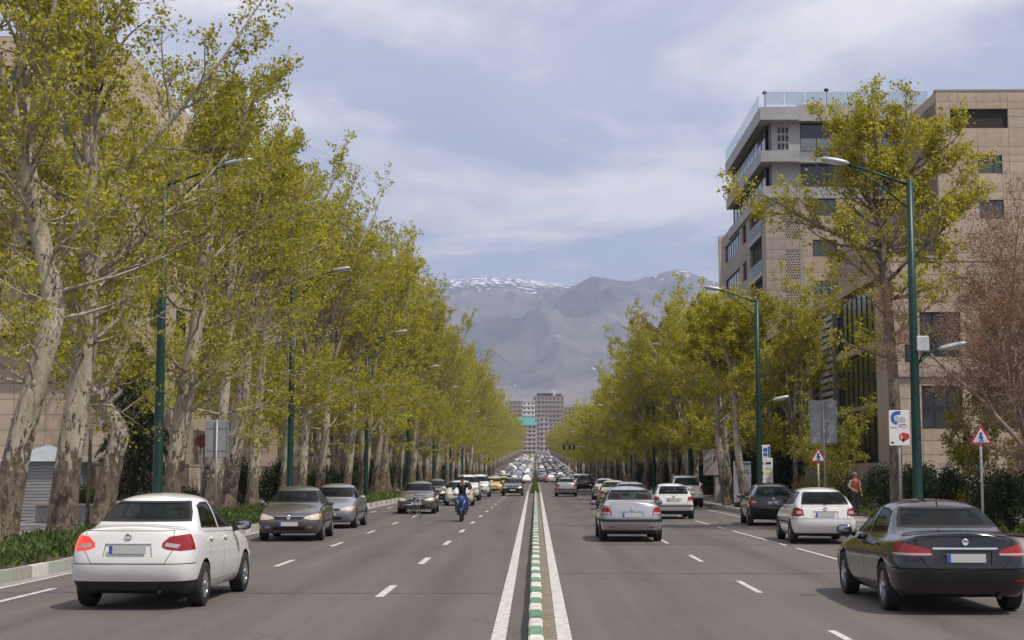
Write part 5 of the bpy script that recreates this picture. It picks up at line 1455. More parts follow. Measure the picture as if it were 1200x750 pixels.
def leaf_quads(P, Dn, size, rng, droop=.4, wide=.75):
    """P (n,3) points, one kite-shaped leaf each"""
    n = len(P)
    a = rng.normal(size=(n, 3)); a[:, 2] -= droop; a /= np.linalg.norm(a, axis=1)[:, None]
    b = rng.normal(size=(n, 3)); b -= (b * a).sum(1)[:, None] * a; b /= np.linalg.norm(b, axis=1)[:, None]
    s = size * rng.uniform(.6, 1.25, n)[:, None]
    w = s * wide * .5
    c = np.cross(a, b) * s * .12
    V = np.stack([P, P + a * s * .45 + b * w + c, P + a * s, P + a * s * .45 - b * w + c], 1).reshape(-1, 3)
    F = np.arange(4 * n).reshape(n, 4)
    return V, F
def gen_tree(seed, H=18.0, r0=.36, fork=.42, lean=(0, 0), path=None, limbs=5, spread=.45, leaves=20, lsize=.13, density=1.0, sprouts=10,
             l1=9, l2=6, l3=4, up=.25, droop=.35, limb_at=None, crown_low=None, sides=(16, 9, 6, 4, 3), twig=.65):
    """branches as tubes and loose leaves on the twigs; path = trunk line (x, y, z) if it is known"""
    rnd = random.Random(seed); rng = np.random.default_rng(seed)
    b = MB(); leafp = []
    Z = Vector((0, 0, 1))
    def rv(s=1.0): return Vector((rnd.gauss(0, s), rnd.gauss(0, s), rnd.gauss(0, s)))
    if path is None:
        hf = H * fork; n = 9; path = []
        ph = rnd.random() * 6
        for i in range(n + 1):
            t = i / n
            path.append(Vector((lean[0] * t * hf + .18 * math.sin(ph + t * 4) * t, lean[1] * t * hf + .18 * math.cos(ph * 1.3 + t * 3.5) * t, t * hf)))
    else:
        P0 = [Vector(p) for p in path]; path = []
        for i in range(len(P0) - 1):
            a, c = P0[max(i - 1, 0)], P0[min(i + 2, len(P0) - 1)]
            for k in range(4):
                t = k / 4; p, q = P0[i], P0[i + 1]
                path.append(.5 * ((2 * p) + (q - a) * t + (2 * a - 5 * p + 4 * q - c) * t * t + (3 * p - a - 3 * q + c) * t ** 3))
        path.append(P0[-1])
    n = len(path) - 1
    rt = r0 * .55
    rad = [r0 * (1 + .35 * math.exp(-path[i].z / .35)) * (1 - i / n) + rt * (i / n) for i in range(n + 1)]
    # trunk with swellings
    ns = sides[0]; i0 = len(b.v)
    b.tube([path[0] - Z * .25] + path, [rad[0] * 1.1] + rad, ns, False)
    ph = [rnd.random() * 6.28 for _ in range(6)]
    for i in range(i0, len(b.v)):
        ring = (i - i0) // ns; c = path[max(ring - 1, 0)]
        p = Vector(b.v[i]); d = p - c
        an = math.atan2(d.y, d.x)
        k = 1 + .05 * math.sin(2 * an + ph[0] + p.z * .9) + .045 * math.sin(3 * an + ph[1] - p.z * 1.7) + .035 * math.sin(5 * an + ph[2] + p.z * 2.6)
        b.v[i] = tuple(c + Vector((d.x * k, d.y * k, d.z)))
    for _ in range(5):                                    # burrs
        i = rnd.randint(2, n - 1); an = rnd.random() * 6.28; c = path[i]
        q = c + Vector((math.cos(an), math.sin(an), 0)) * rad[i] * .85
        b.ell(q, (rad[i] * .32, rad[i] * .32, rad[i] * .45), 8, 6)
    def grow(p, d, L, r, lv):
        seg = (7, 6, 4, 3)[lv]; pts = [p]; rr = [r]
        wob = (.16, .20, .24, .26)[lv]
        for i in range(seg):
            d = (d + rv(wob) * .55 + Z * up * (.22, .16, .10, .02)[lv]).normalized()
            p = p + d * (L / seg); pts.append(p); rr.append(r * (1 - .72 * (i + 1) / seg))
        b.tube(pts, rr, sides[lv + 1], False)
        m = len(pts) - 1
        def at(t):
            x = t * m; i = min(int(x), m - 1); return pts[i].lerp(pts[i + 1], x - i), (pts[i + 1] - pts[i]).normalized(), rr[i] * (1 - (x - i)) + rr[i + 1] * (x - i)
        if lv >= 2 or (lv == 1 and rnd.random() < .4):
            k = int(leaves * (1.0 if lv == 3 else .5) * density + rnd.random())
            for _ in range(k):
                q, dd, _r = at(.25 + .75 * rnd.random()); leafp.append(q + rv(.075))
        if lv == 3: return
        cnt = (l1, l2, l3)[lv]
        t0 = (.22, .25, .3)[lv]
        for k in range(cnt):
            t = t0 + (1 - t0) * (k + rnd.random() * .9) / cnt
            q, dd, r_ = at(min(t, .99))
            side = dd.cross(rv()).normalized()
            ang = R(rnd.uniform(28, 58))
            nd = (dd * math.cos(ang) + side * math.sin(ang)).normalized()
            Lc = L * (.40, .48, .48)[lv] * rnd.uniform(.65, 1.15) * (1.1 - .5 * t)
            if lv == 2: Lc = max(.3, min(twig, Lc))
            grow(q, nd, Lc, max(.005, r_ * rnd.uniform(.5, .7)), lv + 1)
        q, dd, r_ = at(1.0)
        if lv < 3: grow(q, dd, L * .30, max(.005, r_), lv + 1)
    top = path[-1]; tdir = (path[-1] - path[-3]).normalized()
    Ll = (H - top.z) * .86
    az0 = rnd.random() * 6.28
    for k in range(limbs):
        az = az0 + 2 * PI * k / limbs + rnd.uniform(-.35, .35)
        o = Vector((math.cos(az), math.sin(az), 0))
        sp = spread * rnd.uniform(.55, 1.25)
        d = (tdir * .55 + Z * .6 + o * sp).normalized()
        grow(top - tdir * rnd.uniform(0, .6), d, Ll * rnd.uniform(.78, 1.08), rt * rnd.uniform(.62, .82), 0)
    if limb_at:
        for (z, dx, dy, dz, L, r) in limb_at:
            i = min(range(n + 1), key=lambda j: abs(path[j].z - z))
            grow(path[i], Vector((dx, dy, dz)).normalized(), L, r, 0)
    lo = crown_low if crown_low is not None else top.z * .62
    for k in range(sprouts):
        i = max(1, min(n, int(n * (lo + (top.z - lo) * rnd.random()) / top.z)))
        az = rnd.random() * 6.28
        d = Vector((math.cos(az), math.sin(az), rnd.uniform(.1, .8))).normalized()
        grow(path[i] + d * rad[i] * .5, d, rnd.uniform(1.8, 3.4) * (H / 18), rnd.uniform(.03, .055), 1)
    V, F = leaf_quads(np.array([tuple(p) for p in leafp]), None, lsize, rng, droop)
    return b.mesh('trunk', M_BARK), V, F
TREES = {}
def tree_proto(key, leafmat=None, barkmat=None, **kw):
    tm, V, F = gen_tree(**kw)
    if barkmat: tm.materials[0] = barkmat
    TREES[key] = (tm, np_mesh('crown', V, F, [leafmat or M_LEAF]))
    return len(F)
def plant_tree(key, x, y, label, rz=0.0, s=1.0, sz=1.0, name='plane_tree', cat='tree', group=None, z=0.0):
    tm, cm = TREES[key]
    o = thing(name, label, cat, (x, y, road_z(y) + z), rz, group)
    o.scale = (s, s, s * sz)
    link('trunk', tm, o); link('crown', cm, o)
    return o
# ------------------------------------------------------------------ planting
def path_at(px0, D, pts, ydrift=0.0):
    """trunk line in metres from the base, read off at distance D (sideways offsets and heights of the real tree)"""
    k = D / 1730.0
    return [((x - px0) * k, ydrift * i, 0.0 if i == 0 else 1.85 + (554 - y) * k) for i, (x, y) in enumerate(pts)]
near = [
 ('t1', 2, 32.5, [(2, 612), (14, 560), (30, 480), (50, 395), (50, 350), (34, 285), (14, 200), (6, 150)], dict(seed=21, H=15.5, r0=.32, limbs=4, spread=.42, leaves=4.6, l1=9)),
 ('t2', 72, 35.5, [(72, 622), (80, 540), (92, 430), (97, 365), (95, 290), (90, 195)], dict(seed=22, H=16, r0=.33, limbs=5, spread=.45, leaves=4.6, l1=9, limb_at=[(7.6, -.75, -.1, .55, 4.2, .10), (8.2, .7, .1, .75, 5.5, .10), (6.4, .95, 0, .62, 5.6, .085)])),
 ('t3', 118, 43.0, [(118, 595), (133, 540), (137, 512), (122, 488), (100, 466), (84, 435), (78, 390), (84, 330)], dict(seed=23, H=14, r0=.30, limbs=4, spread=.45, leaves=5, limb_at=[(4.2, .6, .1, .8, 7.5, .15)])),
 ('t4', 198, 46.0, [(198, 590), (208, 520), (222, 420), (231, 330), (236, 270), (246, 210)], dict(seed=24, H=14.8, r0=.30, limbs=5, spread=.45, leaves=4.6, l1=9, limb_at=[(8.5, -.6, .2, .8, 6.0, .12)])),
 ('t6', 266, 57.0, [(266, 600), (280, 490), (291, 390), (300, 310), (312, 230)], dict(seed=26, H=14.8, r0=.31, limbs=5, spread=.42, leaves=4.6, l1=9)),
]
LX = -11.15
for key, px0, D, pts, kw in near:
    tree_proto(key, path=path_at(px0, D, pts, .05), lsize=.112, sprouts=36, crown_low=3.0, **kw)
for key, kw in (('la', dict(seed=31, H=19.5, r0=.32, fork=.44, lean=(.08, 0))), ('lb', dict(seed=32, H=18.5, r0=.33, fork=.48, lean=(.11, .02))),
                ('lc', dict(seed=33, H=20.0, r0=.33, fork=.40, lean=(.06, -.03))), ('ld', dict(seed=34, H=19.0, r0=.32, fork=.5, lean=(.03, .04)))):
    tree_proto(key, limbs=6, spread=.26, leaves=6, lsize=.155, l1=9, l2=6, l3=3, sprouts=20, crown_low=4.8, **kw)
for key, kw in (('ra', dict(seed=41, H=14.2, r0=.26, fork=.42, lean=(-.05, 0))), ('rb', dict(seed=42, H=13.4, r0=.24, fork=.45, lean=(-.09, .02))),
                ('rc', dict(seed=43, H=14.8, r0=.27, fork=.38, lean=(.03, -.03)))):
    tree_proto(key, limbs=6, spread=.45, leaves=7.5, lsize=.145, l1=8, l2=6, l3=3, sprouts=18, crown_low=4.0, **kw)
tree_proto('r1', leafmat=M_LEAF2, barkmat=M_BARKD, seed=51, path=path_at(1045, 47.6, [(1045, 600), (1046, 480), (1042, 380), (1037, 300), (1036, 250)], .03), H=14.2, r0=.21, limbs=7, spread=.95, leaves=4.8, lsize=.115, l1=8,
           sprouts=26, crown_low=3.6, limb_at=[(8.6, -.95, .0, .45, 4.4, .09), (8.9, .9, .1, .6, 3.8, .08), (7.8, .6, -.4, .5, 3.2, .07)])
tree_proto('r2', leafmat=M_LEAF2, seed=52, H=13.0, r0=.20, fork=.30, limbs=7, spread=.42, leaves=7, lsize=.13, sprouts=12, crown_low=2.8)
tree_proto('slim', seed=53, H=12.5, r0=.25, fork=.62, lean=(-.10, 0), limbs=5, spread=.35, leaves=8, lsize=.14, sprouts=10, crown_low=6)
tree_proto('russet', leafmat=M_LEAFR, barkmat=M_BARKR, seed=54, H=10.2, r0=.20, fork=.22, limbs=8, spread=1.05, leaves=7, lsize=.055, l1=12, l2=9, l3=5, sprouts=6, up=.05, twig=.9, crown_low=1.5)
tree_proto('sapling', leafmat=M_LEAFY, seed=55, H=4.6, r0=.05, fork=.3, limbs=6, spread=.55, leaves=9, lsize=.10, l1=6, l2=4, l3=2, sprouts=0, twig=.3)
_ONES = ['first', 'second', 'third', 'fourth', 'fifth', 'sixth', 'seventh', 'eighth', 'ninth', 'tenth', 'eleventh', 'twelfth', 'thirteenth', 'fourteenth', 'fifteenth', 'sixteenth', 'seventeenth', 'eighteenth', 'nineteenth']
ORD = _ONES + [t + ('ieth' if k == 0 else 'y-' + _ONES[k - 1]) for t in ('twent', 'thirt', 'fort') for k in range(10)]
NEARLAB = {'t1': 'thick mottled plane tree leaning right at the left picture edge', 't2': 'plane tree with forked pale crown and stout trunk, second from the left edge',
           't3': 'plane tree with a kinked elbow in its trunk behind the white sedan', 't4': 'pale straight plane tree just right of the green lamp post behind the white sedan',
           't6': 'tall pale plane tree beside the blank sign back on the left'}
for key, px0, D, pts, kw in near:
    plant_tree(key, (px0 - 627) * D / 1730, D, NEARLAB[key], z=.15, group='plane trees along the left kerb')
rt = random.Random(77)
lk = ['la', 'lb', 'lc', 'ld']; rk_ = ['ra', 'rb', 'rc']
i = 0
front = [(245, 53.5, 'lb'), (296, 60.5, 'ld'), (330, 66.0, 'la'), (353, 71.5, 'lc'), (372, 78.0, 'lb'), (405, 87.0, 'la')]
for px0, D, k in front:
    plant_tree(k, (px0 - 627) * D / 1730, D, f'plane tree, {ORD[i]} behind the blank sign back in the left kerbside row', rz=rt.uniform(-.5, .5), s=rt.uniform(.74, .84), z=.15, group='plane trees along the left kerb'); i += 1
y = 92.5
while y < 1120:
    k = rt.choice(lk)
    lab = f'plane tree, {ORD[i]} behind the blank sign back in the left kerbside row' if y < 260 else 'distant plane tree near the far end of the left row'
    plant_tree(k, LX + rt.uniform(-.5, .5), y, lab, rz=rt.uniform(-.6, .6) + (PI if rt.random() < .25 else 0), s=rt.uniform(.84, 1.0), z=.15, group='plane trees along the left kerb')
    y += rt.uniform(4.8, 6.4) if y < 300 else rt.uniform(7, 9); i += 1
y = 66.0; i = 0
while y < 420:
    lab = f'plane tree, {ORD[i]} in the back row beyond the left pavement' if i < 8 else 'plane tree of the back row hidden behind the left kerbside trunks'
    plant_tree(rt.choice(lk), -15.4 + rt.uniform(-.8, .8), y, lab, rz=rt.uniform(0, 6.28), s=rt.uniform(.82, 1.0), z=.15, group='plane trees of the left back row')
    y += rt.uniform(7, 9.5) if y < 200 else rt.uniform(9, 13); i += 1
# right
plant_tree('r1', 11.5, 47.6, 'sparse light green tree with dark trunk behind the big near lamp post on the right', z=.14)
plant_tree('r2', 12.9, 74, 'slender light green tree in front of the office block', z=.14, rz=2, s=.86)
plant_tree('slim', 10.35, 73.5, 'slim pale-barked tree beside the second lamp post on the right', z=.14, s=.85)
plant_tree('slim', 10.05, 78.5, 'leaning pale trunk above the white advertising panel on the right', z=.14, rz=.35, s=.82)
plant_tree('russet', 14.2, 42.5, 'russet brown twiggy tree at the right picture edge', name='bare_tree', z=.14)
plant_tree('russet', 18.2, 49.5, 'second russet twiggy tree behind the one at the right edge', name='bare_tree', z=.14, rz=2.1, s=1.12)
plant_tree('sapling', 13.1, 63, 'yellow-green sapling behind the white hatchback', name='sapling', z=.14)
plant_tree('sapling', 12.8, 66, 'small yellow-green sapling above the yellow hedge', name='sapling', z=.14, rz=2, s=.8)
plant_tree('sapling', 14.3, 47, 'yellow-green sapling under the russet tree', name='sapling', z=.14, rz=1, s=.9)
y = 83.0; i = 0
while y < 1120:
    lab = f'plane tree, {ORD[i]} beyond the white advertising panel in the right kerbside row' if y < 260 else 'distant plane tree near the far end of the right row'
    plant_tree(rt.choice(rk_), 11.0 + rt.uniform(-.5, .5), y, lab, rz=rt.uniform(0, 6.28), s=rt.uniform(.80, .92) if y < 125 else rt.uniform(.86, 1.05), z=.14, group='plane trees along the right kerb')
    y += rt.uniform(4.8, 6.4) if y < 300 else rt.uniform(7, 9); i += 1
y = 92.0; i = 0
while y < 420:
    lab = f'plane tree, {ORD[i]} in the back row right of the avenue' if i < 6 else 'plane tree of the back row hidden behind the right kerbside trunks'
    plant_tree(rt.choice(rk_), 14.6 + rt.uniform(-.7, .7), y, lab, rz=rt.uniform(0, 6.28), s=rt.uniform(.72, .85) if y < 135 else rt.uniform(.85, 1.05), z=.14, group='plane trees of the right back row')
    y += rt.uniform(6.5, 9); i += 1

# shrubs: stems and a shell of small leaves
def shrub_proto(key, seed, w, h, n, size, mat, lumps=9):
    rng = np.random.default_rng(seed); rn = random.Random(seed)
    b = MB()
    C = [(rn.uniform(-.55, .55) * w, rn.uniform(-.55, .55) * w, rn.uniform(.35, .80) * h, rn.uniform(.30, .5)) for _ in range(lumps)]
    P = []
    per = n // lumps
    for cx, cy, cz, r in C:
        b.tube([(rn.uniform(-.08, .08), rn.uniform(-.08, .08), -.1), (cx * .4, cy * .4, cz * .5), (cx, cy, cz)], [.03, .02, .01], 5, False)
        d = rng.normal(size=(per, 3)); d /= np.linalg.norm(d, axis=1)[:, None]
        rr = (rng.random(per) ** .45)[:, None]
        q = d * rr * np.array([r * w, r * w, r * h * .9]) + np.array([cx, cy, cz])
        P.append(q + rng.normal(size=q.shape) * .05)
    P = np.concatenate(P); P = P[P[:, 2] > .04]
    V, F = leaf_quads(P, None, size, rng, -.3)
    TREES[key] = (b.mesh('stems', M_BARKD), np_mesh('leaves', V, F, [mat]))
shrub_proto('dark_a', 61, 1.0, 2.0, 5200, .085, M_LEAFD); shrub_proto('dark_b', 62, 1.2, 1.7, 5200, .085, M_LEAFD)
shrub_proto('mid', 63, 1.0, 1.4, 4200, .085, M_LEAFM); shrub_proto('yel', 64, .95, 1.25, 3800, .08, M_LEAFY)
def plant_shrub(key, x, y, label, s=1.0, rz=0.0, group='shrubs along the right pavement', z=.15):
    tm, cm = TREES[key]
    o = thing('shrub', label, 'shrub', (x, y, road_z(y) + z), rz, group); o.scale = (s, s, s)
    link('stems', tm, o); link('foliage', cm, o)
SH = [('yel', 13.1, 70, 1.1, 'yellow-green shrub left of the sapling behind the dark hatchback'), ('yel', 13.2, 66.5, 1.0, 'yellow-green shrub right behind the dark hatchback roof'), ('mid', 13.4, 63, 1.05, 'mid-green shrub beside the blank sign back on the right'),
      ('dark_a', 13.7, 59, 1.0, 'dark green shrub left of the standing person'), ('dark_b', 13.9, 56, 1.1, 'dark green shrub directly behind the standing person'), ('dark_a', 13.8, 53.4, 1.05, 'dark green shrub right of the standing person'),
      ('dark_b', 13.6, 51, 1.05, 'dark green shrub left of the information sign post'), ('dark_a', 13.6, 48.8, .95, 'dark green shrub behind the information sign post'), ('yel', 14.0, 46.6, 1.0, 'yellow-leaved shrub right of the big lamp post'),
      ('dark_b', 13.7, 44.8, .95, 'dark green shrub left of the red triangle sign'), ('dark_a', 13.6, 42.9, .9, 'dark green shrub behind the red triangle sign'), ('mid', 14.6, 41.6, .95, 'mid-green shrub right of the red triangle sign'),
      ('dark_b', 13.9, 39.6, 1.05, 'large dark green shrub at the right picture edge'), ('dark_a', 14.9, 38.2, 1.1, 'dark green shrub cut by the right picture edge'), ('dark_b', 16.4, 47.5, 1.2, 'dark green shrub below the office block windows'), ('dark_a', 17.2, 44.5, 1.2, 'dark green shrub under the russet tree')]
for k, x, y, s, lab in SH: plant_shrub(k, x, y, lab, s, rz=x * 7)
for k, x, y, s, lab in (('dark_b', -12.3, 66.5, 1.25, 'round dark green bush between the left trunks by the dark grey sedan'), ('mid', -14.2, 58, .8, 'mid-green bush behind the blank sign back on the left'), ('mid', -14.4, 61, .7, 'small mid-green bush right of the blank sign back'),
                        ('mid', -13.6, 78, 1.0, 'mid-green bush among the left trunks above the silver-grey sedan'), ('mid', -13.2, 90, 1.2, 'mid-green bush among the left trunks past the second lamp post'), ('mid', -15.6, 52, .8, 'low green bush by the white post behind the sedan')):
    plant_shrub(k, x, y, lab, s, rz=y, group='bushes along the left pavement')

rs_ = random.Random(15)
for k, yy in enumerate(np.arange(96, 262, 5.2)):
    plant_shrub('mid' if k % 3 else 'dark_b', -13.4 + rs_.uniform(-.6, .6), float(yy), 'green bush filling the gap between middle-distance trunks on the left', rs_.uniform(1.1, 1.7), rz=k, group='bushes along the left pavement')
for k, yy in enumerate(np.arange(83, 262, 5.0)):
    plant_shrub('dark_b' if k % 3 else 'dark_a', 13.5 + rs_.uniform(-.5, .5), float(yy), 'dark bush filling the gap between middle-distance trunks on the right', rs_.uniform(1.1, 1.7), rz=k)
# a spruce in the forecourt on the left
rn = random.Random(9); rng = np.random.default_rng(9); b = MB(); NP = []
sh_ = 7.4; b.tube([(0, 0, -.1), (0, 0, 3), (0, 0, sh_)], [.14, .09, .015], 8, False)
for k in range(150):
    z = .8 + (sh_ - 1.0) * (k / 150) ** .9; L = 2.3 * (1 - z / sh_) ** .75 + .15; a = k * 2.399
    d = Vector((math.cos(a), math.sin(a), 0)); L *= rn.uniform(.75, 1.1)
    pts = [Vector((0, 0, z)) + d * L * t + Vector((0, 0, .12 * math.sin(t * 3) * L - .38 * L * t * t)) for t in (0, .35, .7, 1)]
    b.tube(pts, [.022, .014, .008, .003], 4, False)
    m = int(120 * L)
    t = rng.random(m) ** .7; base = np.array([tuple(p) for p in pts])
    ii = np.minimum((t * 3).astype(int), 2); f = (t * 3 - ii)[:, None]
    q = base[ii] * (1 - f) + base[ii + 1] * f
    side = np.array((-d.y, d.x, 0)) * (rng.uniform(-1, 1, m) * .22 * (1.1 - t))[:, None]
    NP.append(q + side - np.array((0, 0, 1)) * (rng.random(m) * .16)[:, None])
V, F = leaf_quads(np.concatenate(NP), None, .13, rng, .5, .4)
o = thing('spruce_tree', 'dark green spruce behind the left trunks by the guard hut', 'tree', (-16.6, 61.0, .15))
b.build('trunk', M_BARKD, o); link('crown', np_mesh('crown', V, F, [M_NEEDLE]), o)

# ground cover in the left bed and on the median island
def clumps(pts, per, hgt, size, mat, name, label, wide=.35):
    rng = np.random.default_rng(len(pts)); P = np.repeat(np.array(pts), per, 0); n = len(P)
    base = P + np.stack([rng.normal(0, .10, n), rng.normal(0, .10, n), np.zeros(n)], 1)
    h = hgt * rng.uniform(.15, 1.0, n) * np.repeat(rng.uniform(.45, 1.15, len(pts)), per)
    base[:, 2] += h * .72
    a = np.stack([rng.normal(0, .5, n), rng.normal(0, .5, n), rng.uniform(.4, 1.3, n)], 1); a /= np.linalg.norm(a, axis=1)[:, None]
    bb = np.cross(a, rng.normal(size=(n, 3))); bb /= np.linalg.norm(bb, axis=1)[:, None]
    s = (size * rng.uniform(.6, 1.3, n))[:, None]; w = s * wide * .5
    V = np.stack([base - a * s * .4, base + bb * w, base + a * s * .6, base - bb * w], 1).reshape(-1, 3)
    o = link(name, np_mesh(name, V, np.arange(4 * n).reshape(n, 4), [mat])); tag(o, label, kind='stuff'); return o
M_COVER = leaf_mat('ground_cover_leaf', (.035, .060, .014), (.12, .16, .035), .3)
M_GRASS = leaf_mat('grass_blade', (.07, .11, .02), (.16, .20, .04), .3)
rn = random.Random(4); pts = []
y = 20.0
while y < 62:
    for k in range(9):
        if rn.random() < .88: pts.append((rn.uniform(XL - 2.9, XL - .25), y + rn.uniform(-.2, .2), .16))
    y += .30
clumps(pts, 34, .55, .12, M_COVER, 'ground_cover', 'low leafy ground cover in the left planting bed', .4)
pts = []
while y < 300:
    for k in range(7): pts.append((rn.uniform(XL - 2.9, XL - .25), y + rn.uniform(-.3, .3), road_z(y) + .16))
    y += .55 if y < 130 else 1.2
clumps(pts, 20, .48, .24, M_GRASS, 'bed_grass', 'bright green grass strip under the left trees', .3)
pts = [(rn.uniform(-.48, .26), yy, road_z(yy) + .14) for yy in np.arange(133, 420, .12)]
clumps(pts, 8, .16, .12, M_GRASS, 'median_grass', 'narrow grass strip on the far median', .25)
pts = [(rn.uniform(XR + 3.7, XR + 6), rn.uniform(34, 75), .15) for _ in range(420)]
clumps(pts, 24, .3, .14, M_GRASS, 'lawn_grass', 'grass below the shrubs on the right', .25)
# ------------------------------------------------------------------ street furniture
M_POLE = noisy('green_pole_paint', [(.004, .028, .021), (.008, .046, .034)], 5, 5, .4, metal=.1)
M_LAMPH = plain('lamp_head', (.45, .46, .46), .4, .3)
M_LAMPL = plain('lamp_lens', (.55, .55, .52), .2)
M_GALV = noisy('galvanised', [(.26, .26, .265), (.38, .38, .385)], 4, 5, .5, metal=.5)
M_SIGNB = noisy('sign_back', [(.30, .30, .31), (.37, .37, .38)], 2, 5, .55, metal=.3)
M_SIGNW = plain('sign_white', (.68, .68, .67), .45)
M_SIGNR = plain('sign_red', (.45, .03, .035), .45)
M_SIGNBL = plain('sign_blue', (.025, .11, .38), .45)
M_SIGND = plain('sign_dark', (.03, .03, .035), .5)
M_SIGNG = plain('sign_grey', (.42, .43, .45), .5)
M_SIGNY = plain('sign_yellow', (.62, .50, .08), .5)
def disc(b, c, r, y, n=20, d=.004):
    b.prism([(c[0] + r * math.cos(2 * PI * k / n), c[1] + r * math.sin(2 * PI * k / n)) for k in range(n)], y, y - d, 'Y')
def lamp_proto(s):
    """pole with a long arm over the road (towards s) and a short one over the pavement"""
    o = thing('street_lamp', 'lamp', 'street lamp')
    b = MB(); b.lathe([(.17, 0), (.17, .9), (.14, 1.0), (.12, 4.8), (.10, 9.85), (.001, 9.87)], 'Z', n=14); b.build('pole', M_POLE, o)
    b = MB(); b.box((0, 0, .05), (.5, .5, .1)); b.build('base_plate', M_POLE, o)
    b = MB(); b.tube([(0, 0, 9.7), (s * .75, 0, 9.98), (s * 1.7, 0, 10.30)], [.04, .036, .03], 8); b.tube([(0, 0, 9.0), (s * .9, 0, 9.78), (s * 1.7, 0, 10.27)], [.026, .024, .02], 8); b.build('arm', M_POLE, o)
    def head(x, z, sg, t):
        b = MB(); Rm = Matrix.Rotation(t, 3, 'Y')
        b.ell((x, 0, z), (.42, .15, .085), 16, 8, .8, rot=Rm); h = b.build('lamp_head', M_LAMPH, o)
        b = MB(); b.ell((x + sg * .06, 0, z - .055), (.27, .11, .05), 14, 6, .9, rot=Rm); b.build('lamp_glass', M_LAMPL, h)
    head(s * 2.06, 10.39, s, -s * .18)
    b = MB(); b.tube([(0, 0, 4.55), (-s * .25, 0, 4.95), (-s * .8, 0, 5.12)], [.035, .03, .026], 8); b.tube([(-s * .02, 0, 4.2), (-s * .12, 0, 4.7), (-s * .45, 0, 5.02)], .018, 6); b.build('lower_arm', M_POLE, o)
    head(-s * 1.05, 5.19, -s, s * .22)
    return o
lamp_l, lamp_r = lamp_proto(1), lamp_proto(-1)
LL = {0: 'green lamp post rising behind the white sedan on the left', 1: 'green lamp post between trunks behind the grey sedans on the left', 2: 'green lamp post just past the silver-grey sedan on the left'}
LR = {0: 'big near green lamp post with two lamps and white box on the right', 1: 'green lamp post rising behind the dark hatchback on the right', 2: 'green lamp post above the white SUV on the right'}
for i, y in enumerate([40.7, 62.7, 90.9, 121, 151, 181, 211, 241, 271, 301, 331, 361]):
    o = lamp_l if i == 0 else copy_tree(lamp_l)
    o.location = (-10.4 if i else -10.4, y, road_z(y) + .15)
    tag(o, LL.get(i, f'{ORD[i]} green lamp post from the camera on the left' if i < 6 else 'distant green lamp post deep among the left-hand trees'), 'street lamp', 'street lamps on the left')
for c in [c for c in lamp_l.children if c.name.startswith('lower_arm') or (c.name.startswith('lamp_head') and c.data.vertices[0].co.z < 6)]:
    for g_ in list(c.children): bpy.data.objects.remove(g_)
    bpy.data.objects.remove(c)                             # the nearest left post shows no lower lamp
for i, y in enumerate([40.8, 69.4, 100.5, 131, 161, 191, 221, 251, 281, 311, 341, 371]):
    o = lamp_r if i == 0 else copy_tree(lamp_r)
    o.location = (10.45, y, road_z(y) + .14)
    tag(o, LR.get(i, f'{ORD[i]} green lamp post from the camera on the right' if i < 6 else 'distant green lamp post deep among the right-hand trees'), 'street lamp', 'street lamps on the right')
b = MB(); b.box((.22, -.05, 5.25), (.34, .22, .42)); ob = b.bevel('junction_box', plain('box_white', (.6, .6, .6), .5), .03, 2, lamp_r)
b = MB(); b.box((-.16, 0, 5.0), (.16, .14, .5)); b.bevel('bracket_box', M_SIGND, .02, 1, lamp_r)

def sign_post(name, label, cat, x, y, h, z=.14, r=.035):
    o = thing(name, label, cat, (x, y, z)); b = MB(); b.tube([(0, 0, 0), (0, 0, h)], r, 10); b.build('post', M_GALV, o); return o
def sign_back(label, x, y, w, h, zc):
    o = sign_post('road_sign', label, 'sign', x, y, zc + h / 2 + .02)
    b = MB(); b.box((0, .05, zc), (w, .025, h)); b.bevel('panel', M_SIGNB, .01, 1, o)
    for sx in (-1, 1): piece('edge_rail', M_GALV, o, (sx * (w / 2 - .02), .03, zc), (.035, .03, h * .98))
    piece('clamp', M_GALV, o, (0, .035, zc + h * .3), (w * .8, .02, .05)); piece('clamp', M_GALV, o, (0, .035, zc - h * .3), (w * .8, .02, .05))
    return o
sign_back('blank grey back of a tall road sign between the left trunks', -9.55, 44.2, .70, 1.12, 2.72)
sign_back('blank grey back of a tall road sign above the white hatchback on the right', 9.75, 50.2, .90, 1.45, 3.42)
def tri_sign(label, x, y, s, zc, right=False):
    o = sign_post('warning_sign', label, 'sign', x, y, zc + .1)
    T = lambda k: [(-s * k, zc - s * .577 * k), (s * k, zc - s * .577 * k), (0, zc + s * 1.155 * k)]
    b = MB(); b.prism(T(1), -.035, -.055, 'Y'); f = b.build('plate', M_SIGNR, o)
    b = MB(); b.prism(T(.72), -.056, -.060, 'Y'); b.build('white_field', M_SIGNW, f)
    b = MB(); z0 = zc - s * .05
    disc(b, (0, z0 + s * .38), s * .15, -.062, 12)
    b.prism([(-s * .17, z0 - s * .05), (s * .12, z0 - s * .15), (s * .22, z0 + s * .12), (0, z0 + s * .26), (-s * .2, z0 + s * .18)], -.062, -.066, 'Y')
    b.prism([(-s * .26, z0 - s * .3), (-s * .02, z0 - s * .12), (s * .05, z0 - s * .2), (-s * .1, z0 - s * .34)], -.062, -.066, 'Y')
    b.prism([(s * .02, z0 - s * .12), (s * .14, z0 - s * .14), (s * .24, z0 - s * .32), (s * .12, z0 - s * .34)], -.062, -.066, 'Y')
    b.build('blue_figure', M_SIGNBL, f)
tri_sign('red triangular warning sign with blue figure among shrubs near the right edge', 11.6, 38.8, .30, 2.62)
tri_sign('small red triangular warning sign left under the tall sign back on the right', 10.35, 54.5, .31, 2.28)
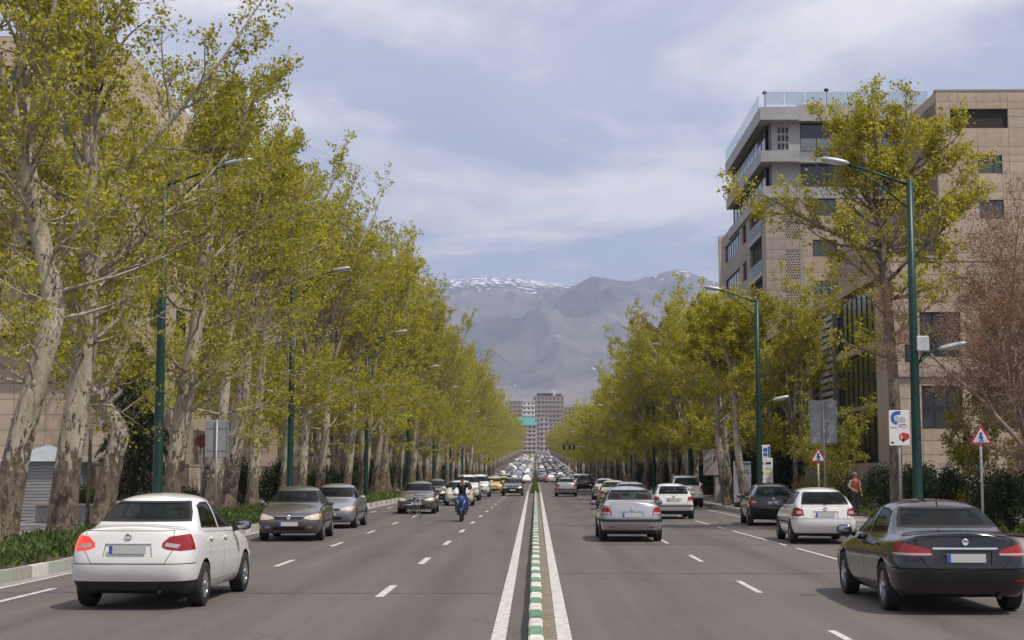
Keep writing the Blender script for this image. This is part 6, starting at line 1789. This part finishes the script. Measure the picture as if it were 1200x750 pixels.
# information board with a blue ring and a red bubble
o = sign_post('information_sign', 'white information board with blue ring and red bubble beside the big lamp post', 'sign', 9.88, 40.4, 3.4)
zc = 2.92; b = MB(); b.box((0, -.045, zc), (.56, .02, .96)); f = b.bevel('board', M_SIGNW, .012, 1, o)
b = MB(); q = [(-.03 + .20 * math.cos(t), zc + .27 + .19 * math.sin(t)) for t in np.linspace(.35 * PI, 1.45 * PI, 14)] + [(-.03 + .11 * math.cos(t), zc + .26 + .10 * math.sin(t)) for t in np.linspace(1.45 * PI, .35 * PI, 14)]
for k in range(13): b.prism([q[k], q[k + 1], q[26 - k], q[27 - k]], -.056, -.060, 'Y')
b.build('blue_ring', M_SIGNBL, f)
b = MB(); b.prism([(-.12, zc + .15), (.16, zc + .14), (.18, zc + .25), (.09, zc + .32), (.02, zc + .28), (-.06, zc + .33), (-.13, zc + .26)], -.0555, -.0585, 'Y'); b.build('grey_picture', M_SIGNG, f)
b = MB(); b.tube([(-.24, -.058, zc + .03), (-.08, -.058, zc + .0), (.02, -.058, zc + .05), (.12, -.058, zc + .0), (.24, -.058, zc + .06)], .006, 5); b.build('red_line', M_SIGNR, f)
b = MB(); b.prism([(-.02, zc + .09), (.18, zc + .10), (.18, zc + .075), (0, zc + .07)], -.056, -.059, 'Y'); b.build('lettering', M_SIGND, f)
b = MB(); disc(b, (.10, zc - .24), .115, -.056, 22); disc(b, (.18, zc - .23), .09, -.0565, 18); b.prism([(.06, zc - .30), (.16, zc - .32), (.09, zc - .40)], -.056, -.06, 'Y'); rb_ = b.build('red_bubble', M_SIGNR, f)
b = MB(); b.prism([(.035, zc - .30), (.065, zc - .30), (.065, zc - .19), (.035, zc - .19)], -.0605, -.063, 'Y'); b.build('white_mark', M_SIGNW, rb_)
b = MB(); b.ell((-.19, -.057, zc - .40), (.05, .004, .028), 10, 5); b.build('dark_mark', M_SIGND, f)
# printed text as flat raised letters
def text_mesh(txt, size, mat, parent, loc, name='lettering', rz=0.0, ex=.003):
    cu = bpy.data.curves.new('t', 'FONT'); cu.body = txt; cu.size = size; cu.extrude = ex; cu.align_x = 'CENTER'; cu.resolution_u = 3
    me = evaluated(bpy.data.objects.new('t', cu))
    me.materials.clear(); me.materials.append(mat)
    o = link(name, me, parent, loc); o.rotation_euler = (R(90), 0, rz); return o
ap = thing('advertising_panel', 'leaning white advertising panel with blue and yellow logo on the right pavement', 'billboard', (10.35, 74.5, .14), R(4))
b = MB(); b.box((0, 0, 1.25), (.86, .22, 2.05)); b.bevel('case', M_SIGNW, .03, 2, ap); b = MB(); b.box((0, 0, .12), (.8, .3, .24)); b.bevel('foot', M_SIGND, .03, 1, ap)
piece('green_band', plain('band_green', (.10, .28, .24), .5), ap, (0, -.114, 2.15), (.8, .008, .10))
text_mesh('enc', .46, M_SIGNBL, ap, (0.02, -.113, 1.66)); text_mesh('enc', .46, M_SIGNY, ap, (-.03, -.1115, 1.60), ex=.001)
for k in range(6): piece('text_line', M_SIGNG, ap, (-.05 + .04 * (k % 3), -.113, 1.28 - .13 * k), (.5 - .06 * (k % 3), .006, .03))
b2 = thing('bus_stop_panel', 'white and blue notice panel behind the second lamp post on the right', 'sign', (10.95, 71.0, .14))
b = MB(); b.box((0, 0, 1.25), (.74, .12, 2.3)); b.bevel('case', M_SIGNW, .02, 1, b2)
b = MB(); b.box((-.06, 0, 2.72), (.62, .10, .62)); hd = b.bevel('header', M_SIGNW, .02, 1, b2)
piece('blue_block', M_SIGNBL, b2, (-.22, -.055, 2.72), (.16, .012, .46)); piece('blue_block', M_SIGNBL, b2, (.02, -.055, 2.80), (.18, .012, .16)); piece('blue_block', M_SIGNBL, b2, (.02, -.055, 2.58), (.18, .012, .14)); piece('blue_block', M_SIGNBL, b2, (.19, -.055, 2.72), (.08, .012, .5))
cl_ = [M_SIGNR, M_SIGNG, M_SIGND, M_SIGNG, M_SIGNY, M_SIGNG]
for k in range(7):
    piece('notice_row', cl_[k % 6], b2, (-.18, -.064, 2.16 - .24 * k), (.18, .006, .14)); piece('notice_row', cl_[(k + 2) % 6], b2, (.15, -.064, 2.16 - .24 * k), (.26, .006, .10))
kb = thing('newspaper_booth', 'small grey booth with pale panel among the right-hand trunks', 'kiosk', (10.6, 86.5, .14))
b = MB(); b.box((-.25, 0, 2.3), (1.15, .5, 1.5)); b.bevel('panel_box', plain('booth_grey', (.34, .31, .30), .7), .03, 1, kb)
b = MB(); b.box((.15, .05, .75), (.62, .5, 1.5)); b.bevel('cabinet', plain('booth_beige', (.36, .34, .30), .7), .03, 1, kb)
piece('poster', M_SIGND, kb, (.12, -.23, 1.8), (.5, .03, .5)); piece('poster', M_SIGNBL, kb, (.2, -.22, 1.3), (.36, .03, .35)); piece('poster', M_SIGNR, kb, (-.2, -.26, 2.5), (.12, .02, .2))
# signs behind the left trunks
o = sign_post('round_sign', 'dark red round sign behind the left trunks near the blank sign', 'sign', -13.66, 60.5, 3.3); b = MB(); disc(b, (0, 3.0), .27, -.04, 24, .02); b.build('disc', plain('faded_dark_red', (.14, .018, .02), .6), o)
o = sign_post('small_notice', 'small white notice on a post behind the left trunks', 'sign', -13.7, 55.8, 2.2); b = MB(); b.box((0, -.05, 1.9), (.55, .02, .38)); b.build('board', M_SIGNG, o); piece('notice_row', M_SIGND, o, (0, -.064, 1.95), (.4, .006, .12))
b = MB(); b.box((0, -.05, 1.2), (.42, .02, .85)); b.build('lower_board', M_SIGNW, o)
# wooden stake of a young tree, left bed
o = thing('wooden_stake', 'thin brown wooden stake right of the second left trunk', 'stake', (-12.25, 40.5, .15)); b = MB(); b.tube([(0, 0, 0), (.02, 0, 2.0), (.03, 0, 2.9)], [.06, .055, .05], 7); b.build('stake', M_BARKD, o)
# low planter wall
for i, (x, y, L) in enumerate(((-15.4, 50.5, 3.2), (-15.4, 55.5, 3.0))):
    o = thing('planter_wall', ('low pale planter wall left of the kinked trunk', 'low pale planter wall behind the white sedan roof')[i], 'planter', (x, y, .16)); b = MB(); b.box((0, 0, .28), (L, .4, .56)); b.bevel('wall', M_CONC, .02, 1, o); b = MB(); b.box((0, 0, .6), (L + .1, .5, .07)); b.build('coping', M_STONEL, o)
# traffic signals over the avenue
ts = thing('traffic_signal', 'traffic signal mast reaching over the right carriageway in the distance', 'traffic light', (9.7, 235, 0))
b = MB(); b.lathe([(.14, 0), (.10, 7.6), (.001, 7.6)], 'Z', n=10); b.build('pole', M_GALV, ts)
b = MB(); b.tube([(0, 0, 4.7), (-1.4, 0, 5.7), (-2.2, 0, 5.9), (-5.6, 0, 5.95)], [.09, .08, .07, .06], 8); b.build('arm', M_GALV, ts)
for x in (-3.6, -4.3, -5.2):
    b = MB(); b.box((x, -.1, 5.85), (.30, .3, .85)); h = b.bevel('signal_head', M_SIGND, .03, 1, ts)
    for k in range(3):
        b = MB(); b.lathe([(.11, 0), (.13, -.16)], 'Y', (x, -.25, 6.15 - .3 * k), 12); b.build('hood', M_SIGND, h)
sw = thing('span_wire', 'thin wire crossing high above the far traffic', 'wire', (0, 236, 0)); b = MB(); b.tube([(-11, 0, 6.2), (-6, 0, 5.75), (0, 0, 5.6), (4.3, 0, 5.8)], .02, 5); b.build('wire', M_SIGND, sw)
# low railing at the far right under the shrubs
rl = thing('metal_railing', 'low grey grid railing in front of the office block at the right edge', 'railing', (16.3, 60, .15))
for k in range(30): piece('bar', M_GALV, rl, (.18 * k, 0, 1.55), (.035, .035, 1.0))
for z in (1.05, 1.5, 2.05): piece('rail', M_GALV, rl, (2.6, 0, z), (5.4, .045, .06))
piece('base_wall', M_CONC, rl, (2.6, .1, .5), (5.6, .3, 1.0))
# ------------------------------------------------------------------ traffic
CAR = {k: make_car(s) for k, s in SPECS.items()}
def car(kind, x, y, head, label, paint=None, cat='car', name='car', group=None):
    return place_car(CAR[kind], x, y, head, label, cat, group, paint, name)
car('sedan_white', -5.45, 22.15, 88.8, 'white sedan with one brake light lit in the left foreground', name='sedan_car')
car('sedan_black', 5.62, 21.75, 89.3, 'glossy black sedan with chrome boot strip in the right foreground', name='sedan_car')
car('sedan_silver', 2.58, 41.95, 90.0, 'silver sedan with black bumper strip driving away right of the median', name='sedan_car')
car('hatch_white', 7.60, 40.75, 87.8, 'white hatchback with rear wiper behind the black sedan', name='hatchback_car')
car('hatch_black', 8.40, 54.0, 87.3, 'black hatchback near the right kerb ahead of the white hatchback', name='hatchback_car')
car('hatch_small', 5.52, 61.4, 90.0, 'small white hatchback with black bumper strip right of the silver sedan', name='hatchback_car')
car('suv_white', 8.02, 80.9, 89.5, 'white SUV with roof rails ahead on the right', cat='SUV', name='suv_car')
car('sedan_grey', -6.75, 42.2, -87.5, 'dark grey sedan with lit headlights facing the camera on the left', name='sedan_car')
car('sedan_grey', -6.88, 51.4, -90, 'silver-grey sedan close behind the dark grey one on the left', 'bluegrey', name='sedan_car')
car('sedan_grey', -5.42, 68.9, -89, 'dark grey sedan behind the fallen bicycle', 'grey', name='sedan_car')
car('sedan_grey', -6.3, 92.5, -90, 'black sedan half hidden between the grey sedan and the pale car', 'black', name='sedan_car')
car('hatch_small', -4.35, 85.2, -88, 'off-white hatchback just behind the scooter rider', 'offwhite', name='hatchback_car')
car('suv_white', -4.62, 100.0, -90, 'tall white SUV facing the camera above the scooter rider', cat='SUV', name='suv_car')
car('suv_white', -4.38, 114.5, -90, 'white van-like SUV following the tall white SUV', cat='SUV', name='suv_car')
car('hatch_black', -1.87, 121.3, -90, 'black hatchback facing the camera next to the median', 'black', name='hatchback_car')
car('sedan_silver', 2.38, 117.0, 90, 'silver sedan far ahead right of the grassy median', 'silver', name='sedan_car')
car('suv_white', 4.92, 149.0, 90, 'maroon SUV far ahead in the right carriageway', 'maroon', cat='SUV', name='suv_car')
car('suv_white', 4.95, 170.0, 90, 'white van far ahead of the maroon SUV', 'white', cat='van', name='van')
car('sedan_silver', 4.66, 100.0, 90, 'silver-white sedan left behind the silver sedan roof line', 'offwhite', name='sedan_car')
car('sedan_silver', 4.02, 76.5, 90, 'grey-green sedan peeking out beside the silver sedan', 'beige', name='sedan_car')
car('sedan_grey', 3.98, 63.0, 90, 'blue-grey sedan roof showing behind the silver sedan', 'bluegrey', name='sedan_car')
car('sedan_grey', -3.85, 137, -90, 'yellow taxi behind the white van-like SUV', 'yellow', cat='taxi', name='taxi')
car('sedan_grey', -4.9, 148, -90, 'beige car beside the yellow taxi on the left', 'beige', name='sedan_car')
car('sedan_grey', -3.5, 158, -90, 'second yellow taxi further back on the left', 'yellow', cat='taxi', name='taxi')
car('suv_white', -3.6, 178, -90, 'pale yellow-roofed van behind the second taxi', 'beige', cat='van', name='van')
bpy.data.batch_remove([c for k in CAR for c in [CAR[k]] + list(CAR[k].children_recursive)])   # the models themselves are not in the street
# far traffic: small cars, one mesh each
def far_car_mesh(typ, front):
    g = GEO[typ]; bm = shell_bm(g['rows'], 1); L = g['L']; V = [tuple(v.co - Vector((L / 2, 0, 0))) for v in bm.verts]; bm.verts.index_update(); F = []; mi = []
    belt = g['rows'][5][4][2] + .03; top = g['rows'][5][5][2] - .06
    for f in bm.faces:
        c = f.calc_center_median(); F.append(tuple(v.index for v in f.verts)); m = 0
        if c.z > belt and f.normal.z < .80 and c.z < top + .02: m = 1
        elif c.z < .34: m = 2
        elif c.x < .12 and abs(c.y) > .45 and .6 < c.z < 1.0: m = 3
        elif c.x > L - .3 and abs(c.y) > .4 and .5 < c.z < .8: m = 4
        mi.append(m)
    bm.free()
    b = MB(); b.v = V; b.f = F; b.m = mi; b.sm = [True] * len(F); b.mi = 2
    for a in g['axles']:
        for s in (-.76, .76): b.lathe([(.01, s + .1), (.29, s + .1), (.30, s), (.29, s - .1), (.01, s - .1)], 'Y', (a - L / 2, 0, .30), 14)
    b.mi = 5
    for s in (-1, 1): b.box((s * (L / 2 + .005), 0, .75 if s < 0 else .47), (.02, .46, .1))
    return b.mesh('far_car', [PAINT['white'], M_WDARK, M_TRIM, M_RED, M_HEAD, M_PLATE])
FAR = {t: far_car_mesh(t, True) for t in ('sedan', 'hatch', 'suv')}
rf = random.Random(12)
COLW = {'white': 'white', 'offwhite': 'off-white', 'silver': 'silver', 'grey': 'dark grey', 'black': 'black', 'bluegrey': 'blue-grey', 'yellow': 'yellow', 'maroon': 'maroon', 'beige': 'beige', 'blue': 'dark blue'}
def far_car(x, y, head, paint, typ='sedan', label=None):
    side = 'left' if x < 0 else 'right'
    band = 'at the near end of' if y < 330 else ('in the middle of' if y < 520 else 'near the top of')
    o = link('car', FAR[typ], None, (x, y, road_z(y) + .006))
    slope = math.atan((road_z(y + 2) - road_z(y - 2)) / 4)
    o.rotation_euler = (0, -slope * math.sin(R(head)), R(head))
    o.material_slots[0].link = 'OBJECT'; o.material_slots[0].material = PAINT[paint]
    tag(o, label or f'small {COLW[paint]} {"van" if typ == "suv" else ("hatchback" if typ == "hatch" else "car")} {band} the far traffic on the {side}', 'car', 'far traffic climbing the avenue')
far_car(1.05, 272, 90, 'grey', label='dark grey car just right of the far median, last before the jam'); far_car(2.75, 266, 90, 'white', label='white car at the tail of the far jam on the right')
far_car(4.4, 280, 90, 'black', label='black car beside the white one at the tail of the jam'); far_car(6.2, 262, 90, 'maroon', label='maroon car right of the black one at the tail of the jam')
far_car(7.6, 225, 90, 'silver', label='silver car alone near the right kerb before the signal'); far_car(6.6, 200, 90, 'bluegrey', label='blue-grey car in the right lane short of the signal')
far_car(-1.6, 262, -90, 'white', label='white car next to the far median coming down the left side'); far_car(-3.4, 232, -90, 'offwhite', 'hatch', 'off-white hatchback coming down behind the taxis')
far_car(-5.6, 205, -90, 'silver', label='silver car near the left kerb behind the taxis'); far_car(-4.0, 200, -90, 'yellow', label='third yellow taxi well behind the other two')
cols = ['white'] * 4 + ['silver'] * 4 + ['grey'] * 5 + ['black'] * 5 + ['offwhite'] * 2 + ['bluegrey'] * 3 + ['bluegrey', 'maroon', 'beige', 'yellow', 'blue']
for lane, y0 in ((1.5, 292), (3.6, 286), (5.7, 298), (7.6, 290), (-1.7, 285), (-3.8, 262), (-5.9, 250), (-7.6, 275)):
    y = y0 + rf.uniform(0, 6)
    while y < 860:
        far_car(lane + rf.uniform(-.35, .35), y, 90 if lane > 0 else -90, rf.choice(cols), rf.choice(['sedan', 'sedan', 'hatch', 'suv']))
        y += rf.uniform(12, 30) if y < 450 else rf.uniform(20, 48)
# ------------------------------------------------------------------ people and two-wheelers
M_SKIN = plain('skin', (.36, .20, .13), .6); M_HAIR = plain('dark_hair', (.02, .015, .012), .7)
def skin_body(J, edges, name, root='pelvis'):
    """one continuous body grown from a skeleton: J = {joint: ((x, y, z), radius)}"""
    names = list(J); me = bpy.data.meshes.new(name)
    me.from_pydata([J[n][0] for n in names], [(names.index(a), names.index(b)) for a, b in edges], [])
    o = bpy.data.objects.new(name, me)
    o.modifiers.new('k', 'SKIN'); md = o.modifiers.new('s', 'SUBSURF'); md.levels = 2; md.render_levels = 2
    sk = me.skin_vertices[0].data
    for i, n in enumerate(names):
        r = J[n][1]; sk[i].radius = (r, r) if not isinstance(r, tuple) else r
        sk[i].use_root = n == root
    m2 = evaluated(o)
    for p in m2.polygons: p.use_smooth = True
    return m2
def paint_body(me, J, edges, zones, mats):
    """material of each face from its nearest bone"""
    me.materials.clear()
    for m in mats: me.materials.append(m)
    segs = [(Vector(J[a][0]), Vector(J[b][0]), zones.get((a, b), zones.get(b, 0))) for a, b in edges]
    for p in me.polygons:
        c = p.center; best = 1e9
        for a, b, z in segs:
            t = max(0, min(1, (c - a).dot(b - a) / max(1e-9, (b - a).length_squared))); d = (c - a - (b - a) * t).length
            if d < best: best = d; p.material_index = z
def hand(J, E, wr, key, d, side, thumb):
    """palm and five unequal, slightly curled fingers from wrist wr along d"""
    w = Vector(J[wr][0]); d = Vector(d).normalized(); s = Vector(side).normalized(); n = d.cross(s)
    J[key + 'palm'] = (tuple(w + d * .07), .026); E.append((wr, key + 'palm'))
    for i, (o, L) in enumerate(((-.03, .060), (-.01, .075), (.01, .070), (.03, .055))):
        a = w + d * .10 + s * o; J[f'{key}f{i}'] = (tuple(a), .0095); E.append((key + 'palm', f'{key}f{i}'))
        J[f'{key}g{i}'] = (tuple(a + d * L * .8 + n * L * .45), .008); E.append((f'{key}f{i}', f'{key}g{i}'))
    a = w + d * .045 - s * .045 * thumb; J[key + 't'] = (tuple(a), .010); E.append((key + 'palm', key + 't'))
    J[key + 'u'] = (tuple(a + d * .04 - s * .015 * thumb + n * .015), .008); E.append((key + 't', key + 'u'))
def head_parts(parent, c, face, hairmat, helmet=None):
    """face details and hair on a head centred at c looking along face (unit, xy)"""
    f = Vector((face[0], face[1], 0)).normalized(); r = Vector((-f.y, f.x, 0)); c = Vector(c)
    b = MB()
    for s in (-1, 1): b.ell(c + f * .085 + r * s * .032 + Vector((0, 0, .01)), (.012, .012, .009), 8, 5)
    b.build('eyes', plain('eye_dark', (.03, .02, .02), .3), parent)
    b = MB(); b.ell(c + f * .105 + Vector((0, 0, -.02)), (.016, .016, .026), 8, 5); b.build('nose', M_SKIN, parent)
    b = MB(); b.ell(c + f * .092 + Vector((0, 0, -.062)), (.02, .02, .008), 8, 5); b.build('mouth', plain('lips', (.25, .09, .07), .5), parent)
    for s in (-1, 1):
        b = MB(); b.ell(c + r * s * .083 + Vector((0, 0, -.005)), (.014, .014, .032), 8, 5); b.build('ear', M_SKIN, parent)
    b = MB(); b.ell(c - f * .02 + Vector((0, 0, .035)), (.098, .098, .088), 14, 8); b.build('hair', hairmat, parent)
# pedestrian by the shrubs: red vest over a pale shirt, dark trousers
ped = thing('person', 'person in red vest, pale shirt and dark trousers standing by the shrubs on the right', 'person', (12.55, 58.6, .15), R(20))
J = {'pelvis': ((0, 0, .93), (.125, .10)), 'waist': ((0, 0, 1.08), (.12, .095)), 'chest': ((0, -.01, 1.30), (.15, .115)), 'neck': ((0, -.005, 1.47), .052), 'head': ((0, -.015, 1.58), (.078, .088)), 'crown': ((0, -.005, 1.68), (.07, .08))}
E = [('pelvis', 'waist'), ('waist', 'chest'), ('chest', 'neck'), ('neck', 'head'), ('head', 'crown')]
for s, k in ((1, 'L'), (-1, 'R')):
    J[k + 'hip'] = ((s * .09, 0, .86), .085); J[k + 'knee'] = ((s * .10, -.03 if s > 0 else .02, .48), .058); J[k + 'ank'] = ((s * .10, .01, .09), .042); J[k + 'toe'] = ((s * .12, -.13, .04), .038)
    E += [('pelvis', k + 'hip'), (k + 'hip', k + 'knee'), (k + 'knee', k + 'ank'), (k + 'ank', k + 'toe')]
    J[k + 'sh'] = ((s * .18, 0, 1.40), .062); E.append(('chest', k + 'sh'))
    el = (s * .24, .03, 1.14) if s > 0 else (s * .25, .04, 1.15); wr = (s * .22, -.10, .92) if s > 0 else (s * .16, -.17, 1.02)
    J[k + 'el'] = (el, .045); J[k + 'wr'] = (wr, .030); E += [(k + 'sh', k + 'el'), (k + 'el', k + 'wr')]
    hand(J, E, k + 'wr', k, (0, -.4, -1) if s > 0 else (.5, -.6, -.2), (s, 0, 0), 1)
me = skin_body(J, E, 'body')
Z = {'waist': 1, 'chest': 1, 'neck': 3, 'head': 3, 'crown': 3}
for k in 'LR':
    Z.update({k + 'hip': 2, k + 'knee': 2, k + 'ank': 2, k + 'toe': 4, k + 'sh': 1, k + 'el': 0})
for a, b in E:
    if b not in Z: Z[b] = 3
paint_body(me, J, E, Z, [noisy('shirt_pale', [(.40, .36, .30), (.52, .48, .42)], 8, 4, .9), noisy('vest_red', [(.28, .045, .03), (.40, .08, .05)], 8, 4, .9), noisy('trousers_dark', [(.02, .025, .035), (.04, .045, .06)], 8, 4, .9), M_SKIN, plain('shoe', (.03, .025, .02), .6)])
link('body', me, ped); head_parts(ped, (0, -.02, 1.60), (0, -1), plain('grey_hair', (.16, .13, .12), .8))

# ---- scooter and its rider, facing the camera
M_SBLUE = car_paint('paint_scooter_blue', (.012, .045, .22)); M_SBLK = plain('scooter_black', (.02, .02, .022), .5)
SX, SY = -2.83, 57.0
sc = thing('motor_scooter', 'blue motor scooter with two slanted headlights coming towards the camera', 'scooter', (SX, SY, .005), R(-90))
def wheel2(x, r, parent):
    w = sub_empty('wheel', parent, (x, 0, r))
    b = MB(); b.lathe([(r * .72, -.05), (r * .95, -.05), (r, -.02), (r, .02), (r * .95, .05), (r * .72, .05), (r * .72, -.05)], 'Y', n=24); b.build('tyre', M_TYRE, w)
    b = MB(); b.lathe([(r * .74, -.03), (r * .7, 0), (r * .74, .03)], 'Y', n=24)
    for k in range(5): a = k * 2 * PI / 5; b.tube([(0, 0, 0), (r * .72 * math.cos(a), 0, r * .72 * math.sin(a))], .014, 6)
    b.build('rim', M_RIM, w)
wheel2(.66, .24, sc); wheel2(-.62, .24, sc)
def loft(b, secs):
    """sections (x, half width, z low, z high) skinned into a rounded body along x"""
    n = 12; rings = []
    for x, w, z0, z1 in secs:
        rings.append([(x, w * math.copysign(abs(math.cos(a)) ** .7, math.cos(a)), (z0 + z1) / 2 + (z1 - z0) / 2 * math.copysign(abs(math.sin(a)) ** .7, math.sin(a))) for a in [2 * PI * k / n for k in range(n)]])
    V = [p for r_ in rings for p in r_]; F = [(i * n + k, i * n + (k + 1) % n, (i + 1) * n + (k + 1) % n, (i + 1) * n + k) for i in range(len(secs) - 1) for k in range(n)]
    F += [tuple(range(n))[::-1], tuple((len(secs) - 1) * n + k for k in range(n))]; b.add(V, F, True)
b = MB(); loft(b, [(.38, .19, .32, .78), (.46, .22, .40, .92), (.55, .17, .52, .98), (.62, .08, .60, .90)]); fs = b.build('front_shield', M_SBLUE, sc)
b = MB(); loft(b, [(.46, .06, .46, .52), (.62, .075, .48, .54), (.80, .055, .42, .48), (.86, .02, .38, .42)]); b.build('mudguard', M_SBLUE, sc)
b = MB(); loft(b, [(-.95, .08, .62, .74), (-.75, .15, .48, .76), (-.35, .19, .36, .74), (-.10, .17, .30, .62)]); b.build('rear_body', M_SBLUE, sc)
b = MB(); loft(b, [(-.90, .10, .74, .80), (-.5, .15, .76, .84), (-.12, .11, .74, .80)]); b.build('seat', M_SBLK, sc)
b = MB(); b.bx(-.15, .42, -.18, .18, .26, .33); b.build('footboard', M_SBLK, sc)
for s in (-1, 1):
    b = MB(); b.prism([(s * .045, .60), (s * .075, .585), (s * .165, .80), (s * .12, .80)], .60, .575, 'X'); b.build('headlight', plain('scooter_light', (.7, .7, .72), .15, .1, 1.0), sc)
b = MB(); b.tube([(.44, -.33, 1.03), (.48, -.15, 1.02), (.50, 0, .98), (.48, .15, 1.02), (.44, .33, 1.03)], .018, 8); hb = b.build('handlebar', M_SBLK, sc)
for s in (-1, 1):
    b = MB(); b.tube([(.48, s * .2, 1.03), (.46, s * .27, 1.20)], .008, 6); b.ell((.46, s * .30, 1.24), (.015, .06, .045), 10, 6, .8); b.build('mirror', M_SBLK, sc)
for s in (-1, 1):
    b = MB(); b.tube([(.66, s * .07, .24), (.55, s * .07, .62)], .022, 8); b.build('fork_leg', M_SBLK, sc)
b = MB(); b.box((.72, 0, .75), (.02, .16, .10)); b.build('front_badge_plate', M_SBLK, sc)
rd = thing('person', 'rider in black jacket and jeans sitting on the blue scooter', 'person', (SX, SY, .005), R(-90))
J = {'pelvis': ((-.38, 0, .93), (.13, .12)), 'waist': ((-.36, 0, 1.07), (.13, .115)), 'chest': ((-.27, 0, 1.30), (.145, .165)), 'neck': ((-.22, 0, 1.47), .052), 'head': ((-.18, 0, 1.59), (.085, .080)), 'crown': ((-.19, 0, 1.69), (.078, .072))}
E = [('pelvis', 'waist'), ('waist', 'chest'), ('chest', 'neck'), ('neck', 'head'), ('head', 'crown')]
for s, k in ((1, 'L'), (-1, 'R')):
    J[k + 'hip'] = ((-.30, s * .11, .90), .088); J[k + 'knee'] = ((.12, s * .23, .78), .062); J[k + 'ank'] = ((.08, s * .20, .40), .044); J[k + 'toe'] = ((.22, s * .21, .365), .04)
    E += [('pelvis', k + 'hip'), (k + 'hip', k + 'knee'), (k + 'knee', k + 'ank'), (k + 'ank', k + 'toe')]
    J[k + 'sh'] = ((-.26, s * .20, 1.40), .068); J[k + 'el'] = ((-.02, s * .37, 1.19), .048); J[k + 'wr'] = ((.33, s * .30, 1.06), .032); E += [('chest', k + 'sh'), (k + 'sh', k + 'el'), (k + 'el', k + 'wr')]
    hand(J, E, k + 'wr', k, (1, 0, -.15), (0, s, 0), 1)
me = skin_body(J, E, 'body')
Z = {'waist': 0, 'chest': 0, 'neck': 2, 'head': 2, 'crown': 2}
for k in 'LR': Z.update({k + 'hip': 1, k + 'knee': 1, k + 'ank': 1, k + 'toe': 3, k + 'sh': 0, k + 'el': 0, k + 'wr': 2})
for a, b_ in E:
    if b_ not in Z: Z[b_] = 2
paint_body(me, J, E, Z, [noisy('jacket_black', [(.012, .012, .014), (.03, .03, .032)], 8, 4, .9), noisy('jeans', [(.02, .03, .06), (.04, .06, .10)], 8, 4, .9), M_SKIN, plain('boot_black', (.02, .02, .02), .6)])
link('body', me, rd); head_parts(rd, (-.17, 0, 1.61), (1, 0), M_HAIR)
# jacket front panel
b = MB(); b.ell((-.15, .03, 1.28), (.05, .05, .16), 10, 7); b.build('scarf', noisy('scarf_brown', [(.03, .022, .018), (.06, .045, .035)], 8, 3, .9), rd)

# ---- bicycle lying over in front of the dark grey sedan
bi = thing('bicycle', 'small bicycle with pale carrier lying tilted in the lane before the grey sedan', 'bicycle', (-5.0, 61.2, .02), R(-60))
M_BFR = plain('bike_frame', (.30, .29, .28), .45, .3)
def bwheel(x, tilt):
    w = sub_empty('wheel', bi, (x, 0, .24)); w.rotation_euler = (tilt, 0, 0)
    b = MB(); b.lathe([(.235, -.018), (.25, 0), (.235, .018), (.22, 0)], 'Y', n=26, close=True); b.build('tyre', M_TYRE, w)
    b = MB()
    for k in range(10): a = k * PI / 5; b.tube([(0, .02 * (-1) ** k, 0), (.225 * math.cos(a), 0, .225 * math.sin(a))], .004, 4)
    b.lathe([(.222, -.01), (.214, 0), (.222, .01)], 'Y', n=26); b.build('rim', M_RIM, w)
bwheel(.42, .25); bwheel(-.38, .25)
b = MB()
for p in ([(-.38, 0, .24), (-.10, .03, .26), (.30, .10, .62)], [(-.10, .03, .26), (-.20, .12, .72)], [(-.38, 0, .24), (-.18, .10, .60), (.28, .10, .62)], [(.42, 0, .24), (.30, .10, .62), (.26, .16, .86)]): b.tube(p, .017, 7)
b.build('frame', M_BFR, bi)
b = MB(); b.ell((-.21, .13, .76), (.12, .07, .035), 12, 6); b.build('saddle', M_SBLK, bi)
b = MB(); b.tube([(.20, -.12, .90), (.27, .05, .90), (.27, .22, .90), (.20, .38, .90)], .014, 7); b.build('handlebar', M_SBLK, bi)
b = MB(); b.box((-.46, .02, .50), (.36, .26, .03)); b.bevel('carrier', plain('carrier_pale', (.55, .53, .50), .6), .01, 1, bi)
b = MB(); b.tube([(-.10, -.10, .20), (-.10, .16, .30)], .012, 6); b.box((-.10, -.12, .19), (.09, .05, .02)); b.box((-.10, .18, .31), (.09, .05, .02)); b.build('pedal_crank', M_SBLK, bi)

bpy.data.scenes.remove(_side)
